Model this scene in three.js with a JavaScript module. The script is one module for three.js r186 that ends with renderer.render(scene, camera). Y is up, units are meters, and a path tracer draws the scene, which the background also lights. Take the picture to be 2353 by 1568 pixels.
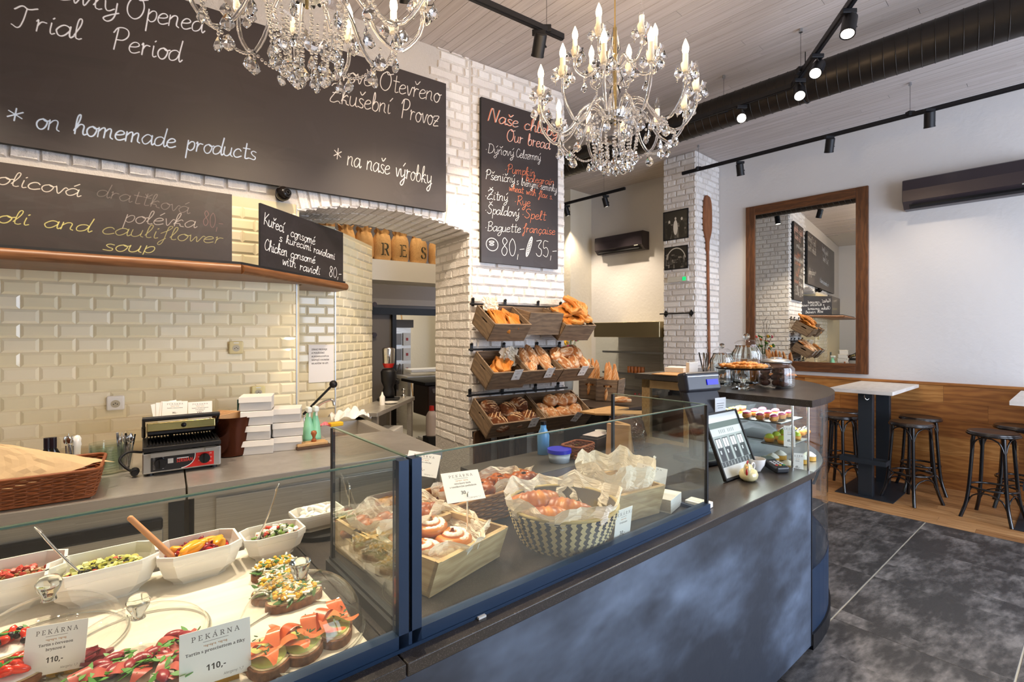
import * as THREE from 'three';
import { RoundedBoxGeometry } from 'three/addons/geometries/RoundedBoxGeometry.js';
import { mergeGeometries } from 'three/addons/utils/BufferGeometryUtils.js';
import { RectAreaLightUniformsLib } from 'three/addons/lights/RectAreaLightUniformsLib.js';

// ---------------------------------------------------------------- camera, sky, large lights, exposure
const scene = new THREE.Scene();
const F = 1143, HX = 1176.5, HY = 767, EYE = 1.6;                 // focal length and horizon in photo pixels, eye height in metres
const camera = new THREE.PerspectiveCamera(2 * Math.atan(784 / F) * 180 / Math.PI, 2353 / 1568, 0.05, 120);
camera.position.set(0, EYE, 0);
camera.setViewOffset(2353, 1568, 0, 17, 2353, 1568);
const renderer = new THREE.WebGLRenderer({ antialias: true });
renderer.toneMapping = THREE.LinearToneMapping;
renderer.toneMappingExposure = 1.0;
renderer.shadowMap.enabled = true;
RectAreaLightUniformsLib.init();
scene.background = new THREE.Color(0.62, 0.75, 0.95);
scene.backgroundIntensity = 6;

// frames: a vertical plane or block with its own axes; x along it, z towards the room
const FR = (ox, oz, deg) => { const p = deg * Math.PI / 180; return { ox, oz, p, c: Math.cos(p), s: Math.sin(p) }; };
const FA = FR(-0.3666, -4.342, 34.83);      // brick wall with the blackboards; origin at the doorway's jamb
const FB = FR(2.921, -6.912, -47.79);       // plaster wall with the mirror
const FC = FR(1.524, -2.5, 39.81);          // shop counter; origin at the front corner of its worktop
const FW = FR(0, 0, 0);
const V = (x, y, z) => new THREE.Vector3(x, y, z);
const W = (f, x, y, z) => V(f.ox + x * f.c + z * f.s, y, f.oz - x * f.s + z * f.c);
const L = (f, v) => { const a = v.x - f.ox, b = v.z - f.oz; return V(a * f.c - b * f.s, v.y, a * f.s + b * f.c); };
const ray = (px, py) => V((px - HX) / F, -(py - HY) / F, -1);
const pY = (px, py, y) => { const d = ray(px, py), t = (y - EYE) / d.y; return V(d.x * t, y, -t); };
const pZ = (px, py, z) => { const d = ray(px, py); return V(d.x * z, EYE + d.y * z, -z); };
const lY = (f, px, py, y) => L(f, pY(px, py, y));
const pF = (f, px, py, z) => { const o = L(f, V(0, EYE, 0)), e = L(f, V(0, EYE, 0).add(ray(px, py))).sub(o); return o.add(e.multiplyScalar((z - o.z) / e.z)); };

// daylight through the shop windows behind the camera (panes are built with the front wall)
const WINDOWS = [[-1.4, 1.8], [1.3, 2.5], [3.75, 1.8]], FRONT = 5.9;      // [centre, width] along the street wall, in the brick wall's axes
for (const [x, w] of WINDOWS.slice(1)) {
  const l = new THREE.RectAreaLight(0xdde9ff, 8.5, w - 0.1, 2.5);
  const p = W(FA, x, 1.75, FRONT - 0.1), q = W(FA, x, 1.7, 0);
  l.position.copy(p); l.lookAt(q.x, 1.7, q.z); l.name = 'window_daylight'; scene.add(l);
}

// ---------------------------------------------------------------- helpers
let seed = 7;
const rnd = (a = 1, b) => { seed = (seed * 1664525 + 1013904223) >>> 0; const r = seed / 4294967296; return b === undefined ? r * a : a + r * (b - a); };
const pick = (a) => a[Math.floor(rnd(a.length)) % a.length];
const taken = {};
const numbered = (n) => { const k = taken[n] = (taken[n] ?? -1) + 1; return k ? n + '_' + String(k).padStart(3, '0') : n; };
function tag(o, label, category, group) { o.userData.label = label; o.userData.category = category; if (group) o.userData.group = group; return o; }
function thing(name, label, category, f, x, y, z, ry = 0, group) {
  const o = new THREE.Group(); o.name = numbered(name); o.position.copy(W(f, x, y, z)); o.rotation.y = f.p + ry; scene.add(o);
  return tag(o, label, category, group);
}
function part(parent, name, geo, mat, label) {
  const m = new THREE.Mesh(Array.isArray(geo) ? merge(geo) : geo, mat); m.name = name; parent.add(m); if (label) m.userData.label = label; return m;
}
function solo(name, label, category, geo, mat, f, x, y, z, ry = 0, group) {
  const m = new THREE.Mesh(Array.isArray(geo) ? merge(geo) : geo, mat); m.name = numbered(name); m.position.copy(W(f, x, y, z)); m.rotation.y = f.p + ry; scene.add(m);
  return tag(m, label, category, group);
}
function struct(name, f, x = 0, y = 0, z = 0, ry = 0) { const o = new THREE.Group(); o.name = name; o.position.copy(W(f, x, y, z)); o.rotation.y = f.p + ry; o.userData.kind = 'structure'; scene.add(o); return o; }
function copyOf(o, f, x, y, z, ry = 0, label, group) {
  const r = o.clone(); r.userData = { ...o.userData }; r.name = numbered(o.name.replace(/_\d+$/, '')); r.position.copy(W(f, x, y, z)); r.rotation.set(0, f.p + ry, 0); scene.add(r);
  if (label) r.userData.label = label; if (group) r.userData.group = group; return r;
}
function merge(list) {
  const g = mergeGeometries(list.map((q) => { const n = q.index ? q.toNonIndexed() : q.clone(); for (const k of Object.keys(n.attributes)) if (!['position', 'normal', 'uv'].includes(k)) n.deleteAttribute(k); if (!n.attributes.uv) n.setAttribute('uv', new THREE.BufferAttribute(new Float32Array(n.attributes.position.count * 2), 2)); n.clearGroups(); return n; }));
  return g;
}
const MV = (g, x, y, z, rx = 0, ry = 0, rz = 0) => { if (rx || ry || rz) g.applyMatrix4(new THREE.Matrix4().makeRotationFromEuler(new THREE.Euler(rx, ry, rz))); return g.translate(x, y, z); };
const bx = (w, h, d, x = 0, y = 0, z = 0, rx = 0, ry = 0, rz = 0) => MV(new THREE.BoxGeometry(w, h, d), x, y, z, rx, ry, rz);
const rb = (w, h, d, x = 0, y = 0, z = 0, r = 0.004, s = 1, rx = 0, ry = 0, rz = 0) => MV(new RoundedBoxGeometry(w, h, d, s, Math.min(r, w / 2.01, h / 2.01, d / 2.01)), x, y, z, rx, ry, rz);
const cy = (r0, r1, h, x = 0, y = 0, z = 0, n = 20, rx = 0, ry = 0, rz = 0, open = false) => MV(new THREE.CylinderGeometry(r0, r1, h, n, 1, open), x, y, z, rx, ry, rz);
const sp = (r, x = 0, y = 0, z = 0, a = 16, b = 10, sx = 1, sy = 1, sz = 1) => new THREE.SphereGeometry(r, a, b).scale(sx, sy, sz).translate(x, y, z);
const lathe = (pts, n = 24, x = 0, y = 0, z = 0) => new THREE.LatheGeometry(pts.map((p) => new THREE.Vector2(p[0], p[1])), n).translate(x, y, z);
const tube = (pts, r, n = 12, m = 8, closed = false) => new THREE.TubeGeometry(new THREE.CatmullRomCurve3(pts.map((p) => Array.isArray(p) ? V(...p) : p), closed), n, r, m, closed);
function bar(a, b, r, m = 8, r2) { const d = V(...b).sub(V(...a)), l = d.length(), g = new THREE.CylinderGeometry(r2 ?? r, r, l, m, 1); g.translate(0, l / 2, 0); g.applyQuaternion(new THREE.Quaternion().setFromUnitVectors(V(0, 1, 0), d.normalize())); return g.translate(...a); }
function ext(pts, d, bevel = 0) { const s = new THREE.Shape(pts.map((p) => new THREE.Vector2(p[0], p[1]))); return new THREE.ExtrudeGeometry(s, { depth: d - 2 * bevel, bevelEnabled: bevel > 0, bevelThickness: bevel, bevelSize: bevel, bevelOffset: -bevel, bevelSegments: 1, curveSegments: 8 }).translate(0, 0, bevel); }
// uv in metres from the nearest axis plane, so that grain keeps its real size
function tri(g, ox = 0, oy = 0, swap = false) {
  const n = g.index ? g.toNonIndexed() : g, p = n.attributes.position, uv = new Float32Array(p.count * 2), a = V(), b = V(), c = V(), e = V();
  for (let i = 0; i < p.count; i += 3) {
    a.fromBufferAttribute(p, i); b.fromBufferAttribute(p, i + 1); c.fromBufferAttribute(p, i + 2); e.copy(b).sub(a).cross(c.clone().sub(a));
    const x = Math.abs(e.x), y = Math.abs(e.y), z = Math.abs(e.z);
    [a, b, c].forEach((v, k) => { let s, t; if (x >= y && x >= z) { s = v.z; t = v.y; } else if (y >= z) { s = v.x; t = v.z; } else { s = v.x; t = v.y; } if (swap) [s, t] = [t, s]; uv[(i + k) * 2] = s + ox; uv[(i + k) * 2 + 1] = t + oy; });
  }
  n.setAttribute('uv', new THREE.BufferAttribute(uv, 2)); return n;
}
// smooth value noise that repeats every `per` cells
const hash = (x, y, s) => { let h = Math.imul(x, 374761393) ^ Math.imul(y, 668265263) ^ Math.imul(s, 2246822519); h = Math.imul(h ^ (h >>> 13), 1274126177); return ((h ^ (h >>> 16)) >>> 0) / 4294967296; };
function noise(x, y, per, s = 0) { const a = Math.floor(x), b = Math.floor(y), u = x - a, v = y - b, q = (i) => ((i % per) + per) % per, fu = u * u * (3 - 2 * u), fv = v * v * (3 - 2 * v); const h = (i, j) => hash(q(i), q(j), s); return (h(a, b) * (1 - fu) + h(a + 1, b) * fu) * (1 - fv) + (h(a, b + 1) * (1 - fu) + h(a + 1, b + 1) * fu) * fv; }
function fbm(u, v, base, oct = 4, s = 0, sy = 1) { let t = 0, a = 0.5, n = 0; for (let k = 0; k < oct; k++) { t += a * noise(u * base, v * base * sy, base * Math.max(1, sy), s + k); n += a; a *= 0.55; base *= 2; } return t / n; }
// colour map / bump map from a function of (u, v) in 0..1
function texture(w, h, fn, size, bump = false) {
  const d = new Uint8Array(w * h * 4);
  for (let j = 0; j < h; j++) for (let i = 0; i < w; i++) { const c = fn(i / w, j / h), o = (j * w + i) * 4; if (typeof c === 'number') d[o] = d[o + 1] = d[o + 2] = Math.max(0, Math.min(255, c * 255)); else for (let k = 0; k < 3; k++) d[o + k] = Math.max(0, Math.min(255, c[k] * 255)); d[o + 3] = 255; }
  const t = new THREE.DataTexture(d, w, h, THREE.RGBAFormat); t.wrapS = t.wrapT = THREE.RepeatWrapping; t.magFilter = THREE.LinearFilter; if (!bump) t.colorSpace = THREE.SRGBColorSpace;
  if (size) t.repeat.set(1 / size[0], 1 / size[1]); t.needsUpdate = true; return t;
}
const hex = (h) => [(h >> 16 & 255) / 255, (h >> 8 & 255) / 255, (h & 255) / 255];
const mixc = (a, b, t) => [0, 1, 2].map((k) => a[k] + (b[k] - a[k]) * t);
function mat(color, roughness = 0.6, metalness = 0, more = {}) { const phys = ['transmission', 'clearcoat', 'sheen', 'thickness', 'ior', 'anisotropy', 'attenuationColor'].some((k) => k in more); return new (phys ? THREE.MeshPhysicalMaterial : THREE.MeshStandardMaterial)({ color, roughness, metalness, ...more }); }
const canvas = (w, h) => { const c = document.createElement('canvas'); c.width = w; c.height = h; return [c, c.getContext('2d')]; };
function canvasMap(c) { const t = new THREE.CanvasTexture(c); t.colorSpace = THREE.SRGBColorSpace; return t; }
const clamp = (x, a = 0, b = 1) => Math.max(a, Math.min(b, x));

// ---------------------------------------------------------------- materials
const plasterBump = texture(256, 256, (u, v) => fbm(u, v, 16, 4, 3), [0.6, 0.6], true);
const roughBump = texture(256, 256, (u, v) => 0.55 * fbm(u, v, 14, 4, 9) + 0.45 * fbm(u, v, 48, 3, 5), [0.32, 0.32], true);
const fineBump = texture(256, 256, (u, v) => fbm(u, v, 64, 3, 21), [0.2, 0.2], true);
function woodMap(a, b, s, ring = 7, size = [0.9, 0.3], w = 512, h = 256) {   // grain along u
  const A = hex(a), B = hex(b);
  return texture(w, h, (u, v) => { const q = fbm(u, v, 4, 3, s), g = 0.5 + 0.5 * Math.sin((v * ring + q * 2.2) * Math.PI * 2), f = fbm(u, v, 6, 4, s + 7, 16), k = fbm(u, v, 8, 2, s + 3); return mixc(A, B, clamp(0.38 * g + 0.55 * f + 0.35 * (k - 0.5) - 0.06)); }, size);
}
const MT = {
  brick: [0xe9e4e0, 0xe3ddd8, 0xeeeae6].map((c) => mat(c, 0.75, 0, { bumpMap: roughBump, bumpScale: 0.006 })),
  mortar: mat(0xcdc7c1, 0.9, 0, { bumpMap: roughBump, bumpScale: 0.008 }),
  tile: [0xebe0c0, 0xe7dcba, 0xeee4c8].map((c) => mat(c, 0.05)),
  grout: mat(0xd8c9a6, 0.85),
  plaster: mat(0xd2d0cf, 0.85, 0, { bumpMap: plasterBump, bumpScale: 0.002 }),
  cream: mat(0xe9e1cf, 0.85, 0, { bumpMap: plasterBump, bumpScale: 0.002 }),
  greyWall: mat(0x8d8785, 0.8),
  plank: [0xc4bcb8, 0xc0b8b4, 0xc8c0bd].map((c, i) => mat(c, 0.7, 0, { map: texture(256, 128, (u, v) => { const f = fbm(u, v, 3, 4, 40 + i, 12); return mixc([1, 1, 1], [0.9, 0.885, 0.88], clamp((f - 0.42) * 2)); }, [1.6, 0.4]) })),
  stone: [0, 1, 2].map((i) => mat(0xffffff, 0.42, 0, { map: texture(512, 512, (u, v) => { const a = fbm(u, v, 5, 6, 60 + i, 2), b = fbm(u, v, 20, 4, 70 + i, 3), k = clamp((a - 0.36) * 2.0 + (b - 0.5) * 1.1); return mixc(hex(0x3a3837), hex(0x827d79), k); }, [1.1, 1.1]), bumpMap: fineBump, bumpScale: 0.001 })),
  stoneGrout: mat(0xb9b3a4, 0.9),
  oak: [0, 1, 2].map((i) => mat(0xffffff, 0.45, 0, { map: woodMap([0x8a5424, 0x96602c, 0x7d4a20][i], [0xc78d4a, 0xcf9a58, 0xb87c3c][i], 80 + i * 11, 5, [1.1, 0.26]) })),
  oakFloor: [0, 1, 2].map((i) => mat(0xffffff, 0.5, 0, { map: woodMap([0x8f6237, 0x9a6c40, 0x7f5530][i], [0xcb9c68, 0xd2a673, 0xb98a58][i], 120 + i * 9, 5, [1.1, 0.26]) })),
  walnut: mat(0xffffff, 0.5, 0, { map: woodMap(0x45260f, 0x7d4c26, 160, 4, [0.8, 0.2]) }),
  paddle: mat(0xffffff, 0.5, 0, { map: woodMap(0x6e3d1f, 0x9d6238, 171, 3, [0.8, 0.2]) }),
  crate: mat(0xffffff, 0.7, 0, { map: woodMap(0x6b5745, 0xa08668, 180, 5, [0.6, 0.22]) }),
  pine: mat(0xffffff, 0.65, 0, { map: woodMap(0xa98a5c, 0xd9c294, 191, 6, [0.5, 0.2]) }),
  shelfWood: mat(0xffffff, 0.4, 0, { map: woodMap(0x5f3a1e, 0x966740, 201, 4, [0.9, 0.2]) }),
  boardWood: mat(0xffffff, 0.6, 0, { map: woodMap(0x3c2919, 0x6b4a30, 211, 4, [0.5, 0.2]) }),
  paleBoard: mat(0xffffff, 0.6, 0, { map: woodMap(0xb48a58, 0xe0bd8b, 215, 4, [0.6, 0.2]) }),
  steel: mat(0xffffff, 0.36, 0.75, { map: texture(256, 256, (u, v) => { const f = fbm(u, v, 4, 3, 230, 32); return mixc(hex(0xb8b3ac), hex(0xe0dcd6), f); }, [0.8, 0.5]) }),
  steelTop: mat(0xffffff, 0.36, 0.7, { map: texture(512, 512, (u, v) => { const f = fbm(u, v, 6, 4, 240), g = fbm(u, v, 40, 3, 245); return mixc(hex(0xb0aaa2), hex(0xdad6cf), clamp(f * 0.8 + g * 0.35 - 0.1)); }, [1.4, 1.4]), bumpMap: fineBump, bumpScale: 0.0004 }),
  chrome: mat(0xe6e6e6, 0.12, 1),
  alu: mat(0xb9bcbf, 0.35, 1),
  zinc: mat(0x7d8186, 0.35, 0.9),
  black: mat(0x16161a, 0.45, 0.3),
  blackMatt: mat(0x121214, 0.7),
  iron: mat(0x1d1c1d, 0.5, 0.4),
  duct: mat(0x34302d, 0.38, 0.7),
  navy: mat(0x1c3450, 0.4, 0.25),
  stool: mat(0x0f0e12, 0.22, 0, { clearcoat: 0.5, clearcoatRoughness: 0.12 }),
  stoolSeat: mat(0x241a17, 0.3, 0, { clearcoat: 0.4 }),
  tableSteel: mat(0x2b3138, 0.45, 0.3),
  laminate: mat(0xffffff, 0.5, 0, { map: woodMap(0xcfc8c0, 0xe6e2dc, 251, 3, [0.8, 0.3]) }),
  granite: mat(0xffffff, 0.28, 0, { map: texture(512, 512, (u, v) => { const a = hash(Math.floor(u * 512), Math.floor(v * 512), 5), b = noise(u * 200, v * 200, 200, 6), c = noise(u * 6, v * 6, 6, 8); return mixc(hex(0x24201e), hex(0x8a807a), clamp((a > 0.965 ? 0.75 : 0) + (b > 0.8 ? 0.3 : 0.06) + c * 0.1)); }, [0.4, 0.4]) }),
  slate: mat(0xffffff, 0.55, 0, { map: texture(1024, 512, (u, v) => { const q = fbm(u, v, 3, 3, 300), a = fbm((u + q * 0.12) % 1, v, 6, 5, 310), b = fbm(u, v, 14, 4, 320), c = fbm(u, v, 3, 3, 330); return mixc(hex(0x2b313d), hex(0x7788a0), clamp((a - 0.38) * 1.4 + (b - 0.5) * 0.6 + (c - 0.45) * 0.9)); }, [2.4, 1.2]), bumpMap: texture(512, 512, (u, v) => fbm(u, v, 8, 5, 340), [1.2, 1.2], true), bumpScale: 0.003 }),
  chalk: null,
  glass: mat(0xffffff, 0.0, 0, { transmission: 1, thickness: 0, ior: 1.5 }),
  tint: mat(0xf9fcfa, 0.0, 0, { transmission: 1, thickness: 0, ior: 1.5 }),
  glassEdge: mat(0x7f9d8d, 0.1, 0, { transmission: 0.6, thickness: 0 }),
  crystal: mat(0xffffff, 0.0, 0, { transmission: 1, thickness: 0.02, ior: 1.55 }),
  solidGlass: mat(0xf6fbf8, 0.0, 0, { transmission: 1, thickness: 0.02, ior: 1.5 }),
  ceramic: mat(0xf1eee8, 0.15, 0, { clearcoat: 0.5, clearcoatRoughness: 0.05 }),
  white: mat(0xeeece8, 0.6),
  paperW: mat(0xf2efea, 0.75),
  plastic: mat(0xe9e7e2, 0.35),
  ivory: mat(0xd9c995, 0.35),
  kraft: mat(0xffffff, 0.8, 0, { map: texture(256, 256, (u, v) => mixc(hex(0xb98c5e), hex(0xd0a676), fbm(u, v, 10, 4, 360)), [0.4, 0.4]) }),
  wax: mat(0xf8efda, 0.6, 0, { transmission: 0.25, thickness: 0, bumpMap: texture(256, 256, (u, v) => { const a = Math.abs(fbm(u, v, 5, 4, 370) - 0.5), b = Math.abs(fbm(u, v, 11, 3, 377) - 0.5); return clamp(a * 3 + b * 1.5); }, [0.3, 0.3], true), bumpScale: 0.004, side: THREE.DoubleSide }),
  jute: mat(0xffffff, 0.9, 0, { map: texture(256, 256, (u, v) => { const w = 0.5 + 0.25 * Math.sin(u * 402) + 0.25 * Math.sin(v * 402), f = fbm(u, v, 5, 3, 380); return mixc(hex(0xa77a4a), hex(0xdcb27c), clamp(w * 0.35 + f * 0.8 - 0.05)); }, [0.4, 0.4]) }),
  marble: mat(0xffffff, 0.35, 0, { map: texture(512, 256, (u, v) => { const f = fbm(u, v, 4, 4, 390, 6); return mixc(hex(0xf0e7d8), hex(0xd9cbb6), clamp((f - 0.35) * 1.5)); }, [1.2, 0.7]) }),
  wicker: mat(0xffffff, 0.5, 0, { map: texture(128, 128, (u, v) => mixc(hex(0x6a3517), hex(0xa86234), fbm(u, v, 12, 3, 400)), [0.12, 0.12]) }),
  wickerPale: mat(0xffffff, 0.6, 0, { map: texture(128, 128, (u, v) => mixc(hex(0x9a6b3c), hex(0xc99a63), fbm(u, v, 12, 3, 405)), [0.12, 0.12]) }),
};
const cols = {}; const C = (h, r = 0.55, m = 0, more) => cols[h + '_' + r + '_' + m + (more ? JSON.stringify(more) : '')] ??= mat(h, r, m, more || {});

// ---------------------------------------------------------------- the room
const CEIL = 4.0, THICK = 0.684, DOORX = -1.42, PIERX = 1.0836;
const inView = (p, m = 60) => { if (p.z > -0.2) return false; const x = HX + F * p.x / -p.z, y = HY - F * (p.y - EYE) / -p.z; return x > -m && x < 2353 + m && y > -m && y < 1568 + m; };
const clipPoly = (poly, fn) => { const out = []; poly.forEach((a, i) => { const b = poly[(i + 1) % poly.length], da = fn(a), db = fn(b); if (da >= 0) out.push(a); if (da * db < 0) { const t = da / (da - db); out.push([a[0] + (b[0] - a[0]) * t, a[1] + (b[1] - a[1]) * t]); } }); return out; };
// flat prism from a convex outline in (x, z), top at y1, edges eased by c
function prism(poly, y0, y1, c = 0.0015) {
  const cx = poly.reduce((s, p) => s + p[0], 0) / poly.length, cz = poly.reduce((s, p) => s + p[1], 0) / poly.length;
  const inset = poly.map((p) => { const dx = p[0] - cx, dz = p[1] - cz, l = Math.hypot(dx, dz); return [p[0] - dx / l * c * 1.4, p[1] - dz / l * c * 1.4]; });
  const pos = []; const q = (a, b, d, e) => pos.push(...a, ...b, ...d, ...a, ...d, ...e), n = poly.length;
  let area = 0; poly.forEach((p, i) => { const r = poly[(i + 1) % n]; area += p[0] * r[1] - r[0] * p[1]; });
  const P = area > 0 ? [...poly].reverse() : poly, I = area > 0 ? [...inset].reverse() : inset;
  for (let i = 0; i < n; i++) { const j = (i + 1) % n; q([P[i][0], y0, P[i][1]], [P[j][0], y0, P[j][1]], [P[j][0], y1 - c, P[j][1]], [P[i][0], y1 - c, P[i][1]]); q([P[i][0], y1 - c, P[i][1]], [P[j][0], y1 - c, P[j][1]], [I[j][0], y1, I[j][1]], [I[i][0], y1, I[i][1]]); if (i > 0 && i < n - 1) pos.push(I[0][0], y1, I[0][1], I[i][0], y1, I[i][1], I[i + 1][0], y1, I[i + 1][1]); }
  const g = new THREE.BufferGeometry(); g.setAttribute('position', new THREE.Float32BufferAttribute(pos, 3)); g.computeVertexNormals(); return g;
}
// a brick (or tile) lying in the xy plane, its face at z = d, edges eased; uneven faces for hand-laid brick
const brickCache = {};
function brickGeo(w, h, d, c, rough, variant) {
  const key = [w.toFixed(3), h.toFixed(3), d, c, rough, variant].join(); if (brickCache[key]) return brickCache[key];
  const J = (i, j, k) => rough ? (hash(i + 11 * variant, j * 7 + k, 91) - 0.5) * rough : 0, nx = rough ? 4 : 1, pos = [], id = Math.round(w * 1000);
  const out = (s, t) => [(-0.5 + s) * w + (s * (1 - s) === 0 ? J(id, s * 9 + t * 5, 1) * 0.8 : 0), (-0.5 + t) * h + J(id, s * 31 + t * 3, 2) * 0.7, 0];
  const face = (s, t) => [(-0.5 + s) * (w - 2 * c) + J(id, s * 9 + t * 5, 3) * 0.5, (-0.5 + t) * (h - 2 * c) + J(id, s * 31 + t * 3, 4) * 0.5, d + J(id, s * 17 + t * 13, 5) * 0.6];
  const q = (a, b, e, f) => pos.push(...a, ...b, ...e, ...a, ...e, ...f);
  for (let i = 0; i < nx; i++) { const s = i / nx, e = (i + 1) / nx; q(face(s, 0), face(e, 0), face(e, 1), face(s, 1)); q(out(s, 0), out(e, 0), face(e, 0), face(s, 0)); q(face(s, 1), face(e, 1), out(e, 1), out(s, 1)); }
  q(out(0, 1), out(0, 0), face(0, 0), face(0, 1)); q(face(1, 1), face(1, 0), out(1, 0), out(1, 1));
  const g = new THREE.BufferGeometry(); g.setAttribute('position', new THREE.Float32BufferAttribute(pos, 3)); g.computeVertexNormals();
  return brickCache[key] = tri(g);
}
// courses of bricks over a rectangle of a wall face; place(x, y) gives [position, rotationY] in the parent's axes
function courses(parent, x0, x1, y0, y1, pitch, place, keep, opt = {}) {
  const gap = opt.gap ?? 0.012, len = opt.len ?? 0.255, dep = opt.depth ?? 0.017; let row = 0;
  for (let y = y0; y < y1 - 0.01; y += pitch, row++) {
    const hy = Math.min(pitch, y1 - y), short = row % 2, L0 = short ? len / 2 : len; let x = x0 - (opt.shift ?? 0) - (short ? len * 0.25 : row % 4 === 0 ? 0 : len / 2) * (opt.noShift ? 0 : 1);
    while (x < x1 - 0.005) {
      let a = Math.max(x, x0), b = Math.min(x + L0, x1); x += L0 * (opt.noShift ? 1 : rnd(0.97, 1.03)); if (b - a < 0.025) continue;
      const cx = (a + b) / 2, cy = y + hy / 2; if (keep && !keep(cx, cy)) continue;
      const full = Math.abs(b - a - L0) < 0.004, w = full ? L0 - gap : Math.round((b - a - gap) * 40) / 40 || b - a - gap;
      const m = part(parent, 'brick', brickGeo(Math.max(0.02, Math.min(w, b - a - 0.004)), hy - gap, dep, 0.007, 0.0095, Math.floor(rnd(6))), pick(MT.brick));
      const [p, ry] = place(cx, cy); m.position.copy(p); m.rotation.y = ry; m.rotation.z = rnd(-0.008, 0.008);
    }
  }
}

// floor: dark stone tiles, an oak strip along the mirror wall
const floor = struct('floor', FA);
part(floor, 'screed', tri(bx(16, 0.25, 16, 0.6, -0.1275, -0.9)), MT.stoneGrout);
{
  const toA = (p) => { const w = W(FC, p[0], 0, p[1]), l = L(FA, w); return [l.x, l.z]; }, oak = (p) => L(FB, W(FA, p[0], 0, p[1])).z - 1.374, inRoom = (p) => 4.7 - p[0];
  for (let i = -2; i < 8; i++) for (let k = -6; k < 6; k++) {
    const x0 = 0.407 + 0.75 * (i - 1), z0 = -0.051 + 0.72 * k, g = 0.004;
    let poly = [[x0 + 0.0012, z0 + g], [x0 + 0.7488, z0 + g], [x0 + 0.7488, z0 + 0.72 - g], [x0 + 0.0012, z0 + 0.72 - g]].map(toA);
    poly = clipPoly(poly, oak); if (poly.length < 3) continue;
    const c = W(FA, poly[0][0], 0, poly[0][1]); if (!poly.some((p) => inView(W(FA, p[0], 0, p[1]), 500))) continue;
    const m = part(floor, 'tile', tri(prism(poly, -0.012, 0), rnd(3), rnd(3)), pick(MT.stone));
  }
  const G = new THREE.Group();
  for (let r = 0; r < 11; r++) {
    let x = -2.6 + rnd(-1, 0); const w = 1.374 / 11;
    while (x < 6.4) { const l = rnd(0.9, 1.5); const poly = [[x, r * w + 0.0008], [x + l - 0.0015, r * w + 0.0008], [x + l - 0.0015, (r + 1) * w - 0.0008], [x, (r + 1) * w - 0.0008]].map((p) => { const q = L(FA, W(FB, p[0], 0, p[1])); return [q.x, q.z]; });
      if (poly.some((p) => inView(W(FA, p[0], 0, p[1]), 150))) { const m = new THREE.Mesh(tri(prism(poly.map((p) => { const q = L(FB, W(FA, p[0], 0, p[1])); return [q.x, q.z]; }), -0.012, 0, 0.0008), rnd(4), rnd(4)), pick(MT.oakFloor)); m.name = 'plank'; const o = L(FA, W(FB, 0, 0, 0)); m.position.set(o.x, 0, o.z); m.rotation.y = FB.p - FA.p; floor.add(m); }
      x += l; }
  }
}

// ceiling: narrow painted boards
const ceiling = struct('ceiling', FB);
part(ceiling, 'slab', bx(24, 0.2, 20, -1, CEIL + 0.115, 4), MT.mortar);
for (let r = -4; r < 90; r++) {
  let x = -6 + rnd(-2, 0);
  while (x < 9) { const l = rnd(2.2, 3.6), z = 0.0925 * r; let seen = false; for (let k = 0; k <= 6; k++) if (inView(W(FB, x + l * k / 6, CEIL, z), 20)) seen = true;
    if (seen) part(ceiling, 'board', tri(bx(l - 0.003, 0.014, 0.0895, x + l / 2, CEIL + 0.007, z + 0.046), rnd(5), rnd(5)), pick(MT.plank));
    x += l; }
}

// brick wall with the doorway; tiles clad its lower face left of the door
const ARCH = (x) => { const t = (x - DOORX) / -DOORX; return 2.475 + 0.105 * (1 - Math.pow(2 * t - 1, 2)); };
const wallBack = struct('wall_back', FA);
{
  const s = new THREE.Shape(); s.moveTo(-5.4, 0); s.lineTo(DOORX, 0); for (let i = 0; i <= 16; i++) { const x = DOORX - DOORX * i / 16; s.lineTo(x, ARCH(x)); } s.lineTo(0, 0); s.lineTo(PIERX, 0); s.lineTo(PIERX, CEIL); s.lineTo(-5.4, CEIL);
  part(wallBack, 'masonry', tri(new THREE.ExtrudeGeometry(s, { depth: THICK - 0.02, bevelEnabled: false }).translate(0, 0, -THICK + 0.01)), MT.mortar);
}
const BIG = { a: pF(FA, 1027, 193, 0.06), b: pF(FA, 1025, 487, 0.06), c: pF(FA, 0, 328, 0.06) }, BREAD = { tl: pF(FA, 1106, 222, 0.05), br: pF(FA, 1282, 619, 0.05) };
const TILETOP = 2.515, PITCH = 0.0795;
courses(wallBack, -3.2, 0, 2.475, CEIL, PITCH, (x, y) => [V(x, y, -0.01), 0], (x, y) => y > TILETOP + 0.02 && (x < DOORX - 0.12 || y > ARCH(x) + 0.24) && !(x < BIG.a.x - 0.12 && y > BIG.b.y + 0.06) && inView(W(FA, x, y, 0)));
for (let i = 0; i < 19; i++) {                                       // the arch: bricks on edge, front and soffit
  const x = DOORX + 0.035 + i * 0.0745, y = ARCH(x), sl = Math.atan((ARCH(x + 0.01) - ARCH(x - 0.01)) / 0.02);
  const m = part(wallBack, 'brick', brickGeo(0.066, 0.245, 0.014, 0.006, 0.006, i % 5), pick(MT.brick)); m.position.set(x, y + 0.124, -0.01); m.rotation.z = sl * 0.8;
  for (let k = 0; k < 3; k++) { const b = part(wallBack, 'brick', brickGeo(0.066, 0.22, 0.012, 0.006, 0.006, (i + k) % 5), pick(MT.brick)); b.position.set(x, y + 0.004, -0.115 - k * 0.228 + (i % 2 ? 0.0 : 0.02)); b.rotation.set(Math.PI / 2, 0, 0); b.rotation.order = 'YXZ'; }
}
const pier = struct('wall_pier', FA);
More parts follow.
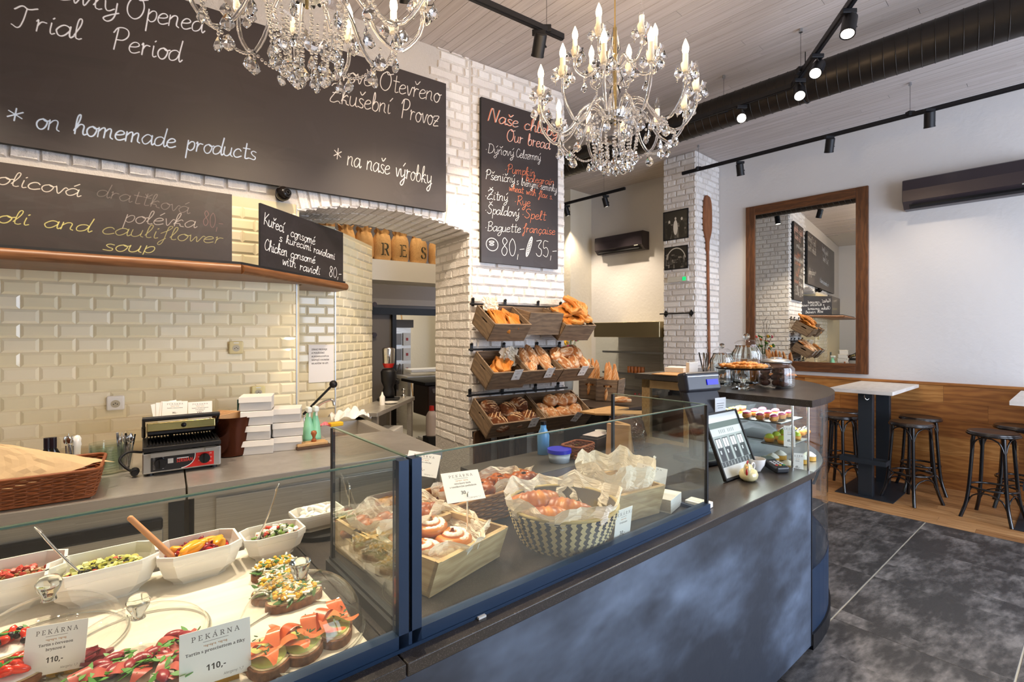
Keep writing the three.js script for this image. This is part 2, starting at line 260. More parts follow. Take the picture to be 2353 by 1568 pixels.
courses(pier, 0.012, PIERX, 0.6, CEIL, PITCH, (x, y) => [V(x, y, -0.01), 0], (x, y) => !(x > BREAD.tl.x + 0.16 && x < BREAD.br.x - 0.1 && y < BREAD.tl.y - 0.32 && y > BREAD.br.y + 0.1) && inView(W(FA, x, y, 0)));
const jamb = struct('wall_jamb', FA);
courses(jamb, 0.002, THICK - 0.01, 0.6, ARCH(0) - 0.03, PITCH, (x, y) => [V(0.01, y, -x), -Math.PI / 2], (x, y) => inView(W(FA, 0, y, -x)));
const pierSide = struct('wall_pier_side', FA);
courses(pierSide, 0.002, THICK - 0.01, 0.9, CEIL, PITCH, (x, y) => [V(PIERX - 0.01, y, -x), Math.PI / 2], null);

// bevelled cream tiles
const tileGeo = {};
function tiles(parent, x0, x1, rows, Y0, pitchY, pitchX, shift, place, keep) {
  for (let r = rows[0]; r < rows[1]; r++) {
    const y = Y0 - pitchY * (r + 0.5); let x = shift + (r % 2 ? pitchX / 2 : 0) - Math.ceil((shift - x0) / pitchX + 1) * pitchX;
    for (; x < x1; x += pitchX) {
      const a = Math.max(x, x0), b = Math.min(x + pitchX, x1); if (b - a < 0.012) continue; const cx = (a + b) / 2; if (keep && !keep(cx, y)) continue;
      const w = b - a - 0.003; const key = w.toFixed(3); tileGeo[key] ??= brickGeo(w, pitchY - 0.003, 0.008, Math.min(0.0135, w * 0.3), 0, 0);
      const m = part(parent, 'tile', tileGeo[key], pick(MT.tile)); const [p, ry] = place(cx, y); m.position.copy(p); m.rotation.y = ry + rnd(-0.004, 0.004); m.rotation.x = rnd(-0.004, 0.004);
    }
  }
}
const TY0 = pF(FA, 0, 642, 0).y, TPY = (TY0 - pF(FA, 0, 981.8, 0).y) / 10, TX0 = pF(FA, 91, 660, 0).x, TPX = 0.1535;
const tileWall = struct('wall_tiled', FA);
part(tileWall, 'bed', bx(4.2, TILETOP, 0.012, DOORX - 2.1, TILETOP / 2, -0.002), MT.grout);
part(tileWall, 'corner_trim', bx(0.006, TILETOP - 0.85, 0.016, DOORX + 0.002, (TILETOP + 0.85) / 2, 0.004), MT.alu);
tiles(tileWall, -3.25, DOORX, [Math.ceil((TY0 - TILETOP) / TPY), 14], TY0, TPY, TPX, TX0, (x, y) => [V(x, y, 0.004), 0], (x, y) => y < TILETOP - 0.02 && y > 0.93 && inView(W(FA, x, y, 0)));
const niche = struct('wall_niche', FA), NZ = -0.609, NB = [-0.984, -0.609], NE = [-0.434, -1.26], NL = Math.hypot(NE[0] - NB[0], NE[1] - NB[1]), NA = Math.atan2(-(NE[1] - NB[1]), NE[0] - NB[0]);
part(niche, 'bed', [bx(0.5, 2.52, 0.3, NB[0] - 0.25, 1.26, NZ - 0.154), bx(NL, 2.5, 0.1, (NB[0] + NE[0]) / 2 - 0.05 * Math.sin(NA), 1.25, (NB[1] + NE[1]) / 2 - 0.05 * Math.cos(NA), 0, NA), bx(0.02, 2.5, 0.7, DOORX + 0.01, 1.25, -0.35)], MT.grout);
tiles(niche, -1.4, NB[0], [-9, 13], TY0 + 0.02, TPY, TPX, NB[0], (x, y) => [V(x, y, NZ), 0], (x, y) => y < 2.5 && y > 0.93);
const nicheSide = struct('wall_niche_side', FA);
tiles(nicheSide, 0, NL, [-9, 13], TY0 + 0.02, TPY, TPX, 0, (x, y) => [V(NB[0] + (NE[0] - NB[0]) * x / NL, y, NB[1] + (NE[1] - NB[1]) * x / NL), NA], (x, y) => y < 2.49 && y > 0.9);
part(nicheSide, 'corner_trim', bx(0.008, 1.6, 0.008, NB[0], 1.7, NB[1] + 0.006), MT.alu);

// plaster wall with pilasters and oak wainscot
const wallRight = struct('wall_right', FB);
part(wallRight, 'plaster', tri(bx(18, CEIL + 0.1, 0.3, -1, CEIL / 2, -0.15)), MT.plaster);
part(wallRight, 'return', tri(bx(4, CEIL, 0.55, -4.3, CEIL / 2, 0.275)), MT.cream);
const wainscot = struct('wall_wainscot', FB);
part(wainscot, 'batten', bx(8, 1.05, 0.012, 3.97, 0.525, 0.006), MT.walnut);
for (let r = 0; r < 6; r++) { let x = -0.03 - rnd(1); const h = 1.06 / 6; while (x < 7) { const l = rnd(1.0, 1.6), a = Math.max(x, -0.03); if (x + l > a + 0.05 && (inView(W(FB, a, r * h + 0.1, 0)) || inView(W(FB, x + l, r * h + 0.1, 0)))) part(wainscot, 'plank', tri(bx(x + l - a - 0.001, h - 0.0015, 0.014, (a + x + l) / 2, (r + 0.5) * h, 0.018), rnd(4), rnd(4)), pick(MT.oak)); x += l; } }
part(wainscot, 'cap_rail', tri(rb(7.1, 0.03, 0.035, 3.52, 1.075, 0.018, 0.006)), MT.oak[2]);
const pilaster = struct('wall_pilaster', FB), PX0 = -0.52, PX1 = -0.045, PZ = 0.66;
part(pilaster, 'masonry', tri(bx(PX1 - PX0 - 0.02, CEIL, PZ - 0.01, (PX0 + PX1) / 2, CEIL / 2, PZ / 2 - 0.005)), MT.mortar);
courses(pilaster, PX0, PX1, 0.7, CEIL, 0.0785, (x, y) => [V(x, y, PZ - 0.012), 0], (x, y) => inView(W(FB, x, y, PZ)));
courses(pilaster, 0, PZ, 0.7, CEIL, 0.0785, (x, y) => [V(PX1 - 0.012, y, PZ - x), Math.PI / 2], (x, y) => inView(W(FB, PX1, y, PZ - x)) && x < PZ - 0.01);

// street wall with shop windows, side and kitchen walls
const wallFront = struct('wall_front', FA);
{ const s = new THREE.Shape(); s.moveTo(-5.4, -0.1); s.lineTo(6.2, -0.1); s.lineTo(6.2, CEIL + 0.1); s.lineTo(-5.4, CEIL + 0.1);
  for (const [x, w] of WINDOWS) { const h = new THREE.Path(); h.moveTo(x - w / 2, 0.45); h.lineTo(x - w / 2, 3.05); h.lineTo(x + w / 2, 3.05); h.lineTo(x + w / 2, 0.45); s.holes.push(h); }
  part(wallFront, 'plaster', tri(new THREE.ExtrudeGeometry(s, { depth: 0.35, bevelEnabled: false }).translate(0, 0, FRONT)), MT.plaster); }
WINDOWS.forEach(([x, w], i) => { const g = struct('window_' + (i + 1), FA, x, 0, FRONT + 0.12);
  part(g, 'window_frame', [bx(w, 0.07, 0.07, 0, 0.485, 0), bx(w, 0.07, 0.07, 0, 3.015, 0), bx(0.07, 2.6, 0.07, -w / 2 + 0.035, 1.75, 0), bx(0.07, 2.6, 0.07, w / 2 - 0.035, 1.75, 0), bx(w, 0.05, 0.06, 0, 2.35, 0)], MT.black);
  part(g, 'pane', bx(w - 0.1, 2.5, 0.008, 0, 1.75, 0), MT.glass); });
const wallLeft = struct('wall_left', FA); part(wallLeft, 'plaster', tri(bx(0.3, CEIL + 0.1, 14, -5.25, CEIL / 2, -0.6)), MT.plaster);
const wallKitchen = struct('wall_kitchen', FA); part(wallKitchen, 'plaster', tri(bx(12, CEIL + 0.1, 0.3, 0, CEIL / 2, -7.0)), MT.cream);
// the street: pavement, trees and the house opposite, seen only as reflections
const street = struct('street', FA); part(street, 'pavement', bx(30, 0.1, 20, 0, -0.07, FRONT + 10.5), C(0x8b8880, 0.9));
const house = thing('house', 'pale rendered house across the street outside the shop windows', 'building', FA, 0, 0, FRONT + 19); part(house, 'facade', bx(30, 10, 0.4, 0, 5, 0), C(0xc9b8a4, 0.9)); part(house, 'awning', bx(5, 0.6, 1.2, -2, 3, -0.8), C(0x9a3b4a, 0.8));
for (const [x, z, r] of [[-4.2, 4, 1.5], [0.4, 5, 1.7], [4.6, 4.4, 1.4]]) { const t = thing('street_tree', 'leafy green tree on the pavement outside the shop', 'tree', FA, x, 0, FRONT + z, 0, 'trees along the street'); part(t, 'trunk', cy(0.1, 0.14, 2.4, 0, 1.2, 0, 10), C(0x4a3a2c, 0.9)); const cl = []; for (let k = 0; k < 14; k++) cl.push(new THREE.IcosahedronGeometry(r * rnd(0.35, 0.6), 1).translate(rnd(-r, r) * 0.7, 2.9 + rnd(-0.9, 1.3), rnd(-r, r) * 0.7)); part(t, 'crown', cl, C(0x5f9a3a, 0.8)); }

// ---------------------------------------------------------------- handwriting: one-stroke letters, x-height 10
const GL = { a: [11, '8 8 6 10 3 10 0 6 0 3 2 0 5 1 8 6', '8 10 8 4 9 0 11 2'], b: [10, '1 5 3 14 2 20 1 15 1 3 3 0 6 0 8 4 7 9 4 10 2 7'], c: [9, '7 8 5 10 2 9 0 5 1 1 4 0 8 2'], d: [11, '8 8 5 10 1 8 0 3 2 0 6 2 8 8', '9 20 8 6 9 0 11 2'], e: [9, '0 5 5 6 7 8 5 10 2 9 0 5 1 1 4 0 8 2'], f: [8, '0 8 5 14 7 19 5 20 4 15 4 0 3 -8 1 -9 1 -5 5 1'], g: [10, '8 8 5 10 1 8 0 3 3 1 7 4 8 9', '8 10 8 -3 5 -9 1 -8 3 -3 10 1'], h: [10, '0 3 3 14 3 20 1 16 1 0', '1 5 4 10 7 9 7 3 8 0 10 1'], i: [5, '1 10 1 3 2 0 4 1', '1.5 14 2.2 15'], j: [5, '3 10 3 -5 1 -9 -2 -7 4 0', '3 14 3.6 15'], k: [10, '0 3 3 14 3 20 1 16 1 0', '7 9 5 10 1 5 5 4 6 1 9 0'], l: [6, '0 3 3 13 3 19 1 17 1 3 3 0 5 1'], m: [14, '0 10 0 0', '0 6 3 10 5 9 5 0', '5 6 8 10 10 9 10 2 12 0'], n: [10, '0 10 0 0', '0 6 3 10 6 9 6 2 8 0'], o: [9, '4 10 1 8 0 4 2 0 5 0 7 4 7 8 4 10 6 8 9 9'], p: [9, '1 11 1 -9', '1 6 4 10 7 9 7 3 4 0 1 2'], q: [10, '7 8 4 10 0 7 0 2 4 0 7 5', '7 10 7 -9'], r: [8, '0 9 1 10 1 0', '1 5 3 9 6 9'], s: [8, '6 9 3 10 1 8 3 5 6 3 5 0 0 1'], t: [8, '3 18 3 3 4 0 7 1', '0 12 7 12'], u: [10, '0 10 0 3 2 0 5 1 7 5', '7 10 7 2 9 0'], v: [8, '0 10 3 0 6 9 8 9'], w: [12, '0 10 2 0 5 8 7 0 10 9 12 9'], x: [8, '0 10 7 0', '7 10 0 0'], y: [10, '0 10 1 3 3 1 6 4', '7 10 7 -3 4 -9 1 -7 4 -3 9 1'], z: [8, '0 10 7 10 0 0 7 0', '1 5 6 5'],
  N: [15, '0 0 2 18 4 20', '4 20 10 0', '10 0 13 20'], O: [15, '6 20 1 15 0 6 4 0 9 1 12 8 11 16 7 20 8 17 14 19'], P: [13, '3 19 2 0', '0 15 3 20 9 20 11 15 8 10 3 9'], T: [14, '0 16 4 20 8 18 13 20', '7 18 6 6 4 0 0 2'], Z: [13, '0 17 3 20 10 20 5 11 0 2 4 0 9 2 12 0', '2 10 9 11'], D: [14, '2 19 2 0', '0 19 7 19 12 13 11 4 6 0 1 0'], S: [12, '10 18 6 20 2 17 3 13 8 9 9 4 5 0 0 3'], K: [12, '1 20 1 0', '10 20 2 9 6 6 11 0'], C: [12, '10 17 6 20 2 16 0 8 3 1 8 1 11 5'], B: [13, '2 19 2 0', '0 18 6 20 10 16 7 11 3 10 9 9 11 4 7 0 1 0'], R: [13, '2 19 2 0', '0 18 7 20 10 15 6 10 2 9 6 7 11 0'], 0: [12, '5 20 1 14 1 5 4 0 8 2 10 10 8 17 5 20'], 1: [7, '0 15 4 20 4 0'], 2: [12, '0 16 4 20 9 18 8 12 0 0 10 0'], 3: [12, '1 19 9 20 4 12 9 8 8 1 3 0 0 3'], 5: [12, '9 20 2 20 1 11 6 12 9 7 6 0 0 2'], 8: [12, '9 17 5 20 2 16 5 11 9 6 6 0 2 1 1 6 5 11 9 16 7 19'], ',': [5, '2 2 1 -4'], '-': [8, '0 8 7 9'], '.': [5, '1 0 1.6 .6'], '·': [5, '1 6 1.8 6.6'], '*': [12, '5 4 5 16', '0 7 10 13', '10 7 0 13'], ' ': [9] };
const ACC = { '\u0301': '3 14 6 18', '\u030c': '1 17 3.5 14 7 18', '\u030a': '3 14 2 16 4 18 6 16 4 14', '\u0327': '4 0 5 -3 2 -4' };
const spline = (s) => { const n = s.split(' ').map(Number), p = []; for (let i = 0; i < n.length; i += 2) p.push(V(n[i], n[i + 1], 0)); return p.length === 2 ? p : new THREE.CatmullRomCurve3(p, false, 'catmullrom', 0.6).getPoints(p.length * 5); };
function strokes(text) { const out = []; let x = 0; const chars = text.normalize('NFD');
  for (let i = 0; i < chars.length; i++) { const c = chars[i], up = ACC[c]; if (up) { const prev = chars[i - 1], cap = prev >= 'A' && prev <= 'Z', w = GL[prev][0]; out.push(spline(up).map((p) => [p.x + x - w + (w - 8) * 0.3, p.y + (cap ? 8 : c === '\u0327' ? 0 : 0)])); continue; }
    const g = GL[c] ?? GL[' ']; for (const s of g.slice(1)) { if ((c === 'i' || c === 'j') && s === g[2] && ACC[chars[i + 1]]) continue; out.push(spline(s).map((p) => [p.x + x, p.y])); } x += g[0]; }
  return [out, x]; }
// write along a baseline a -> b (canvas pixels), letters `h` pixels of x-height
function write(g, text, a, b, h, color, lw, slant = 0.14, alpha = 1) {
  const [st, w] = strokes(text), dx = (b[0] - a[0]) / w, dy = (b[1] - a[1]) / w, k = h / 10; g.strokeStyle = color; g.lineCap = g.lineJoin = 'round'; g.globalAlpha = alpha;
  for (const s of st) { g.lineWidth = lw * 0.78 * rnd(0.85, 1.15); g.beginPath(); s.forEach(([x, y], i) => { const q = x + y * slant, X = a[0] + q * dx, Y = a[1] + q * dy - y * k; i ? g.lineTo(X, Y) : g.moveTo(X, Y); }); g.stroke(); }
  g.globalAlpha = 1;
}
// blackboard standing in frame f with its lower left corner at local (x0, y0), face at z0
function blackboard(name, label, f, x0, y0, w, h, z0, ppm, base, draw, thick = 0.025, lean = 0) {
  const t = thing(name, label, 'blackboard', f, x0, y0, z0), H = new THREE.Group(); H.rotation.x = lean;
  part(t, 'panel', rb(w, h, thick, w / 2, h / 2, -thick / 2 - 0.001, 0.002), MT.blackMatt).rotation.x = lean;
  const [c, g] = canvas(Math.min(2048, Math.round(w * ppm)), Math.min(2048, Math.round(h * ppm))), K = c.width / w, q = (px, py) => { const p = pF(f, px, py, z0); return [(p.x - x0) * K, c.height - (p.y - y0) * c.height / h]; };
  g.fillStyle = base; g.fillRect(0, 0, c.width, c.height);
  for (let i = 0; i < 90; i++) { g.globalAlpha = 0.03; g.strokeStyle = i % 2 ? '#8f8884' : '#0c0b0c'; g.lineWidth = rnd(10, 60) * ppm / 900; g.beginPath(); const X = rnd(c.width), Y = rnd(c.height), A = rnd(6.3); g.moveTo(X, Y); g.lineTo(X + Math.cos(A) * rnd(60, 300), Y + Math.sin(A) * rnd(40, 120)); g.stroke(); } g.globalAlpha = 1;   // wiped chalk
  draw(g, (text, x1, y1, x2, y2, xh, color, lw, slant, alpha) => { const a = q(x1, y1), b = q(x2, y2), u = q(x1, y1 - xh); write(g, text, a, b, Math.abs(u[1] - a[1]), color, lw * K / 1000, slant, alpha); }, q, K);
  const m = part(t, 'chalk_face', MV(new THREE.PlaneGeometry(w, h), w / 2, h / 2, 0), mat(0xffffff, 0.34, 0, { map: canvasMap(c) })); m.rotation.x = lean; return t;
}
{
  const x1 = BIG.b.x, y0 = BIG.b.y, x0 = -3.75, y1 = pF(FA, 1027, 193, 0.06).y, s = '#e8ecf6', w = '#efeae2';
  blackboard('blackboard', 'huge blackboard with newly open trial period chalk lettering on brick wall', FA, x0, y0, x1 - x0, y1 - y0, 0.06, 520, '#3d3737', (g, T) => {
    T('Newly', 60, -22, 276, 34, 26, s, 9); T('Opened', 290, 38, 470, 76, 26, s, 9); T('Trial', 25, 60, 190, 92, 26, s, 9); T('Period', 255, 112, 418, 143, 26, s, 9);
    T('* on homemade products', 14, 284, 590, 368, 24, '#c9dcf4', 9); T('Nově Otevřeno', 768, 180, 1012, 236, 23, w, 8); T('Zkušební', 758, 233, 898, 262, 22, w, 8); T('Provoz', 920, 270, 1008, 290, 22, w, 8); T('* na naše výrobky', 766, 372, 993, 424, 21, w, 8);
  }, 0.035);
}
{
  const a = BREAD.tl, b = BREAD.br, r = '#e97f55', w = '#f1eee8';
  blackboard('blackboard', 'tall narrow blackboard listing breads in white and orange with 80 and 35 prices', FA, a.x, b.y, b.x - a.x, a.y - b.y, 0.05, 1150, '#37302f', (g, T, q, K) => {
    T('Naše chleby', 1121, 277, 1282, 316, 15, r, 9); T('Naše chleby', 1123, 277, 1284, 316, 15, w, 5); T('Our bread', 1164, 323, 1264, 344, 14, r, 7); T('Our bread', 1165, 323, 1265, 344, 14, w, 4);
    T('·Dýňový', 1115, 350, 1182, 360, 11, w, 5); T('Celozrnný', 1186, 361, 1243, 370, 10, w, 5); T('·Pumpkin', 1160, 396, 1230, 406, 10, r, 5); T('Wholegrain', 1200, 416, 1274, 426, 9, r, 5);
    T('Pšeničný', 1115, 411, 1184, 421, 11, w, 5); T('s lněnými semínky', 1187, 424, 1280, 442, 9, w, 4.5); T('wheat with flax s.', 1170, 438, 1271, 459, 8, r, 4.5); T('·Žitný', 1114, 457, 1168, 463, 11, w, 5); T('·Rye', 1182, 470, 1219, 475, 11, r, 5);
    T('·Špaldový', 1114, 490, 1194, 499, 11, w, 5); T('·Spelt', 1199, 500, 1255, 507, 11, r, 5); T('·Baguette', 1114, 530, 1197, 535, 11, w, 5); T('française', 1201, 533, 1276, 540, 10, r, 5);
    T('80,-', 1152, 586, 1206, 590, 20, w, 6, 0); T('35,-', 1232, 588, 1280, 593, 18, w, 6, 0);
    const c = q(1131, 562), e = q(1216, 567); g.strokeStyle = w; g.lineWidth = 6 * K / 1000; g.beginPath(); g.ellipse(c[0], c[1], 0.062 * K, 0.056 * K, 0, 0, 7); g.stroke(); g.beginPath(); g.ellipse(c[0] - 6, c[1] - 0.022 * K, 0.026 * K, 0.007 * K, -0.1, 0, 7); g.stroke(); g.beginPath(); g.ellipse(c[0] - 6, c[1] + 0.002 * K, 0.022 * K, 0.007 * K, -0.1, 0, 7); g.stroke();
    g.beginPath(); g.ellipse(e[0], e[1], 0.1 * K, 0.02 * K, -1.25, 0, 7); g.stroke(); for (let k = -3; k < 4; k++) { g.beginPath(); g.ellipse(e[0] + k * 0.008 * K, e[1] - k * 0.024 * K, 0.008 * K, 0.011 * K, 0, 0, 7); g.stroke(); }
  }, 0.03);
}
// display shelf that wraps into the niche, with two chalkboards on it
const SHELFY = 2.02, shelf = thing('wooden_shelf', 'long varnished wooden shelf with rounded edge above the cream tiles', 'shelf', FA, 0, 0, 0);
{
  const z1 = 0.475, pts = [[-3.9, z1], [-1.82, z1], [-0.99, -0.29], [-1.0, -0.52], [-1.38, -0.52], [-1.38, 0.012], [-3.9, 0.012]], sh = new THREE.Shape(pts.map((p) => new THREE.Vector2(p[0], -p[1])));
  part(shelf, 'board', tri(new THREE.ExtrudeGeometry(sh, { depth: 0.05, bevelEnabled: false }).rotateX(-Math.PI / 2).translate(0, SHELFY - 0.07, 0)), MT.shelfWood);
  part(shelf, 'top_sheet', new THREE.ExtrudeGeometry(sh, { depth: 0.02, bevelEnabled: false }).rotateX(-Math.PI / 2).translate(0, SHELFY - 0.0195, 0), MT.blackMatt);
  for (const [a, b] of [[0, 1], [1, 2]]) part(shelf, 'edge_moulding', tri(bar([pts[a][0], SHELFY - 0.043, pts[a][1]], [pts[b][0], SHELFY - 0.043, pts[b][1]], 0.029, 12)), MT.shelfWood);
}
{
  const z = 0.2, y0 = SHELFY + 0.002, a = pF(FA, 533, 447, z), x0 = -3.6;
  blackboard('blackboard', 'low blackboard with half erased cauliflower soup writing on the wooden shelf', FA, x0, y0, a.x - x0, a.y - y0, z, 700, '#3a3331', (g, T) => {
    T('brokolicová', -150, 398, 185, 453, 18, '#cfc9bd', 6, 0.2, 0.8); T('dratťková', 222, 450, 436, 492, 16, '#a79f97', 4, 0.2, 0.45); T('polévka', 284, 510, 452, 524, 16, '#b9b2aa', 5, 0.2, 0.7); T('80,-', 466, 516, 512, 530, 17, '#8b6460', 4, 0.1, 0.6);
    T('broccoli and', -190, 490, 210, 534, 18, '#c8c173', 6, 0.2, 0.8); T('cauliflower', 234, 537, 513, 561, 16, '#bdb672', 5, 0.2, 0.65); T('soup', 236, 575, 356, 582, 15, '#c4bd77', 6, 0.2, 0.8);
  }, 0.012);
}
const FK = (() => { const p = W(FA, -1.69, 0, 0.285); return FR(p.x, p.z, 77.5); })();
{
  const q = pF(FK, 790, 655, 0), p = pF(FK, 571, 462, 0);
  blackboard('blackboard', 'slanted blackboard with chicken consommé and ravioli for 80 on the shelf corner', FK, 0, SHELFY + 0.002, q.x - 0.01, 0.405, 0, 900, '#2a2628', (g, T0) => {
    const w = '#f3f1ee', T = (t, x1, y1, x2, y2, ...r) => T0(t, x1 + 16 - (x1 - 590) * 0.06, y1 + 3, x2 + 16 - (x2 - 590) * 0.06, y2 + 3, ...r); T('Kuřecí', 590, 512, 640, 532, 14, w, 7); T('consomé', 656, 540, 716, 560, 11, w, 7); T('s kuřecími', 628, 551, 706, 574, 10, w, 6.5); T('raviolami', 712, 577, 764, 594, 9, w, 6.5); T('Chicken', 592, 571, 648, 587, 13, w, 7); T('consomé', 656, 588, 716, 603, 10, w, 7); T('with', 636, 605, 668, 613, 11, w, 7); T('ravioli', 678, 617, 728, 629, 10, w, 7); T('80,-', 750, 632, 780, 638, 12, w, 6.5, 0.05);
  }, 0.012);
}

// ---------------------------------------------------------------- ceiling fixtures
{ const d = thing('ventilation_duct', 'long dark spiral seam ventilation duct hanging under the ceiling', 'duct', FW, 2.9, 3.72, -3.79);
  d.rotation.y = FB.p; const l0 = -6.2, l1 = 4.5, r = 0.147;
  part(d, 'pipe', cy(r, r, l1 - l0, (l0 + l1) / 2, 0, 0, 40, 0, 0, Math.PI / 2, true), MT.duct);
  const rib = []; for (let x = l0; x < l1; x += 0.075) rib.push(MV(new THREE.TorusGeometry(r, 0.004, 5, 28), x, 0, 0, 0, Math.PI / 2 + 0.12, 0)); part(d, 'seam', rib, MT.duct);
  for (const x of [-3.4, -0.6, 1.7]) part(d, 'hanger', [MV(new THREE.TorusGeometry(r + 0.004, 0.006, 6, 30), x, 0, 0, 0, Math.PI / 2, 0), bar([x, r, 0], [x, 0.28, 0], 0.004)], MT.iron);
}
function track(label, pts, y, wires) { const a = pts[0], t = thing('lighting_track', label, 'light track', FW, a.x, y, a.z);
  for (let i = 0; i + 1 < pts.length; i++) { const p = pts[i], q = pts[i + 1], l = Math.hypot(q.x - p.x, q.z - p.z), m = part(t, 'rail', [bx(l, 0.035, 0.036, l / 2, 0, 0), bx(l, 0.006, 0.014, l / 2, -0.019, 0)], MT.black); m.position.set(p.x - a.x, 0, p.z - a.z); m.rotation.y = Math.atan2(-(q.z - p.z), q.x - p.x); }
  for (const w of wires) { part(t, 'wire', bar([w.x - a.x, 0.015, w.z - a.z], [w.x - a.x, CEIL - y, w.z - a.z], 0.0016, 5), MT.iron); part(t, 'clip', rb(0.06, 0.045, 0.05, w.x - a.x, 0.01, w.z - a.z), MT.black); part(t, 'ceiling_cup', cy(0.012, 0.014, 0.03, w.x - a.x, CEIL - y - 0.016, w.z - a.z, 10), MT.alu); }
  return t; }
const glow = (h, k) => mat(0xffffff, 0.5, 0, { emissive: h, emissiveIntensity: k });
const lensMat = glow(0xfff4e2, 6), spots = [];
function spotlight(m, aim, label, power, opt = {}) {               // m: where its adapter meets the track
  const t = thing('track_spotlight', label, 'spotlight', FW, m.x, m.y - 0.02, m.z, 0, opt.group ?? 'black track spotlights'), d = aim.clone().sub(V(m.x, m.y - 0.16, m.z)).normalize(), c = V(0, -0.115, 0), q = new THREE.Quaternion().setFromUnitVectors(V(0, -1, 0), d);
  part(t, 'adapter', rb(0.09, 0.03, 0.032, 0, -0.016, 0), MT.black); part(t, 'arm', bar([0.0, -0.03, 0], [0.05, -0.115, 0], 0.006), MT.black);
  const h = part(t, 'housing', [cy(0.042, 0.042, 0.13, 0, 0.012, 0, 24), cy(0.038, 0.042, 0.006, 0, 0.08, 0, 24), cy(0.044, 0.044, 0.012, 0, -0.05, 0, 24, 0, 0, 0, true), cy(0.04, 0.042, 0.012, 0, -0.05, 0, 24, 0, 0, 0, true)], MT.black); h.position.copy(c); h.quaternion.copy(q);
  const lens = part(t, 'lamp_lens', cy(0.037, 0.037, 0.004, 0, -0.051, 0, 24), power ? lensMat : C(0x998f84, 0.2)); lens.position.copy(c); lens.quaternion.copy(q);
  if (power) { const l = new THREE.SpotLight(0xffe9cc, power * 0.3, 0, opt.angle ?? 0.62, 0.55, 2); const p = V(m.x, m.y - 0.02, m.z).add(c).addScaledVector(d, 0.062); l.position.copy(p); l.target.position.copy(p).addScaledVector(d, 3); l.shadow.radius = 1.6; l.name = 'track_lamp'; scene.add(l, l.target); }
  return t;
}
const onA = (p, s) => V(p.x + s * FA.c, p.y, p.z - s * FA.s), onB = (p, s) => V(p.x + s * FB.c, p.y, p.z - s * FB.s);
{ // the track over the counter
  const e = pY(1293, 86, 3.66); track('black lighting track above the blackboards beside the brick wall', [e, onA(e, -4.6)], 3.66, [pY(1256, 71, 3.66), onA(e, -2.2)].map((v) => V(v.x, 3.66, v.z)));
  spotlight(pY(1238, 63, 3.66), W(FA, 0.3, 2.1, 0.05), 'black track spotlight pointing at the bread board beside the chandelier', 46);
  for (const [s, ax, ay] of [[-1.15, -0.55, 1.9], [-1.9, -1.5, 1.3], [-2.7, -2.2, 1.2], [-3.4, -3.0, 1.3]]) spotlight(onA(e, s), W(FA, ax, ay, 0.1), 'black track spotlight over the counter aimed at the tiled wall', 34, { group: 'spotlights aimed at the tiles' });
  for (const [s, cx, cz, l] of [[-1.5, -1.7, -0.3, 'the pastries'], [-2.3, -2.6, -0.4, 'the open sandwiches'], [-3.0, -3.0, -0.5, 'the salads']]) spotlight(onA(e, s), W(FC, cx, 0.9, cz), 'black track spotlight over the counter aimed down at ' + l, 60, { group: 'spotlights aimed at the food' });
}
{ // bent track over the guests
  const a = pY(1965, -8, 3.66), b = pY(1822, 197, 3.66), c = onB(b, -2.6), S = 3.66;
  const a2 = V(b.x + (a.x - b.x) * 2.6, S, b.z + (a.z - b.z) * 2.6);
  track('black lighting track with a bend running past the ventilation duct', [a2, b, c], S, [pY(1840, 165, S), pY(1663, 257, S)]);
  const L1 = (t) => V(b.x + (a.x - b.x) * t, S, b.z + (a.z - b.z) * t), g = 'spotlights on the bent track';
  spotlight(L1(0.92), W(FC, -0.4, 0.6, -0.1), 'black spotlight glowing at the high end of the bent track', 34, { group: g });
  spotlight(L1(0.46), W(FC, -1.2, 0.9, -0.3), 'black spotlight glowing halfway down the bent track', 34, { group: g });
  spotlight(L1(0.14), W(FC, -0.8, 0.9, 0.3), 'black spotlight glowing just above the bend of the track', 30, { group: g });
  spotlight(onB(b, -0.42), V(0.15, 1.75, -0.4), 'black spotlight below the duct shining straight out with a dazzling glare', 26, { group: g });
  spotlight(onB(b, -1.12), W(FA, 1.2, 0.9, -0.2), 'black spotlight beyond the dazzling one aimed at the bread', 34, { group: g });
  spotlight(onB(b, -1.75), W(FA, 1.9, 1.0, 0.3), 'black spotlight at the far end of the bent track', 26, { group: g });
}
{ // wall-washing track in front of the mirror
  const a = pY(1568, 399, 3.69), S = 3.69; track('black lighting track hung along the plaster wall with the mirror', [a, onB(a, 3.9)], S, [onB(a, 0.22), onB(a, 2.35)]);
  for (const [px, py, ax, ay, l] of [[1701, 367, 0.5, 1.4, 'beside the brick pilaster'], [1906, 308, 1.05, 1.5, 'above the framed mirror'], [2136, 245, 2.2, 1.2, 'above the air conditioner']]) spotlight(pY(px, py, S), W(FB, ax, ay, 0.05), 'small black wall spotlight on the long track ' + l, 12, { angle: 0.7, group: 'spotlights washing the plaster wall' });
}
{ const a = pY(1436, 433, 3.69), S = 3.69; track('short black lighting track in the alcove over the bread counter', [a, onB(a, -1.8)], S, [pY(1388, 448, S)]);
  for (const [px, py, ax, l] of [[1392, 446, -1.2, 'above the alcove air conditioner'], [1303, 469, -2.0, 'at the brick pier end of the alcove']]) spotlight(pY(px, py, S), W(FB, ax, 1.2, 0.05), 'small black spotlight ' + l, 34, { angle: 0.7, group: 'spotlights in the alcove' });
}
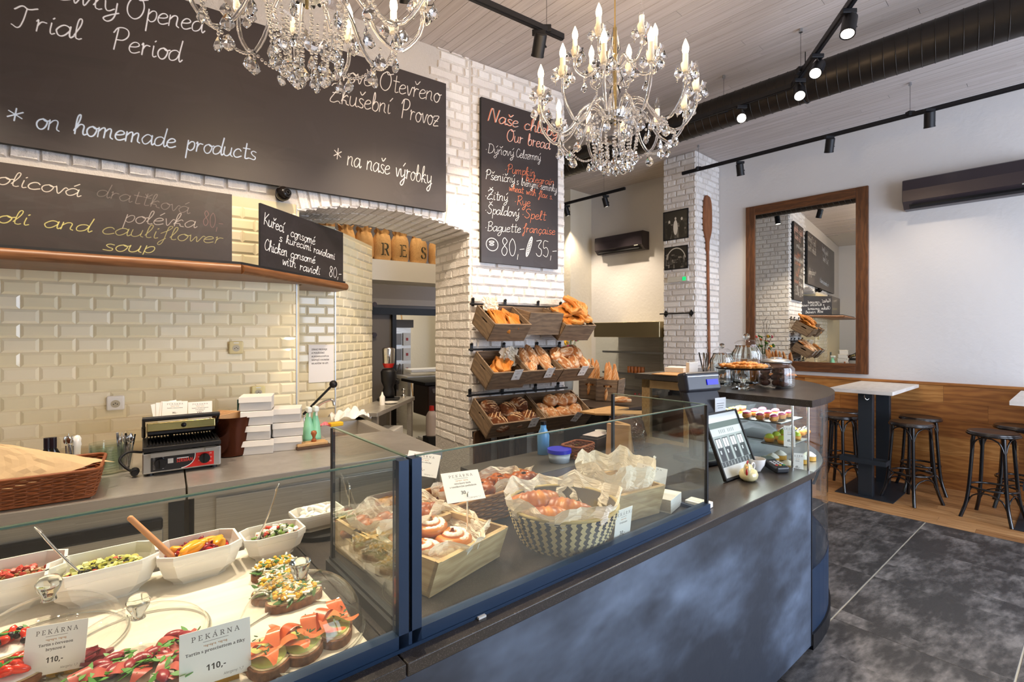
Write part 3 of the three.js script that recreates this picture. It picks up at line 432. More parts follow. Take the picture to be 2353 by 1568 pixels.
// crystal chandeliers
const flame = glow(0xffe2b0, 9), lampBody = mat(0xf3e9d2, 0.5), gilt = mat(0xb49a62, 0.3, 0.8);
const dropGeo = (h, w) => { const g = new THREE.LatheGeometry([[0, -h], [w * 0.55, -h * 0.86], [w, -h * 0.66], [w * 0.8, -h * 0.4], [w * 0.3, -h * 0.1], [0.0005, 0]].map((p) => new THREE.Vector2(...p)), 6).scale(1, 1, 0.55).toNonIndexed(); g.computeVertexNormals(); return g; };
const kite = dropGeo(0.058, 0.025), almond = dropGeo(0.05, 0.01), bead = new THREE.IcosahedronGeometry(0.0062, 1);
const beadRun = (a, b, n, sag = 0) => { const l = []; for (let i = 0; i <= n; i++) { const t = i / n; l.push(bead.clone().translate(a[0] + (b[0] - a[0]) * t, a[1] + (b[1] - a[1]) * t - sag * 4 * t * (1 - t), a[2] + (b[2] - a[2]) * t)); } return merge(l); };
const cupGeo = (() => { const g = lathe([[0.006, 0], [0.018, 0.002], [0.036, 0.012], [0.044, 0.03], [0.047, 0.034]], 16), p = g.attributes.position; for (let i = 0; i < p.count; i++) { const x = p.getX(i), z = p.getZ(i), a = Math.atan2(z, x), k = 1 + 0.12 * Math.cos(a * 8); p.setX(i, x * k); p.setZ(i, z * k); } g.computeVertexNormals(); return g; })();
const bulbGeo = lathe([[0.006, 0], [0.0135, 0.008], [0.0165, 0.022], [0.0145, 0.04], [0.008, 0.058], [0.0025, 0.072], [0, 0.076]], 14);
function chandelier(label, x, z, turn, dark) {
  const t = thing('crystal_chandelier', label, 'chandelier', FW, x, 2.48, z, turn), lights = [];
  part(t, 'chain', [bar([0, 0.75, 0], [0, CEIL - 2.48, 0], 0.004), cy(0.05, 0.06, 0.03, 0, CEIL - 2.5, 0, 20)], gilt);
  part(t, 'stem', lathe([[0.012, 0.3], [0.014, 0.4], [0.03, 0.43], [0.02, 0.47], [0.045, 0.5], [0.02, 0.56], [0.015, 0.62], [0.03, 0.66], [0.022, 0.72], [0.012, 0.78]], 16), MT.crystal);
  part(t, 'rod', cy(0.006, 0.006, 0.55, 0, 0.52, 0, 8), gilt);
  part(t, 'receiver_bowl', [lathe([[0.02, 0.16], [0.07, 0.17], [0.115, 0.21], [0.13, 0.26], [0.12, 0.3], [0.05, 0.32], [0.02, 0.33]], 20)], MT.glass);
  part(t, 'receiver_plate', cy(0.055, 0.045, 0.03, 0, 0.3, 0, 20), MT.chrome); part(t, 'receiver_plate', cy(0.03, 0.03, 0.03, 0, 0.55, 0, 16), MT.chrome);
  part(t, 'dish', lathe([[0.02, 0.47], [0.06, 0.475], [0.085, 0.5], [0.09, 0.515]], 20), MT.glass);
  const tiers = [[12, 0.415, 0.285, 0.37, 0.19, 0], [6, 0.215, 0.56, 0.63, 0.5, 0.26]];
  tiers.forEach(([n, R, y0, y1, dip, off], ti) => { for (let k = 0; k < n; k++) {
    const a = k / n * Math.PI * 2 + off, ca = Math.cos(a), sa = Math.sin(a), P = (r, y) => [r * ca, y, r * sa], arm = part(t, 'arm', tube(ti ? [P(0.03, y0), P(0.07, y0 + 0.045), P(0.12, y0 - 0.02), P(0.165, dip + 0.025), P(R, y1 - 0.06), P(R, y1)] : [P(0.05, y0), P(0.11, y0 + 0.075), P(0.18, y0 + 0.04), P(0.25, dip + 0.03), P(0.32, dip - 0.005), P(0.39, dip + 0.06), P(R, y1 - 0.06), P(R, y1)], 0.0085, 18, 7), MT.crystal);
    const c = P(R, y1), put = (name, g, m) => { const o = part(arm, name, g, m); o.position.set(...c); return o; };
    put('drip_pan', cupGeo, MT.crystal); put('candle_tube', cy(0.0135, 0.0135, 0.085, 0, 0.05, 0, 14), lampBody);
    const lit = !dark.includes(ti * 12 + k), b = put('bulb', bulbGeo, lit ? flame : MT.glass); b.position.y += 0.093; if (lit) lights.push(V(c[0], c[1] + 0.12, c[2]));
    for (let j = 0; j < 5; j++) { const e = j / 5 * 6.283 + 0.4, o = part(arm, 'crystal_drop', j % 2 ? almond : kite, MT.crystal); o.position.set(c[0] + 0.044 * Math.cos(e), c[1] + 0.022, c[2] + 0.044 * Math.sin(e)); o.rotation.y = e; }
    const low = part(arm, 'crystal_drop', merge([kite.clone().translate(0, -0.03, 0), bead.clone().translate(0, -0.012, 0), bead.clone().translate(0, -0.024, 0)]), MT.crystal); low.position.set(...P(ti ? 0.165 : 0.31, dip + (ti ? 0.02 : -0.005))); low.rotation.y = a + 1.57;
    if (!ti) { const mid = part(arm, 'crystal_drop', merge([almond.clone().translate(0, -0.02, 0), bead.clone().translate(0, -0.012, 0)]), MT.crystal); mid.position.set(...P(0.2, dip + 0.075)); mid.rotation.y = a; }
  } });
  for (let k = 0; k < 16; k++) { const a = k / 16 * 6.283, r = 0.135, o = part(t, 'bead_strand', beadRun([r * Math.cos(a), 0.27, r * Math.sin(a)], [(r - 0.025) * Math.cos(a), 0.1, (r - 0.025) * Math.sin(a)], 9), MT.crystal); const d = part(o, 'crystal_drop', kite, MT.crystal); d.position.set((r - 0.025) * Math.cos(a), 0.095, (r - 0.025) * Math.sin(a)); d.rotation.y = a + 1.57; }
  for (let k = 0; k < 10; k++) { const a = k / 10 * 6.283 + 0.2, r = 0.075, o = part(t, 'bead_strand', beadRun([r * Math.cos(a), 0.17, r * Math.sin(a)], [r * 0.9 * Math.cos(a), 0.06, r * 0.9 * Math.sin(a)], 6), MT.crystal); const d = part(o, 'crystal_drop', kite, MT.crystal); d.position.set(r * 0.9 * Math.cos(a), 0.052, r * 0.9 * Math.sin(a)); d.rotation.y = a; }
  for (let k = 0; k < 12; k++) { const a = k / 12 * 6.283, b = (k + 1) / 12 * 6.283, r = 0.31; part(t, 'bead_garland', beadRun([r * Math.cos(a), 0.185, r * Math.sin(a)], [r * Math.cos(b), 0.185, r * Math.sin(b)], 12, 0.035), MT.crystal); const d = part(t, 'crystal_drop', merge([kite.clone().translate(0, -0.028, 0), bead.clone().translate(0, -0.012, 0)]), MT.crystal); d.position.set(0.245 * Math.cos(a + 0.26), 0.15, 0.245 * Math.sin(a + 0.26)); d.rotation.y = a; }
  const f = { ox: x, oz: z, p: turn, c: Math.cos(turn), s: Math.sin(turn) };
  for (const l of lights) { const p = new THREE.PointLight(0xffdcae, 0.22, 0, 2); p.position.copy(W(f, l.x, l.y + 2.48, l.z)); p.name = 'candle_lamp'; scene.add(p); }
  return t;
}
{ const r = pZ(1413, 250, 2.7), l = pZ(705, 60, 1.72);
  chandelier('crystal chandelier with candle bulbs hanging in front of the bread blackboard', r.x, r.z, 0.2, [0, 1, 11, 13]);
  chandelier('large crystal chandelier with bead strands hanging in front of the huge blackboard', l.x, l.z, 0.5, [4, 15]); }

// ---------------------------------------------------------------- shop counter
const TOP = 0.905, GX = -2.24, GR = -0.945, GZ = -0.058, GB = -0.515, GT = 1.322;
{ const t = thing('shop_counter', 'long shop counter clad with a mottled blue-grey slate effect panel', 'counter', FC, 0, 0, 0);
  part(t, 'carcass', bx(3.9, 0.84, 0.8, -1.97, 0.45, -0.44), MT.blackMatt); part(t, 'front_panel', tri(bx(3.9, 0.845, 0.016, -1.965, 0.452, -0.022)), MT.slate); part(t, 'edge_strip', bx(0.008, 0.845, 0.022, -0.011, 0.452, -0.022), MT.black); part(t, 'plinth', bx(3.9, 0.03, 0.6, -1.96, 0.015, -0.35), MT.navy); part(t, 'back_panel', bx(3.9, 0.8, 0.01, -1.97, 0.46, -0.847), MT.steel);
  const w = thing('counter_worktop', 'black speckled granite worktop along the front counter', 'worktop', FC, 0, TOP, 0);
  for (const [a, b] of [[-3.95, -2.272], [-2.27, 0]]) part(w, 'slab', tri(rb(b - a, 0.03, 0.86, (a + b) / 2, -0.015, -0.43, 0.003)), MT.granite); }
{ const t = thing('glass_guard', 'navy framed glass display guard on the granite counter', 'display case', FC, 0, TOP, 0), H = GT - TOP;
  part(t, 'front_rail', [bx(2.95, 0.036, 0.03, (GR - 3.9) / 2, 0.018, GZ), bx(2.95, 0.008, 0.036, (GR - 3.9) / 2, 0.004, GZ)], MT.navy);
  part(t, 'side_rail', [bx(0.032, 0.03, 0.46, GX, 0.015, GZ - 0.24), bx(0.012, 0.008, 0.46, GX, 0.034, GZ - 0.24)], MT.blackMatt);
  part(t, 'end_rail', bx(0.02, 0.012, 0.44, GR - 0.01, 0.006, GZ - 0.235), MT.navy);
  for (const [x, z, w] of [[GX - 0.016, GZ, 0.024], [GX + 0.016, GZ, 0.024], [GR - 0.006, GZ, 0.012], [GX, GB, 0.01], [GR - 0.006, GB, 0.012]]) part(t, 'post', [bx(w, H, w > 0.02 ? 0.03 : 0.012, x, H / 2, z)], w > 0.02 ? MT.navy : MT.black);
  part(t, 'post', bx(0.006, H - 0.03, 0.02, GX, H / 2, GZ - 0.002), MT.blackMatt);
  for (const [w, x, z, ry] of [[GR - GX - 0.04, (GR + GX) / 2, GZ, 0], [1.62, GX - 0.84, GZ, 0], [0.45, GX, GZ - 0.232, Math.PI / 2], [0.45, GR - 0.006, GZ - 0.232, Math.PI / 2]]) { const p = part(t, 'pane', bx(w, H - 0.03, 0.007, x, H / 2 + 0.016, z, 0, ry), MT.tint); part(p, 'polished_edge', bx(w, 0.003, 0.0075, x, H + 0.0025, z, 0, ry), MT.glassEdge); }
  for (const x of [-2.05, -2.45]) part(t, 'bumper', bx(0.022, 0.005, 0.012, x, 0.0028, GZ + 0.02), MT.plastic);
  const m = solo('serving_board', 'pale veined board under the salads on the granite worktop', 'board', tri(rb(1.5, 0.012, 0.7, 0, 0, 0, 0.003)), MT.marble, FC, -3.06, TOP + 0.0065, -0.455);
}
// steel back counter with the sink
const SH = 0.9; { const z1 = 1.06, x1 = -0.8;
  const top = thing('steel_worktop', 'brushed stainless steel back worktop with folded front edge', 'worktop', FA, 0, SH, 0);
  part(top, 'sheet', [tri(bx(1.95, 0.04, 0.68, -3.08, -0.02, 0.72)), tri(bx(1.29, 0.04, 0.68, -1.452, -0.02, 0.72))], MT.steelTop);
  part(top, 'sheet', tri(bx(2.64, 0.03, 0.36, -2.74, -0.022, 0.2)), MT.steelTop); part(top, 'front_fold', [bx(1.95, 0.055, 0.006, -3.08, -0.0295, z1 + 0.003), bx(1.288, 0.055, 0.006, -1.452, -0.0295, z1 + 0.003)], MT.steel);
  // sink behind, running into the niche
  part(top, 'sheet', [bx(0.56, 0.012, 0.06, -1.12, -0.006, 0.345), bx(0.07, 0.012, 0.86, -0.875, -0.006, -0.11), bx(0.1, 0.012, 0.86, -1.35, -0.006, -0.11), bx(0.56, 0.012, 0.3, -1.12, -0.006, -0.39)], MT.steelTop);
  part(top, 'sink', [bx(0.4, 0.01, 0.56, -1.105, -0.19, 0.04), bx(0.4, 0.19, 0.008, -1.105, -0.1, 0.316), bx(0.4, 0.19, 0.008, -1.105, -0.1, -0.24), bx(0.008, 0.19, 0.56, -1.3, -0.1, 0.04), bx(0.008, 0.19, 0.56, -0.908, -0.1, 0.04)], MT.steel);
  const u = thing('steel_cabinet', 'stainless steel undercounter cabinet with two handled doors below the panini grill', 'cabinet', FA, 0, 0, 0);
  part(u, 'body', bx(1.26, 0.76, 0.64, -1.44, 0.47, 0.7), MT.steel); part(u, 'corner_post', bx(0.03, 0.86, 0.03, -0.83, 0.43, 1.03), MT.steel); for (const x of [-2.03, -0.86]) part(u, 'leg', cy(0.02, 0.02, 0.1, x, 0.05, 0.95), MT.steel);
  for (const [a, b, hx] of [[-1.985, -1.412, -1.45], [-1.404, -0.86, -1.365]]) { const d = part(u, 'door', tri(rb(b - a, 0.64, 0.018, (a + b) / 2, 0.5, 1.03, 0.004)), MT.steel); part(d, 'handle', tube([[hx, 0.78, 1.04], [hx, 0.77, 1.062], [hx, 0.72, 1.07], [hx, 0.67, 1.062], [hx, 0.66, 1.04]], 0.008, 12, 8), MT.chrome); }
  const fr = thing('steel_fridge', 'stainless steel undercounter fridge with dark grip rail below the wicker basket', 'fridge', FA, 0, 0, 0);
  part(fr, 'body', bx(1.9, 0.78, 0.64, -3.06, 0.46, 0.7), MT.steel); part(fr, 'drawer_front', tri(rb(1.66, 0.56, 0.02, -3.02, 0.44, 1.03, 0.004)), MT.steel); part(fr, 'grip_rail', rb(1.66, 0.05, 0.03, -3.02, 0.745, 1.032, 0.01), MT.black); part(fr, 'side_stile', bx(0.06, 0.78, 0.025, -2.14, 0.46, 1.028), MT.blackMatt);
  part(fr, 'hinge', bx(0.01, 0.08, 0.012, -2.185, 0.55, 1.045), MT.iron);
}
// curved cake case at the end of the counter
const CX = 0.05, CZ = -1.3, CR = 1.29;
{ const arc = (R, a0, a1, n = 18) => Array.from({ length: n + 1 }, (_, i) => { const a = a0 + (a1 - a0) * i / n; return [CX + R * Math.sin(a), CZ + R * Math.cos(a)]; }), A1 = 1.2;
  const outline = (R, x0, zb) => [[x0, zb], [x0, CZ + R], ...arc(R, 0.0, A1), [CX + R * Math.sin(A1), zb]], flat = (pts, h, y) => tri(new THREE.ExtrudeGeometry(new THREE.Shape(pts.map((p) => new THREE.Vector2(p[0], -p[1]))), { depth: h, bevelEnabled: false, curveSegments: 1 }).rotateX(-Math.PI / 2).translate(0, y, 0));
  const t = thing('cake_case', 'curved glass cake case with black granite lid at the counter end', 'display case', FC, 0, 0, 0);
  part(t, 'base', flat(outline(CR - 0.01, 0.004, -0.68), 0.4, 0), MT.navy); part(t, 'plinth', flat(outline(CR - 0.0, 0.004, -0.68), 0.08, 0), MT.black);
  part(t, 'deck', flat(outline(CR - 0.04, 0.02, -0.68), 0.01, 0.86), MT.alu); part(t, 'back_wall', bx(1.2, 0.86, 0.012, 0.62, 0.83, -0.69), MT.alu);
  const lid = part(t, 'lid', flat(outline(CR + 0.02, -0.07, -0.7), 0.035, 1.235), MT.granite);
  const pane = (R, y0, y1) => { const pts = arc(R, 0.02, A1), pos = [], idx = [], uv = []; pts.forEach((p, i) => { pos.push(p[0], y0, p[1], p[0], y1, p[1]); uv.push(0, 0, 0, 1); if (i) idx.push(2 * i - 2, 2 * i, 2 * i - 1, 2 * i - 1, 2 * i, 2 * i + 1); }); const g = new THREE.BufferGeometry(); g.setAttribute('position', new THREE.Float32BufferAttribute(pos, 3)); g.setAttribute('uv', new THREE.Float32BufferAttribute(uv, 2)); g.setIndex(idx); g.computeVertexNormals(); return g; };
  part(t, 'curved_pane', pane(CR - 0.012, 0.41, 1.23), MT.tint); part(t, 'side_pane', bx(0.006, 0.34, 0.62, 0.006, 1.065, -0.35), MT.tint);
  for (const z of [-0.035, -0.11]) part(t, 'chrome_post', cy(0.006, 0.006, 0.36, 0.008, 1.06, z, 10), MT.chrome);
  for (const [y, r] of [[0.985, 1.05], [1.1, 0.9]]) part(t, 'glass_shelf', flat(outline(r - 0.02, 0.05, -0.66).map((p) => [p[0] * 0.95, p[1]]), 0.006, y), MT.tint);
  const strip = part(t, 'light_strip', bx(0.5, 0.012, 0.03, 0.4, 1.226, -0.3), glow(0xf2fff6, 4)); const l = new THREE.RectAreaLight(0xf2fff8, 20, 0.5, 0.25), p = W(FC, 0.35, 1.215, -0.35); l.position.copy(p); l.lookAt(p.x, 0, p.z); l.name = 'case_lamp'; scene.add(l);
  const b = thing('bar_cabinet', 'taller black topped glass cabinet behind the cash register', 'cabinet', FC, 0, 0, 0);
  part(b, 'body', bx(0.7, 1.3, 0.02, 0.36, 0.65, -1.03), MT.blackMatt); part(b, 'frame', [bx(0.03, 1.3, 0.06, 0.02, 0.65, -1.01), bx(0.03, 0.05, 0.33, 0.02, 1.27, -0.875), bx(0.03, 1.3, 0.03, 0.02, 0.65, -0.72), bx(0.03, 0.04, 0.33, 0.02, 0.9, -0.875)], MT.pine);
  part(b, 'pane', bx(0.005, 0.36, 0.26, 0.018, 1.08, -0.86), MT.tint); part(b, 'shelf', bx(0.6, 0.01, 0.28, 0.36, 1.08, -0.865), MT.tint); part(b, 'worktop', tri(rb(0.86, 0.035, 0.36, 0.37, 1.322, -0.87, 0.003)), MT.granite); }
// bar tables and bentwood stools
const FT = FR(3.745, -5.13, 40.9);
{ const t = thing('bar_table', 'tall bar table with pale wood top on two black steel posts', 'table', FT, 0, 0, 0); part(t, 'table_top', tri(rb(1.1, 0.035, 0.52, 0, 1.043, 0, 0.003)), MT.laminate);
  part(t, 'base_plate', rb(0.86, 0.008, 0.48, 0, 0.004, 0, 0.002), MT.tableSteel);
  for (const x of [-0.32, 0.32]) { const p = part(t, 'post', [rb(0.07, 1.02, 0.12, x, 0.516, 0, 0.003)], MT.tableSteel); if (x < 0) { part(p, 'foot_rest', [bx(0.012, 0.045, 0.38, x - 0.13, 0.36, 0), bx(0.13, 0.045, 0.012, x - 0.07, 0.36, 0.184), bx(0.13, 0.045, 0.012, x - 0.07, 0.36, -0.184), bx(0.012, 0.045, 0.38, x - 0.01, 0.36, 0)], MT.tableSteel); part(p, 'coat_hook', tube([[x - 0.036, 1.0, 0], [x - 0.06, 0.99, 0], [x - 0.07, 0.965, 0.01], [x - 0.06, 0.95, 0.02], [x - 0.05, 0.965, 0.035]], 0.005, 10, 6), MT.chrome); } }
  copyOf(t, FW, 4.57, 0, -4.15, FT.p, 'second bar table with pale wood top beside the wall air conditioner'); }
{ const t = thing('bar_stool', 'black bentwood bar stool half hidden behind the curved cake case', 'stool', FW, 3.42, 0, -5.2, 0.4, 'bentwood bar stools'), H = 0.76;
  part(t, 'seat', lathe([[0, H - 0.012], [0.13, H - 0.014], [0.162, H - 0.004], [0.17, H - 0.012], [0.172, H - 0.03], [0.168, H - 0.04], [0, H - 0.04]], 32), MT.stoolSeat); part(t, 'seat_ring', MV(new THREE.TorusGeometry(0.166, 0.012, 8, 32), 0, H - 0.03, 0, Math.PI / 2), MT.stool);
  for (let k = 0; k < 4; k++) { const a = k * Math.PI / 2 + 0.78, c = Math.cos(a), s = Math.sin(a), leg = part(t, 'leg', tube([[0.14 * c, H - 0.03, 0.14 * s], [0.155 * c, 0.5, 0.155 * s], [0.175 * c, 0.25, 0.175 * s], [0.195 * c, 0.12, 0.195 * s], [0.235 * c, 0.0, 0.235 * s]], 0.0145, 14, 8), MT.stool);
    const b = a + Math.PI / 2, C2 = Math.cos(b), S2 = Math.sin(b), Y = (y, r, q) => [r * (c * (1 - q) + C2 * q), y, r * (s * (1 - q) + S2 * q)];
    part(t, 'brace', tube([Y(H - 0.17, 0.16, 0.03), Y(H - 0.08, 0.172, 0.2), Y(H - 0.05, 0.18, 0.5), Y(H - 0.08, 0.172, 0.8), Y(H - 0.17, 0.16, 0.97)], 0.0065, 14, 6), MT.stool);
    part(t, 'brace', tube([Y(0.13, 0.19, 0.03), Y(0.2, 0.19, 0.15), Y(0.235, 0.2, 0.5), Y(0.2, 0.19, 0.85), Y(0.13, 0.19, 0.97)], 0.0065, 14, 6), MT.stool); }
  part(t, 'ring', MV(new THREE.TorusGeometry(0.158, 0.01, 8, 32), 0, 0.27, 0, Math.PI / 2), MT.stool);
  const g = 'bentwood bar stools'; for (const [x, z, r, l] of [[3.66, -5.5, 0.9, 'black bentwood bar stool against the wainscot behind the cake case'], [3.82, -4.76, 0.2, 'black bentwood bar stool tucked under the pale table beside its steel post'], [4.17, -5.08, 1.1, 'black bentwood bar stool between the pale table and the wainscot'], [4.15, -4.29, 0.5, 'black bentwood bar stool standing free in front of the second table'], [4.66, -4.57, 0.8, 'black bentwood bar stool behind the free standing one at the wainscot']]) copyOf(t, FW, x, 0, z, r, l, g); }
// mirror, air conditioners
{ const a = pF(FB, 1714, 478, 0.03), b = pF(FB, 1995, 861, 0.03), w = b.x - a.x, h = a.y - b.y, f = 0.118, t = thing('wall_mirror', 'tall mirror in a broad dark walnut frame on the plaster wall', 'mirror', FB, a.x, b.y, 0.0);
  part(t, 'mirror_glass', bx(w - 2 * f + 0.01, h - 2 * f + 0.01, 0.006, w / 2, h / 2, 0.02), mat(0xe8ebe9, 0.0, 1));
  for (const [x, ww] of [[f / 2, f], [w - f / 2, f]]) part(t, 'frame_stile', tri(rb(ww, h, 0.04, x, h / 2, 0.02, 0.004), rnd(2), 0, true), MT.walnut); for (const y of [f / 2, h - f / 2]) part(t, 'frame_rail', tri(rb(w - 2 * f, f, 0.038, w / 2, y, 0.02, 0.004), rnd(2)), MT.walnut); }
function aircon(label, px0, py0, px1, py1, W0) { const a = pF(FB, px0, py0, 0.2), b = pF(FB, px0 + 3, py1, 0.2), w = W0, h = a.y - b.y, t = thing('air_conditioner', label, 'air conditioner', FB, a.x, b.y, 0);
  const prof = [[0.004, 0], [0.12, 0], [0.2, h * 0.24], [0.205, h * 0.62], [0.195, h * 0.97], [0.18, h], [0.004, h]];
  part(t, 'body', MV(ext(prof, w, 0.004), 0, 0, 0).rotateY(-Math.PI / 2), C(0x3a3338, 0.28, 0.25));
  const m = t.children[0]; m.geometry.computeBoundingBox(); const bb = m.geometry.boundingBox; m.position.set(-bb.min.x, 0, -bb.min.z + 0.004);
  part(t, 'louvre', bx(w * 0.86, 0.004, 0.06, w * 0.5, h * 0.1, 0.168, 0.75), MT.blackMatt); part(t, 'outlet', bx(w * 0.9, 0.012, 0.075, w * 0.5, h * 0.12, 0.155, -0.95), MT.blackMatt); part(t, 'display_panel', bx(0.07, 0.012, 0.004, w * 0.88, h * 0.22, 0.2), C(0xb9bcb0, 0.3)); return t; }
aircon('wide dark grey wall air conditioner beside the framed mirror', 2073, 415, 2353, 480, 1.05);
aircon('dark grey wall air conditioner in the alcove beside the brick pilaster', 1366, 548, 1480, 586, 0.92);

// ---------------------------------------------------------------- the kitchen behind the doorway
const FN = FR(W(FA, NB[0], 0, NB[1]).x, W(FA, NB[0], 0, NB[1]).z, FA.p * 180 / Math.PI + NA * 180 / Math.PI);
{ const zp = -3.3, g = struct('wall_partition', FA), q = (px, py) => pF(FA, px, py, zp), rail = q(950, 716).y, dx = q(903, 800).x, top = q(950, 690).y;
  part(g, 'lintel', bx(7, CEIL - rail, 0.12, -1, (CEIL + rail) / 2, zp - 0.06), MT.greyWall); part(g, 'panel', bx(4, rail, 0.12, dx - 2, rail / 2, zp - 0.06), MT.greyWall); part(g, 'ledge', bx(7, 0.09, 0.05, -1, top - 0.045, zp + 0.025), C(0xa39d9a, 0.8)); part(g, 'rail', bx(7, 0.1, 0.07, -1, rail - 0.01, zp + 0.035), MT.black); part(g, 'door_frame', bx(0.06, rail, 0.06, dx, rail / 2, zp + 0.03), MT.black);
  for (const y of [770, 700]) part(g, 'knob', cy(0.035, 0.035, 0.05, q(858, y).x, q(858, y).y, zp + 0.03, 16, Math.PI / 2), C(0x3a2018, 0.4));
  const b = struct('beam', FA), bt = pF(FA, 926, 601, -1.5).y, bb = pF(FA, 926, 647, -1.5).y; part(b, 'casing', bx(3.2, bt - bb, 0.42, -0.4, (bt + bb) / 2, -1.71), MT.white);
  // burlap sacks
  const letters = { R: 878, E: 912, S: 962 }, all = [[752, 0], [795, 0], [837, 0], [878, 'R'], [919, 'E'], [962, 'S'], [1005, 0]];
  all.forEach(([px, ch], i) => { const x = pF(FA, px, 600, -1.62).x, pr = [[0.001, 0], [0.1, 0.005], [0.122, 0.05], [0.125, 0.15], [0.115, 0.24], [0.085, 0.29], [0.07, 0.31], [0.095, 0.345], [0.08, 0.335], [0.04, 0.315], [0.001, 0.312]], ge = lathe(pr, 30), p = ge.attributes.position;
    for (let k = 0; k < p.count; k++) { const X = p.getX(k), Y = p.getY(k), Z = p.getZ(k), a = Math.atan2(Z, X), s = 1 + 0.03 * Math.sin(a * 5 + i + Y * 20) + (Y > 0.25 ? 0.16 * Math.sin(a * 9 + i * 2) : 0); p.setXYZ(k, X * s * 0.86, Y + (Y > 0.3 ? 0.02 * Math.sin(a * 4 + i) : 0), Z * s * 0.8); } ge.computeVertexNormals();
    let m = MT.jute; if (ch) { const [c, g2] = canvas(512, 256); g2.fillStyle = '#cba06c'; g2.fillRect(0, 0, 512, 256); for (let k = 0; k < 2600; k++) { g2.fillStyle = k % 2 ? 'rgba(120,80,40,.25)' : 'rgba(240,205,150,.25)'; g2.fillRect(rnd(512), rnd(256), 5, 1.6); g2.fillRect(rnd(512), rnd(256), 1.6, 5); } g2.fillStyle = '#3c3a2e'; g2.save(); g2.translate(256 + (ch === 'S' ? 22 : 6), 204); g2.scale(2.3, 1); g2.font = 'bold 50px serif'; g2.textAlign = 'center'; g2.fillText(ch, 0, 0); g2.restore(); g2.fillStyle = '#cba06c'; g2.fillRect(ch === 'S' ? 276 : 246, 150, 5, 60); m = mat(0xffffff, 0.9, 0, { map: canvasMap(c) }); }
    solo('burlap_sack', ch ? 'stuffed burlap sack stencilled with the letter ' + ch : i === 6 ? 'plain burlap sack against the brick jamb' : ['', '', ''][i] + 'plain burlap sack on the kitchen beam behind the tiled wall', 'sack', ge, m, FA, x, bt + 0.002, -1.63, Math.PI, ch || i === 6 ? 'burlap sacks on the beam' : 'plain burlap sacks behind the tiled wall'); });
  // oven room
  const zo = -4.7, r = (px, py) => pF(FA, px, py, zo), o0 = r(898, 735), o1 = r(945, 900), w = o1.x - o0.x + 0.25, t = thing('deck_oven', 'tall steel deck oven with four lit decks and control panels', 'oven', FA, o0.x - 0.25, 0, zo);
  part(t, 'body', bx(w, o0.y, 0.8, w / 2, o0.y / 2, -0.42), MT.steel); part(t, 'hood', bx(w, 0.14, 0.1, w / 2, o0.y - 0.07, 0.05), C(0x55504c, 0.5, 0.5));
  [[765, 795], [800, 830], [836, 862], [868, 897]].forEach(([a, b]) => { const y1 = r(920, a).y, y0 = r(920, b).y, h = y1 - y0; const d = part(t, 'deck', [bx(w * 0.68, h * 0.86, 0.03, w * 0.36, (y0 + y1) / 2, 0.0)], C(0x6b6560, 0.35, 0.8)); part(d, 'window', bx(w * 0.2, h * 0.5, 0.02, w * 0.36, (y0 + y1) / 2, 0.012), C(0x3a2c1c, 0.1)); part(d, 'oven_light', bx(0.03, 0.03, 0.004, w * 0.42, (y0 + y1) / 2 + h * 0.1, 0.024), glow(0xffe0a0, 5)); part(d, 'handle', bx(w * 0.6, 0.02, 0.03, w * 0.36, y0 + h * 0.02, 0.04), MT.alu); const cp = part(t, 'control_panel', bx(0.14, h * 0.95, 0.02, w - 0.09, (y0 + y1) / 2, 0.01), MT.plastic); part(cp, 'red_button', bx(0.04, 0.05, 0.01, w - 0.09, (y0 + y1) / 2, 0.025), C(0xb02a1e, 0.4)); });
  const pn = thing('ceiling_lamp', 'flat white ceiling lamp panel in the oven room', 'lamp', FA, 0.9, CEIL - 0.03, -5.2); part(pn, 'lamp_panel', bx(1.2, 0.03, 1.2), glow(0xfff6e4, 2.5)); const l = new THREE.RectAreaLight(0xfff2dc, 14, 1.2, 1.2), p = W(FA, 0.9, CEIL - 0.06, -5.2); l.position.copy(p); l.lookAt(p.x, 0, p.z + 0.001); l.name = 'oven_room_lamp'; scene.add(l);
  const pn2 = thing('ceiling_lamp', 'flat ceiling lamp panel between the arch and the kitchen beam', 'lamp', FA, 0.0, CEIL - 0.03, -1.12); part(pn2, 'lamp_panel', bx(0.9, 0.03, 0.6), glow(0xffeccb, 2)); const l2 = new THREE.RectAreaLight(0xffe6bd, 16, 0.9, 0.6), p2 = W(FA, 0.0, CEIL - 0.06, -1.12); l2.position.copy(p2); l2.lookAt(p2.x, 0, p2.z + 0.001); l2.name = 'pass_lamp'; scene.add(l2);
  const tb = thing('steel_table', 'steel dough table in front of the deck oven', 'table', FA, r(940, 900).x + 0.2, 0, -4.2); part(tb, 'table_top', bx(1.1, 0.05, 0.5, 0, 0.86, 0), MT.steel); part(tb, 'conveyor', rb(0.9, 0.06, 0.3, 0, 0.97, 0.02, 0.02), MT.white); for (const x of [-0.5, 0.5]) part(tb, 'leg', bx(0.05, 0.84, 0.4, x, 0.42, 0), MT.steel);
  solo('oven_peel', 'long wooden oven peel leaning on the pale kitchen wall', 'peel', [bar([0, 0, 0], [-0.2, 2.1, -0.3], 0.016)], MT.paleBoard, FA, r(962, 900).x + 0.42, 0, -5.8);
  const bk = thing('dark_counter', 'black kitchen counter seen through the doorway', 'counter', FA, 0, 0, 0), c0 = lY(FA, 921, 871, 0.95), c1 = lY(FA, 1003, 880, 0.95);
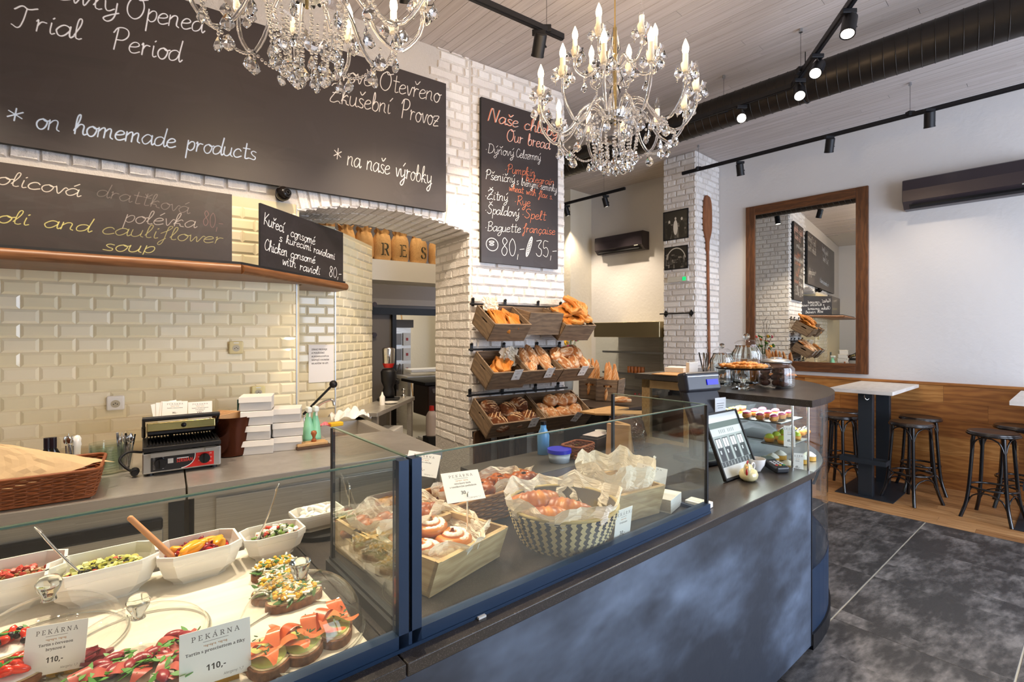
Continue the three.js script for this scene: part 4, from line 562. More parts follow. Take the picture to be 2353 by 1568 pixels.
  part(bk, 'worktop', rb(1.5, 0.04, 0.8, c0.x + 0.75, 0.94, c1.z - 0.4, 0.004), MT.blackMatt); part(bk, 'body', bx(0.95, 0.9, 0.7, c0.x + 1.0, 0.46, c1.z - 0.42), C(0x241d19, 0.5)); part(bk, 'machine', rb(0.42, 0.42, 0.5, c0.x + 0.28, 0.7, c1.z - 0.3, 0.02), C(0x3b2a22, 0.35)); part(bk, 'machine_panel', bx(0.3, 0.06, 0.01, c0.x + 0.28, 0.84, c1.z - 0.045, -0.3), C(0x57483f, 0.3)); part(bk, 'side_post', bx(0.06, 0.92, 0.06, c0.x + 0.5, 0.46, c1.z - 0.05), MT.blackMatt);
  const kr = thing('bottle_crate', 'white plastic bottle crate under the black kitchen counter', 'crate', FA, c0.x + 0.22, 0.2, c1.z - 0.12); part(kr, 'base', bx(0.4, 0.02, 0.28, 0, 0.01, 0), MT.plastic); for (let k = 0; k < 4; k++) part(kr, 'rib', [bx(0.4, 0.025, 0.01, 0, 0.05 + k * 0.055, 0.14), bx(0.01, 0.025, 0.28, 0.2, 0.05 + k * 0.055, 0)], MT.plastic); for (let k = 0; k < 5; k++) part(kr, 'stile', bx(0.02, 0.25, 0.012, -0.19 + k * 0.095, 0.125, 0.139), MT.plastic);
  const ra = thing('steel_stand', 'low steel stand that carries the plastic bottle crate', 'stand', FA, c0.x + 0.22, 0, c1.z - 0.12); part(ra, 'plate', bx(0.45, 0.02, 0.3, 0, 0.189, 0), MT.steel); for (const x of [-0.2, 0.2]) part(ra, 'leg', bx(0.03, 0.18, 0.28, x, 0.09, 0), MT.steel);
  { const e = pF(FA, 992, 970, c1.z + 0.12); const s = thing('soap_canister', 'red capped soap canister beside the brick jamb', 'canister', FA, e.x, 0.28, c1.z + 0.12); part(s, 'body', lathe([[0, 0], [0.07, 0], [0.075, 0.02], [0.075, 0.26], [0.05, 0.31], [0.03, 0.33], [0, 0.33]], 20), C(0xc6b8b2, 0.4)); part(s, 'cap', cy(0.03, 0.035, 0.06, 0, 0.36, 0, 14), C(0xc0271f, 0.4)); part(s, 'stand', bx(0.17, 0.28, 0.17, 0, -0.14, 0), MT.blackMatt); }
}
// narrow steel side table along the niche with the coffee grinder
{ const t = thing('steel_side_table', 'narrow steel side table beside the niche tiles in the doorway', 'table', FN, 0, 0, 0); part(t, 'table_top', rb(1.15, 0.04, 0.3, 0.72, 0.88, 0.17, 0.004), MT.steelTop); for (const x of [0.2, 1.24]) part(t, 'leg', [bx(0.05, 0.86, 0.05, x, 0.43, 0.28), bx(0.05, 0.86, 0.04, x, 0.43, 0.04)], MT.steel); part(t, 'lower_shelf', bx(1.05, 0.02, 0.26, 0.72, 0.3, 0.16), MT.steel);
  const g = thing('coffee_grinder', 'black coffee grinder with clear bean hopper on the steel side table', 'grinder', FN, 0.95, 0.901, 0.14); part(g, 'base', rb(0.16, 0.03, 0.2, 0, 0.015, 0, 0.01, 2), MT.black); part(g, 'body', lathe([[0.001, 0.03], [0.06, 0.03], [0.062, 0.09], [0.05, 0.14], [0.075, 0.2], [0.08, 0.3], [0.06, 0.33], [0.001, 0.33]], 22), MT.black); part(g, 'hopper', lathe([[0.04, 0.35], [0.06, 0.39], [0.066, 0.54], [0.05, 0.55]], 20), MT.chrome); part(g, 'red_collar', cy(0.062, 0.045, 0.045, 0, 0.365, 0, 20), C(0xb5231d, 0.4)); part(g, 'lever', tube([[0.06, 0.25, 0.02], [0.14, 0.3, 0.05], [0.19, 0.37, 0.06]], 0.008, 10, 6), MT.black); part(g, 'spout', rb(0.05, 0.05, 0.09, 0.06, 0.19, 0.05, 0.01), MT.black);
  const s = solo('coffee_tamper', 'steel coffee tamper standing on the side table', 'tamper', lathe([[0.001, 0], [0.028, 0], [0.028, 0.02], [0.01, 0.03], [0.01, 0.06], [0.022, 0.075], [0.018, 0.095], [0.001, 0.1]], 16), MT.chrome, FN, 1.2, 0.901, 0.22);
  solo('saucer', 'white saucer on the steel side table', 'saucer', lathe([[0.001, 0], [0.04, 0], [0.075, 0.012], [0.074, 0.016], [0.04, 0.006], [0.001, 0.006]], 24), MT.ceramic, FN, 0.72, 0.901, 0.24);
  solo('squeeze_bottle', 'small white squeeze bottle beside the saucer', 'bottle', lathe([[0.001, 0], [0.025, 0], [0.026, 0.08], [0.012, 0.1], [0.005, 0.13], [0.001, 0.13]], 16), MT.plastic, FN, 0.6, 0.901, 0.2);
  const b = thing('carton', 'white printed carton on the lower shelf of the side table', 'carton', FN, 0.75, 0.311, 0.16); part(b, 'box', rb(0.5, 0.32, 0.2, 0, 0.16, 0.02, 0.004), MT.white); part(b, 'print', [bx(0.06, 0.1, 0.003, 0.15, 0.14, 0.121), bx(0.03, 0.05, 0.003, 0.08, 0.1, 0.121)], C(0xc0392b, 0.6)); }

// ---------------------------------------------------------------- things on the steel counter
const onTop = (px, py, y = SH) => lY(FA, px, py, y);
// woven wicker: rounds of cane over and under upright stakes, along a closed outline
function weave(outline, y0, y1, rows, r, waves, flare = 0) { const list = [], N = 120, curve = new THREE.CatmullRomCurve3(outline.map((p) => V(p[0], 0, p[1])), true, 'catmullrom', 0.15), P = curve.getSpacedPoints(N); P.pop();
  for (let k = 0; k < rows; k++) { const t = k / (rows - 1), y = y0 + (y1 - y0) * t, s = 1 + flare * t, pts = P.map((p, i) => { const q = P[(i + 1) % N], tx = q.x - p.x, tz = q.z - p.z, l = Math.hypot(tx, tz) || 1, o = Math.sin(i / N * waves * Math.PI * 2 + (k % 2) * Math.PI) * r * 0.9; return V(p.x * s + tz / l * o, y + 0.002 * Math.sin(i * 0.7 + k), p.z * s - tx / l * o); }); list.push(new THREE.TubeGeometry(new THREE.CatmullRomCurve3(pts, true), N * 2, r, 5, true)); }
  return merge(list); }
const rim = (outline, y, r, s = 1) => new THREE.TubeGeometry(new THREE.CatmullRomCurve3(outline.map((p) => V(p[0] * s, y, p[1] * s)), true, 'catmullrom', 0.15), 120, r, 7, true);
const oblong = (w, d, c = 0.03) => [[-w / 2 + c, -d / 2], [0, -d / 2], [w / 2 - c, -d / 2], [w / 2, -d / 2 + c], [w / 2, 0], [w / 2, d / 2 - c], [w / 2 - c, d / 2], [0, d / 2], [-w / 2 + c, d / 2], [-w / 2, d / 2 - c], [-w / 2, 0], [-w / 2, -d / 2 + c]];
// crumpled sheet: f(u, v) -> point, u and v in 0..1
function sheet(fn, nu, nv, amp = 0, s = 1, wrap = false) { const pos = [], idx = [], uv = []; for (let j = 0; j <= nv; j++) for (let i = 0; i <= nu; i++) { const u = i / nu, v = j / nv, p = fn(u, v), iu = wrap ? i % nu : i; p[0] += amp * (hash(iu, j, s) - 0.5); p[1] += amp * (hash(iu, j, s + 1) - 0.5); p[2] += amp * (hash(iu, j, s + 2) - 0.5); pos.push(...p); uv.push(u * 0.6, v * 0.6); if (i && j) { const a = (j - 1) * (nu + 1) + i - 1, b = a + nu + 1; idx.push(a, b, a + 1, a + 1, b, b + 1); } } const g = new THREE.BufferGeometry(); g.setAttribute('position', new THREE.Float32BufferAttribute(pos, 3)); g.setAttribute('uv', new THREE.Float32BufferAttribute(uv, 2)); g.setIndex(idx); const n = g.toNonIndexed(); g.computeVertexNormals(); n.computeVertexNormals(); return amp > 0 ? n : g; }
{ const a = onTop(198, 1148), b = onTop(208, 1107), w = 0.62, d = 0.33, t = thing('wicker_basket', 'brown wicker basket holding parchment on the steel counter', 'basket', FA, a.x - w / 2 + 0.02, SH + 0.002, a.z - d / 2 + 0.01, 0.02), o = oblong(w, d);
  part(t, 'weave', weave(o, 0.012, 0.115, 15, 0.0042, 26, 0.07), MT.wicker).userData.kind = 'stuff'; part(t, 'rim', [rim(o, 0.122, 0.007, 1.075), rim(o, 0.01, 0.006, 1.0)], MT.wicker); part(t, 'base', bx(w - 0.02, 0.008, d - 0.02, 0, 0.006, 0), MT.wicker);
  const st = []; for (let i = 0; i < 52; i++) { const c = new THREE.CatmullRomCurve3(o.map((p) => V(p[0], 0, p[1])), true, 'catmullrom', 0.15).getPointAt(i / 52); st.push(bar([c.x, 0.006, c.z], [c.x * 1.07, 0.124, c.z * 1.07], 0.0032, 5)); } part(t, 'stakes', st, MT.wicker).userData.kind = 'stuff';
  solo('parchment', 'large folded sheet of brown parchment in the wicker basket', 'paper', sheet((u, v) => { const s = v * 0.42, a = (u - 0.5) * 2.2; return [-0.1 + Math.sin(a) * s * 0.9 - 0.1 * (1 - v) + (u > 0.5 ? 0.1 * v : 0), 0.26 * (1 - v) + 0.06 * v + 0.03 * Math.sin(u * 9) * v + 0.02, 0.12 * Math.cos(a) * v * 1.1 - 0.03]; }, 26, 16, 0.006, 3), C(0xd8b98c, 0.7, 0, { side: THREE.DoubleSide }), FA, a.x - w / 2 + 0.06, SH + 0.02, a.z - d / 2 + 0.02, 0.1);
  const c = FA; // bottles, cutlery glass and mill behind the basket
  const bp = pF(FA, 112, 1060, 0.45), zB = 0.5, bo = (px, l) => { const p = pF(FA, px, 1040, zB); const q = thing('wine_bottle', l, 'bottle', FA, p.x, SH, zB, 0, 'dark bottles behind the basket'); part(q, 'bottle_glass', lathe([[0.001, 0], [0.032, 0], [0.034, 0.01], [0.034, 0.1], [0.014, 0.14], [0.0125, 0.185], [0.001, 0.186]], 18), C(0x14100e, 0.12)); part(q, 'foil', cy(0.0145, 0.0145, 0.05, 0, 0.168, 0, 16), C(0x1c1018, 0.35)); }; bo(109, 'dark foil necked bottle nearer the basket wall behind the wicker basket'); bo(122, 'dark foil necked bottle beside the cutlery glass behind the basket');
  const mp = pF(FA, 177, 1050, 0.46); solo('pepper_mill', 'white turned pepper mill behind the wicker basket', 'mill', lathe([[0.001, 0], [0.022, 0], [0.022, 0.05], [0.014, 0.09], [0.016, 0.13], [0.019, 0.14], [0.016, 0.155], [0.018, 0.17], [0.01, 0.185], [0.001, 0.188]], 18), MT.ceramic, FA, mp.x, SH, 0.46);
  const spoonGeo = (l) => merge([bar([0, 0, 0], [0, l * 0.7, 0], 0.0026, 6, 0.0034), sp(0.013, 0, l * 0.84, 0, 10, 8, 0.75, 1.6, 0.25)]), knife = (l) => merge([rb(0.011, l, 0.0025, 0, l / 2, 0, 0.001)]);
  const cut = (px, z, n, R, h, label, group) => { const p = pF(FA, px, 1050, z), gl = thing('drinking_glass', label, 'glass', FA, p.x, SH, z); part(gl, 'tumbler', lathe([[0.001, 0.004], [R * 0.85, 0.004], [R, h], [R - 0.002, h], [R * 0.8, 0.008], [0.001, 0.008]], 22), MT.glass); for (let k = 0; k < n; k++) { const a = k / n * 6.28 + 0.3, m = solo(k % 3 ? 'spoon' : 'table_knife', (k % 3 ? 'long steel spoon' : 'steel table knife') + group, k % 3 ? 'spoon' : 'knife', k % 3 ? spoonGeo(rnd(0.17, 0.2)) : knife(rnd(0.16, 0.19)), MT.chrome, FA, p.x + Math.cos(a) * R * 0.45, SH + 0.01, z + Math.sin(a) * R * 0.45, rnd(3), 'cutlery' + group); m.rotation.x = rnd(-0.12, 0.12); m.rotation.z = rnd(-0.16, 0.16); } };
  cut(162, 0.47, 6, 0.034, 0.1, 'clear tumbler of cutlery behind the wicker basket', ' in the tumbler behind the wicker basket'); cut(286, 0.56, 13, 0.038, 0.105, 'clear tumbler crammed with spoons beside the panini grill', ' in the tumbler beside the panini grill');
  const gp = onTop(245, 1092); for (let k = 0; k < 9; k++) solo('glass_bowl', 'clear glass bowl in the stack between basket and tumbler', 'bowl', lathe([[0.001, 0.002], [0.062, 0.002], [0.072, 0.01], [0.075, 0.05], [0.0735, 0.05], [0.068, 0.012], [0.001, 0.006]], 28), MT.tint, FA, gp.x, SH + 0.001 + k * 0.0125, gp.z - 0.06, k, 'stacked glass bowls');
}
// panini grill
{ const a = onTop(327, 1098), b = onTop(508, 1073), w = Math.hypot(b.x - a.x, b.z - a.z), ang = Math.atan2(-(b.z - a.z), b.x - a.x), d = 0.3, t = thing('panini_grill', 'open steel panini grill with red and black control panel', 'grill', FA, a.x, SH, a.z, ang), h = 0.1;
  part(t, 'body', rb(w, h, d, w / 2, h / 2 + 0.012, -d / 2, 0.006), MT.alu); for (const [x, z] of [[0.03, -0.03], [w - 0.03, -0.03], [0.03, -d + 0.03], [w - 0.03, -d + 0.03]]) part(t, 'foot', cy(0.014, 0.016, 0.014, x, 0.007, z, 12), MT.black);
  const [c, g] = canvas(640, 150); g.fillStyle = '#1b1c22'; g.fillRect(0, 0, 640, 150); g.fillStyle = '#d8221d'; g.beginPath(); g.moveTo(300, 150); g.quadraticCurveTo(470, 130, 450, 0); g.lineTo(640, 0); g.lineTo(640, 150); g.fill(); g.strokeStyle = '#fff'; g.lineWidth = 7; g.beginPath(); g.moveTo(300, 147); g.quadraticCurveTo(462, 128, 440, 0); g.stroke(); g.fillStyle = '#c9c9c4'; g.fillRect(165, 45, 55, 45); g.fillStyle = '#e0352c'; g.font = 'bold 44px sans-serif'; g.fillText('SIRMAN', 250, 90); g.fillStyle = '#fff'; g.fillRect(255, 48, 120, 7); g.font = '16px sans-serif'; ['200', '250', '300'].forEach((s, i) => g.fillText(s, 590, 45 + i * 38)); g.fillText('60', 470, 70); g.fillText('100', 470, 105); for (let i = 0; i < 9; i++) { g.fillRect(20, 25 + i * 13, 22, 2); g.fillRect(110, 25 + i * 13, 18, 2); }
  const pn = part(t, 'control_panel', bx(w * 0.8, h * 0.8, 0.006, w * 0.5, h * 0.52 + 0.01, 0.003), C(0x1b1c22, 0.4)); part(pn, 'panel_print', MV(new THREE.PlaneGeometry(w * 0.8, h * 0.8), w * 0.5, h * 0.52 + 0.01, 0.0068), mat(0xffffff, 0.35, 0, { map: canvasMap(c) })); for (const [x, r] of [[w * 0.215, 0.024], [w * 0.775, 0.024]]) part(t, 'knob', [cy(r, r, 0.02, x, h * 0.5 + 0.01, 0.016, 18, Math.PI / 2), bx(0.006, r * 1.8, 0.012, x, h * 0.5 + 0.01, 0.028)], MT.black);
  part(t, 'lower_plate', rb(w * 1.0, 0.024, d, w / 2, h + 0.03, -d / 2 + 0.005, 0.006), MT.iron); const ribs = []; for (let k = 0; k < 22; k++) ribs.push(bx(0.006, 0.008, d * 0.86, w * 0.06 + k * w * 0.88 / 21, h + 0.045, -d / 2)); part(t, 'ribs', ribs, MT.iron).userData.kind = 'stuff';
  const lid = part(t, 'lid', rb(w * 0.9, 0.045, d * 0.72, w / 2, h + 0.105, -d * 0.62, 0.006, 1, -0.2), mat(0xa99a6a, 0.22, 1)); part(lid, 'lid_plate', rb(w * 0.88, 0.018, d * 0.7, w / 2, h + 0.076, -d * 0.62, 0.004, 1, -0.2), MT.iron);
  part(t, 'handle', [bar([0.0, h + 0.172, -d * 0.2], [w, h + 0.172, -d * 0.2], 0.012, 14)], MT.black); for (const x of [0.005, w - 0.005]) part(t, 'handle_arm', [bar([x, h + 0.172, -d * 0.2], [x, h + 0.12, -d * 0.5], 0.007, 8), bar([x, h + 0.12, -d * 0.5], [x, h + 0.05, -d * 0.95], 0.009, 8)], MT.black); part(t, 'lid_knob', sp(0.012, w * 0.52, h + 0.128, -d * 0.24), MT.black);
  part(t, 'drip_lip', [bx(w * 0.8, 0.02, 0.03, w * 0.5, h + 0.005, 0.014), bx(0.05, 0.016, 0.05, w * 0.85, h + 0.008, 0.02)], MT.alu); part(t, 'cord', tube([[-0.0, h, -d * 0.4], [-0.06, h + 0.01, -d * 0.35], [-0.09, h - 0.02, -d * 0.3], [-0.05, 0.03, -d * 0.2], [-0.03, 0.02, -0.06]], 0.006, 24, 8), MT.black); part(t, 'plug', [cy(0.016, 0.02, 0.04, -0.03, 0.022, -0.04, 14, Math.PI / 2), cy(0.012, 0.012, 0.01, -0.03, 0.022, -0.015, 12, Math.PI / 2)], MT.black);
}
// price cards (printed)
function cardMap(lines, price, w = 256, h = 200, head = true) { const [c, g] = canvas(w, h); g.fillStyle = '#f4f1ec'; g.fillRect(0, 0, w, h); g.textAlign = 'center'; g.fillStyle = '#5a5552'; if (head) { g.font = Math.round(h * 0.13) + 'px serif'; g.fillText('P E K Á R N A', w / 2, h * 0.19); g.fillRect(w * 0.32, h * 0.235, w * 0.36, 2); g.fillStyle = '#b98a63'; for (let k = 0; k < 15; k++) if (k !== 8) g.fillRect(w * (0.33 + k * 0.0225), h * 0.295, w * 0.013, h * (0.018 + 0.012 * (k % 3))); } g.fillStyle = '#2b2725'; g.font = 'bold ' + Math.round(h * 0.075) + 'px serif'; lines.forEach((l, i) => g.fillText(l, w / 2, h * (0.43 + i * 0.1))); g.font = 'bold ' + Math.round(h * 0.15) + 'px sans-serif'; g.fillText(price, w / 2, h * 0.77); g.font = Math.round(h * 0.06) + 'px sans-serif'; g.fillStyle = '#8a8480'; g.fillText('Alergeny: 1,7', w * 0.75, h * 0.93); return mat(0xffffff, 0.6, 0, { map: canvasMap(c) }); }
function card(label, f, x, y, z, ry, tilt, w, h, m, group, roll = 0) { const t = thing('price_card', label, 'price card', f, x, y, z, ry, group); const b = part(t, 'card', rb(w, h, 0.0012, 0, h / 2, 0, 0.0004), MT.paperW); const p = part(b, 'print', MV(new THREE.PlaneGeometry(w * 0.99, h * 0.99), 0, h / 2, 0.0009), m); t.rotation.order = 'YXZ'; t.rotation.x = tilt; t.rotation.z = roll; return t; }
{ const z = 0.5, a = pF(FA, 392, 1000, z), b = pF(FA, 460, 1000, z), c90 = cardMap(['Panini s mozzarellou'], '90,-'), c110 = cardMap(['Panini s krůtím masem', 'a brusinkami', 'a salátem'], '110,-');
  const holder = (l, x) => { const t = thing('card_holder', l, 'holder', FA, x, SH, z - 0.02); part(t, 'stand', [bx(0.11, 0.008, 0.07, 0, 0.004, 0), rb(0.115, 0.1, 0.012, 0, 0.215, 0, 0.003), bar([0, 0, -0.01], [0, 0.18, -0.01], 0.006)], MT.plastic); }; holder('white plastic card holder behind the panini grill', a.x);
  for (let k = 0; k < 4; k++) card(k === 3 ? 'front price card reading 90 behind the panini grill' : 'blank backed price card fanned behind the 90 card', FA, a.x + (k - 1.5) * 0.012, SH + 0.245, z - 0.008 + k * 0.004, 0, -0.05, 0.115, 0.085, k === 3 ? c90 : MT.paperW, k === 3 ? undefined : 'fanned price cards', k === 3 ? -0.03 : (1.2 - k) * 0.13);
  holder('second white plastic card holder beside the bronze bucket', b.x); card('price card reading 110 standing behind the panini grill', FA, b.x, SH + 0.235, z, 0, -0.05, 0.115, 0.085, c110); }
// bronze bucket of paper bags, cake boxes, menu
{ const p = onTop(537, 1052), t = thing('bronze_bucket', 'dark bronze bucket beside the panini grill', 'bucket', FA, p.x, SH, p.z - 0.09); part(t, 'shell', lathe([[0.001, 0.002], [0.085, 0.002], [0.088, 0.01], [0.115, 0.225], [0.112, 0.225], [0.083, 0.012], [0.001, 0.012]], 32), C(0x4a2313, 0.2, 0.75));
  for (let k = 0; k < 5; k++) { const b = solo('paper_bag', 'folded kraft paper bag standing in the bronze bucket', 'paper bag', tri(rb(0.14, 0.2, 0.008, 0, 0.1, 0, 0.002)), MT.kraft, FA, p.x + (k - 2) * 0.006, SH + 0.05, p.z - 0.13 + k * 0.022, (k - 2) * 0.16, 'kraft bags in the bucket'); b.rotation.z = (k - 2) * 0.04; }
  const m = pF(FA, 571, 960, 0.2), f = thing('menu_folder', 'dark green menu folder leaning behind the cake boxes', 'menu', FA, m.x + 0.03, SH, 0.26); part(f, 'cover', rb(0.2, 0.29, 0.008, 0, 0.145, 0, 0.002), C(0x14322e, 0.3)); part(f, 'page', bx(0.11, 0.2, 0.003, 0.035, 0.12, 0.006), C(0xd9c9c4, 0.6)); for (let k = 0; k < 4; k++) part(f, 'price_dot', cy(0.009, 0.009, 0.002, 0.005, 0.17 - k * 0.036, 0.0085, 14, Math.PI / 2), C(0x7d2f38, 0.6));
  const box = (x, y, z, ry, l, g) => { const o = thing('cake_box', l, 'box', FA, x, y, z, ry, g), w = 0.165, d = 0.165, h = 0.083; part(o, 'carton', ext([[-w / 2 + 0.001, 0], [w / 2 - 0.001, 0], [w / 2, h * 0.9], [-w / 2, h * 0.9]], d - 0.006, 0.001).translate(0, 0, -d / 2), C(0xd6d2cc, 0.7)); part(o, 'lid', [rb(w + 0.006, 0.005, d + 0.006, 0, h - 0.004, 0.002, 0.002), rb(w + 0.006, 0.032, 0.004, 0, h - 0.018, d / 2 + 0.006, 0.001, 1, -0.1)], C(0xdedad4, 0.7)); part(o, 'side_flap', ext([[-d / 2, 0.004], [d / 2, 0.004], [d / 2 - 0.05, h], [-d / 2 + 0.05, h]], 0.003).rotateY(-Math.PI / 2).translate(-w / 2 - 0.001, 0, 0), C(0xb9b3ab, 0.8)); };
  const A = onTop(600, 1046), B = onTop(668, 1037); [0.02, -0.06, 0.05, -0.03].forEach((r, k) => box(A.x + [0, -0.012, -0.004, -0.006][k], SH + 0.001 + k * 0.0845, A.z - 0.1, r - 0.22, ['bottom white cake box of the four box stack', 'second white cake box of the four box stack', 'third white cake box of the four box stack', 'top white cake box of the four box stack below the socket'][k], 'white cake boxes')); [-0.02, 0.04, -0.05].forEach((r, k) => box(B.x + [0, 0.004, -0.006][k], SH + 0.001 + k * 0.0845, B.z - 0.1, r - 0.22, ['bottom white cake box of the three box stack', 'middle white cake box of the three box stack', 'top white cake box of the stack beside the sprayers'][k], 'white cake boxes'));
  for (const [px, py, l] of [[711, 1015, 'mint green spray bottle beside the cake boxes'], [727, 1012, 'mint green spray bottle beside the wooden stamp']]) { const s = onTop(px, py), q = thing('spray_bottle', l, 'spray bottle', FA, s.x, SH, s.z - 0.03, 0, 'mint spray bottles'); part(q, 'bottle', lathe([[0.001, 0], [0.034, 0], [0.036, 0.02], [0.03, 0.1], [0.015, 0.16], [0.013, 0.18], [0.001, 0.18]], 20), C(0x8fd3ae, 0.35)); part(q, 'trigger_head', [rb(0.03, 0.035, 0.07, 0, 0.205, 0.01, 0.008), rb(0.012, 0.04, 0.01, 0, 0.18, 0.035, 0.003)], C(0xdfe6e2, 0.3)); }
  const st = onTop(720, 1030), bd = thing('stamp_board', 'small wooden board under the wooden stamp', 'board', FA, st.x, SH, st.z - 0.03, 0.05); part(bd, 'tray', rb(0.2, 0.016, 0.1, 0, 0.008, 0, 0.003), MT.boardWood); part(bd, 'pad', rb(0.18, 0.018, 0.08, -0.005, 0.025, 0, 0.004), MT.paleBoard); solo('wooden_stamp', 'turned wooden stamp handle on the small board', 'stamp', lathe([[0.001, 0], [0.016, 0], [0.014, 0.012], [0.007, 0.022], [0.011, 0.035], [0.018, 0.05], [0.014, 0.064], [0.001, 0.068]], 18), C(0xa05a2c, 0.35), FA, st.x + 0.01, SH + 0.034, st.z - 0.03); }
// sink: mixer tap, cloths, sponge
{ const t = thing('kitchen_tap', 'chrome sink tap with long black lever handle', 'tap', FA, -1.33, SH, -0.2); part(t, 'body', [cy(0.022, 0.026, 0.09, 0, 0.045, 0, 18)], MT.chrome); part(t, 'lever', [bar([0, 0.09, 0], [0.2, 0.3, 0.04], 0.009, 10)], MT.black); part(t, 'lever_knob', sp(0.03, 0.21, 0.31, 0.042), MT.black); part(t, 'spout', tube([[0, 0.07, 0.01], [0.06, 0.13, 0.05], [0.13, 0.19, 0.1], [0.18, 0.2, 0.13], [0.19, 0.16, 0.14]], 0.011, 16, 10), MT.chrome);
  const c = onTop(806, 968); solo('tea_towel', 'crumpled white tea towel behind the sink', 'towel', sheet((u, v) => [(u - 0.5) * 0.3, 0.025 + 0.05 * Math.sin(u * 3.1) * Math.sin(v * 3.1) + 0.035 * Math.sin(u * 13 + v * 5) * Math.sin(v * 9), (v - 0.5) * 0.16], 34, 18, 0.004, 40), C(0xefece8, 0.9, 0, { side: THREE.DoubleSide }), FA, c.x, SH + 0.012, c.z - 0.02, 0.2);
  const p = onTop(742, 984); solo('pink_cloth', 'crumpled pink cleaning cloth on the sink edge', 'cloth', sheet((u, v) => [(u - 0.5) * 0.12, 0.012 + 0.02 * Math.sin(u * 9 + v * 4) * Math.sin(v * 3.1), (v - 0.5) * 0.07], 20, 10, 0.004, 50), C(0xe8808a, 0.85, 0, { side: THREE.DoubleSide }), FA, p.x, SH + 0.01, p.z - 0.02); const y = onTop(770, 981); solo('sponge', 'yellow sponge on the sink edge beside the towel', 'sponge', rb(0.1, 0.03, 0.06, 0, 0.015, 0, 0.008, 2), C(0xe2b52a, 0.85), FA, y.x + 0.01, SH + 0.001, y.z - 0.02, 0.15); }
// sockets, notice, camera dome
function socket(label, px, py, m) { const p = pF(FA, px, py, 0.012), t = thing('power_socket', label, 'socket', FA, p.x, p.y, 0.011); part(t, 'plate', rb(0.085, 0.085, 0.022, 0, 0, 0.011, 0.01, 2), m); part(t, 'inset', [MV(new THREE.CylinderGeometry(0.022, 0.022, 0.004, 24), 0, -0.004, 0.0225, Math.PI / 2)], C(0xb9b09a, 0.5)); part(t, 'holes', [[-0.009, -0.006], [0, 0.0], [0.009, -0.006]].map(([x, y]) => cy(0.0028, 0.0028, 0.003, x, y, 0.0245, 10, Math.PI / 2)), MT.blackMatt); part(t, 'label_strip', bx(0.03, 0.006, 0.002, 0, 0.031, 0.0222), MT.plastic); }
socket('white wall socket on the cream tiles behind the cutlery', 266, 926, MT.plastic); socket('ivory wall socket high on the cream tiles', 542, 799, MT.ivory); socket('ivory wall socket just above the cake box stack', 593, 901, C(0xe3d79e, 0.35));
{ const a = pF(FA, 709, 793, NZ + 0.012), b = pF(FA, 767, 877, NZ + 0.012), w = b.x - a.x, h = a.y - b.y, [c, g] = canvas(300, 430); g.fillStyle = '#f3f0ee'; g.fillRect(0, 0, 300, 430); g.fillStyle = '#26211f'; g.font = 'bold 25px sans-serif'; ['ZÁKAZ PRODEJE', 'A PODÁVÁNÍ', 'ALKOHOLICKÝCH', 'NÁPOJŮ OSOBÁM', 'MLADŠÍM 18 LET.'].forEach((s, i) => g.fillText(s, 34, 62 + i * 40)); const t = thing('paper_notice', 'white paper notice taped on the niche tiles', 'notice', FA, a.x, b.y, NZ + 0.012); part(t, 'sheet', bx(w, h, 0.001, w / 2, h / 2, 0), MT.paperW); part(t, 'print', MV(new THREE.PlaneGeometry(w, h), w / 2, h / 2, 0.0012), mat(0xffffff, 0.75, 0, { map: canvasMap(c) })); }
{ const p = pF(FA, 650, 446, 0.06), t = thing('dome_speaker', 'small round black speaker mounted under the huge blackboard', 'speaker', FA, p.x, p.y, 0.004); part(t, 'mount', cy(0.03, 0.04, 0.04, 0, 0, 0.02, 18, Math.PI / 2), MT.black); part(t, 'shell', sp(0.05, 0, 0, 0.07, 24, 16), mat(0x1a1412, 0.2, 0.3)); part(t, 'rings', [MV(new THREE.TorusGeometry(0.026, 0.004, 8, 24), 0.018, 0.0, 0.112, 0, 0.35), MV(new THREE.TorusGeometry(0.012, 0.004, 8, 20), 0.02, 0, 0.118, 0, 0.35)], MT.iron); }

// ---------------------------------------------------------------- bread
const crustMap = (a, b, flour, s) => texture(256, 256, (u, v) => { const f = fbm(u, v, 5, 4, s), g = fbm(u, v, 10, 4, s + 9); let c = mixc(hex(a), hex(b), clamp(f * 1.6 - 0.3)); return mixc(c, hex(0xe9dcc8), clamp((g - flour) * 5) * 0.75); }, [1, 1]);
const MB = {
  dark: mat(0xffffff, 0.6, 0, { map: crustMap(0x5a2a10, 0xa5602c, 0.52, 500), bumpMap: roughBump, bumpScale: 0.02 }), rustic: mat(0xffffff, 0.65, 0, { map: crustMap(0x8a4a20, 0xc98548, 0.5, 510) }), pale: mat(0xffffff, 0.65, 0, { map: crustMap(0xa5683a, 0xd79a60, 0.46, 520) }), gold: mat(0xffffff, 0.55, 0, { map: crustMap(0xb5661f, 0xe3a04c, 0.8, 530) }), bag: mat(0xffffff, 0.6, 0, { map: crustMap(0xa8662f, 0xd99c5c, 0.62, 540) }),
  brown: mat(0xffffff, 0.4, 0, { map: crustMap(0x6e2f10, 0xc0692a, 0.9, 550), clearcoat: 0.3 }), croissant: mat(0xffffff, 0.4, 0, { map: crustMap(0x8a4210, 0xcf8430, 0.95, 560), clearcoat: 0.25 }), bun: mat(0xffffff, 0.35, 0, { map: crustMap(0xa85018, 0xe09a45, 0.95, 570), clearcoat: 0.4 }), glaze: mat(0xf3ebdd, 0.2, 0, { clearcoat: 0.5 }), slash: C(0xd9b588, 0.8), jam: C(0x1c0d10, 0.1), herb: C(0x3f5a22, 0.7),
};
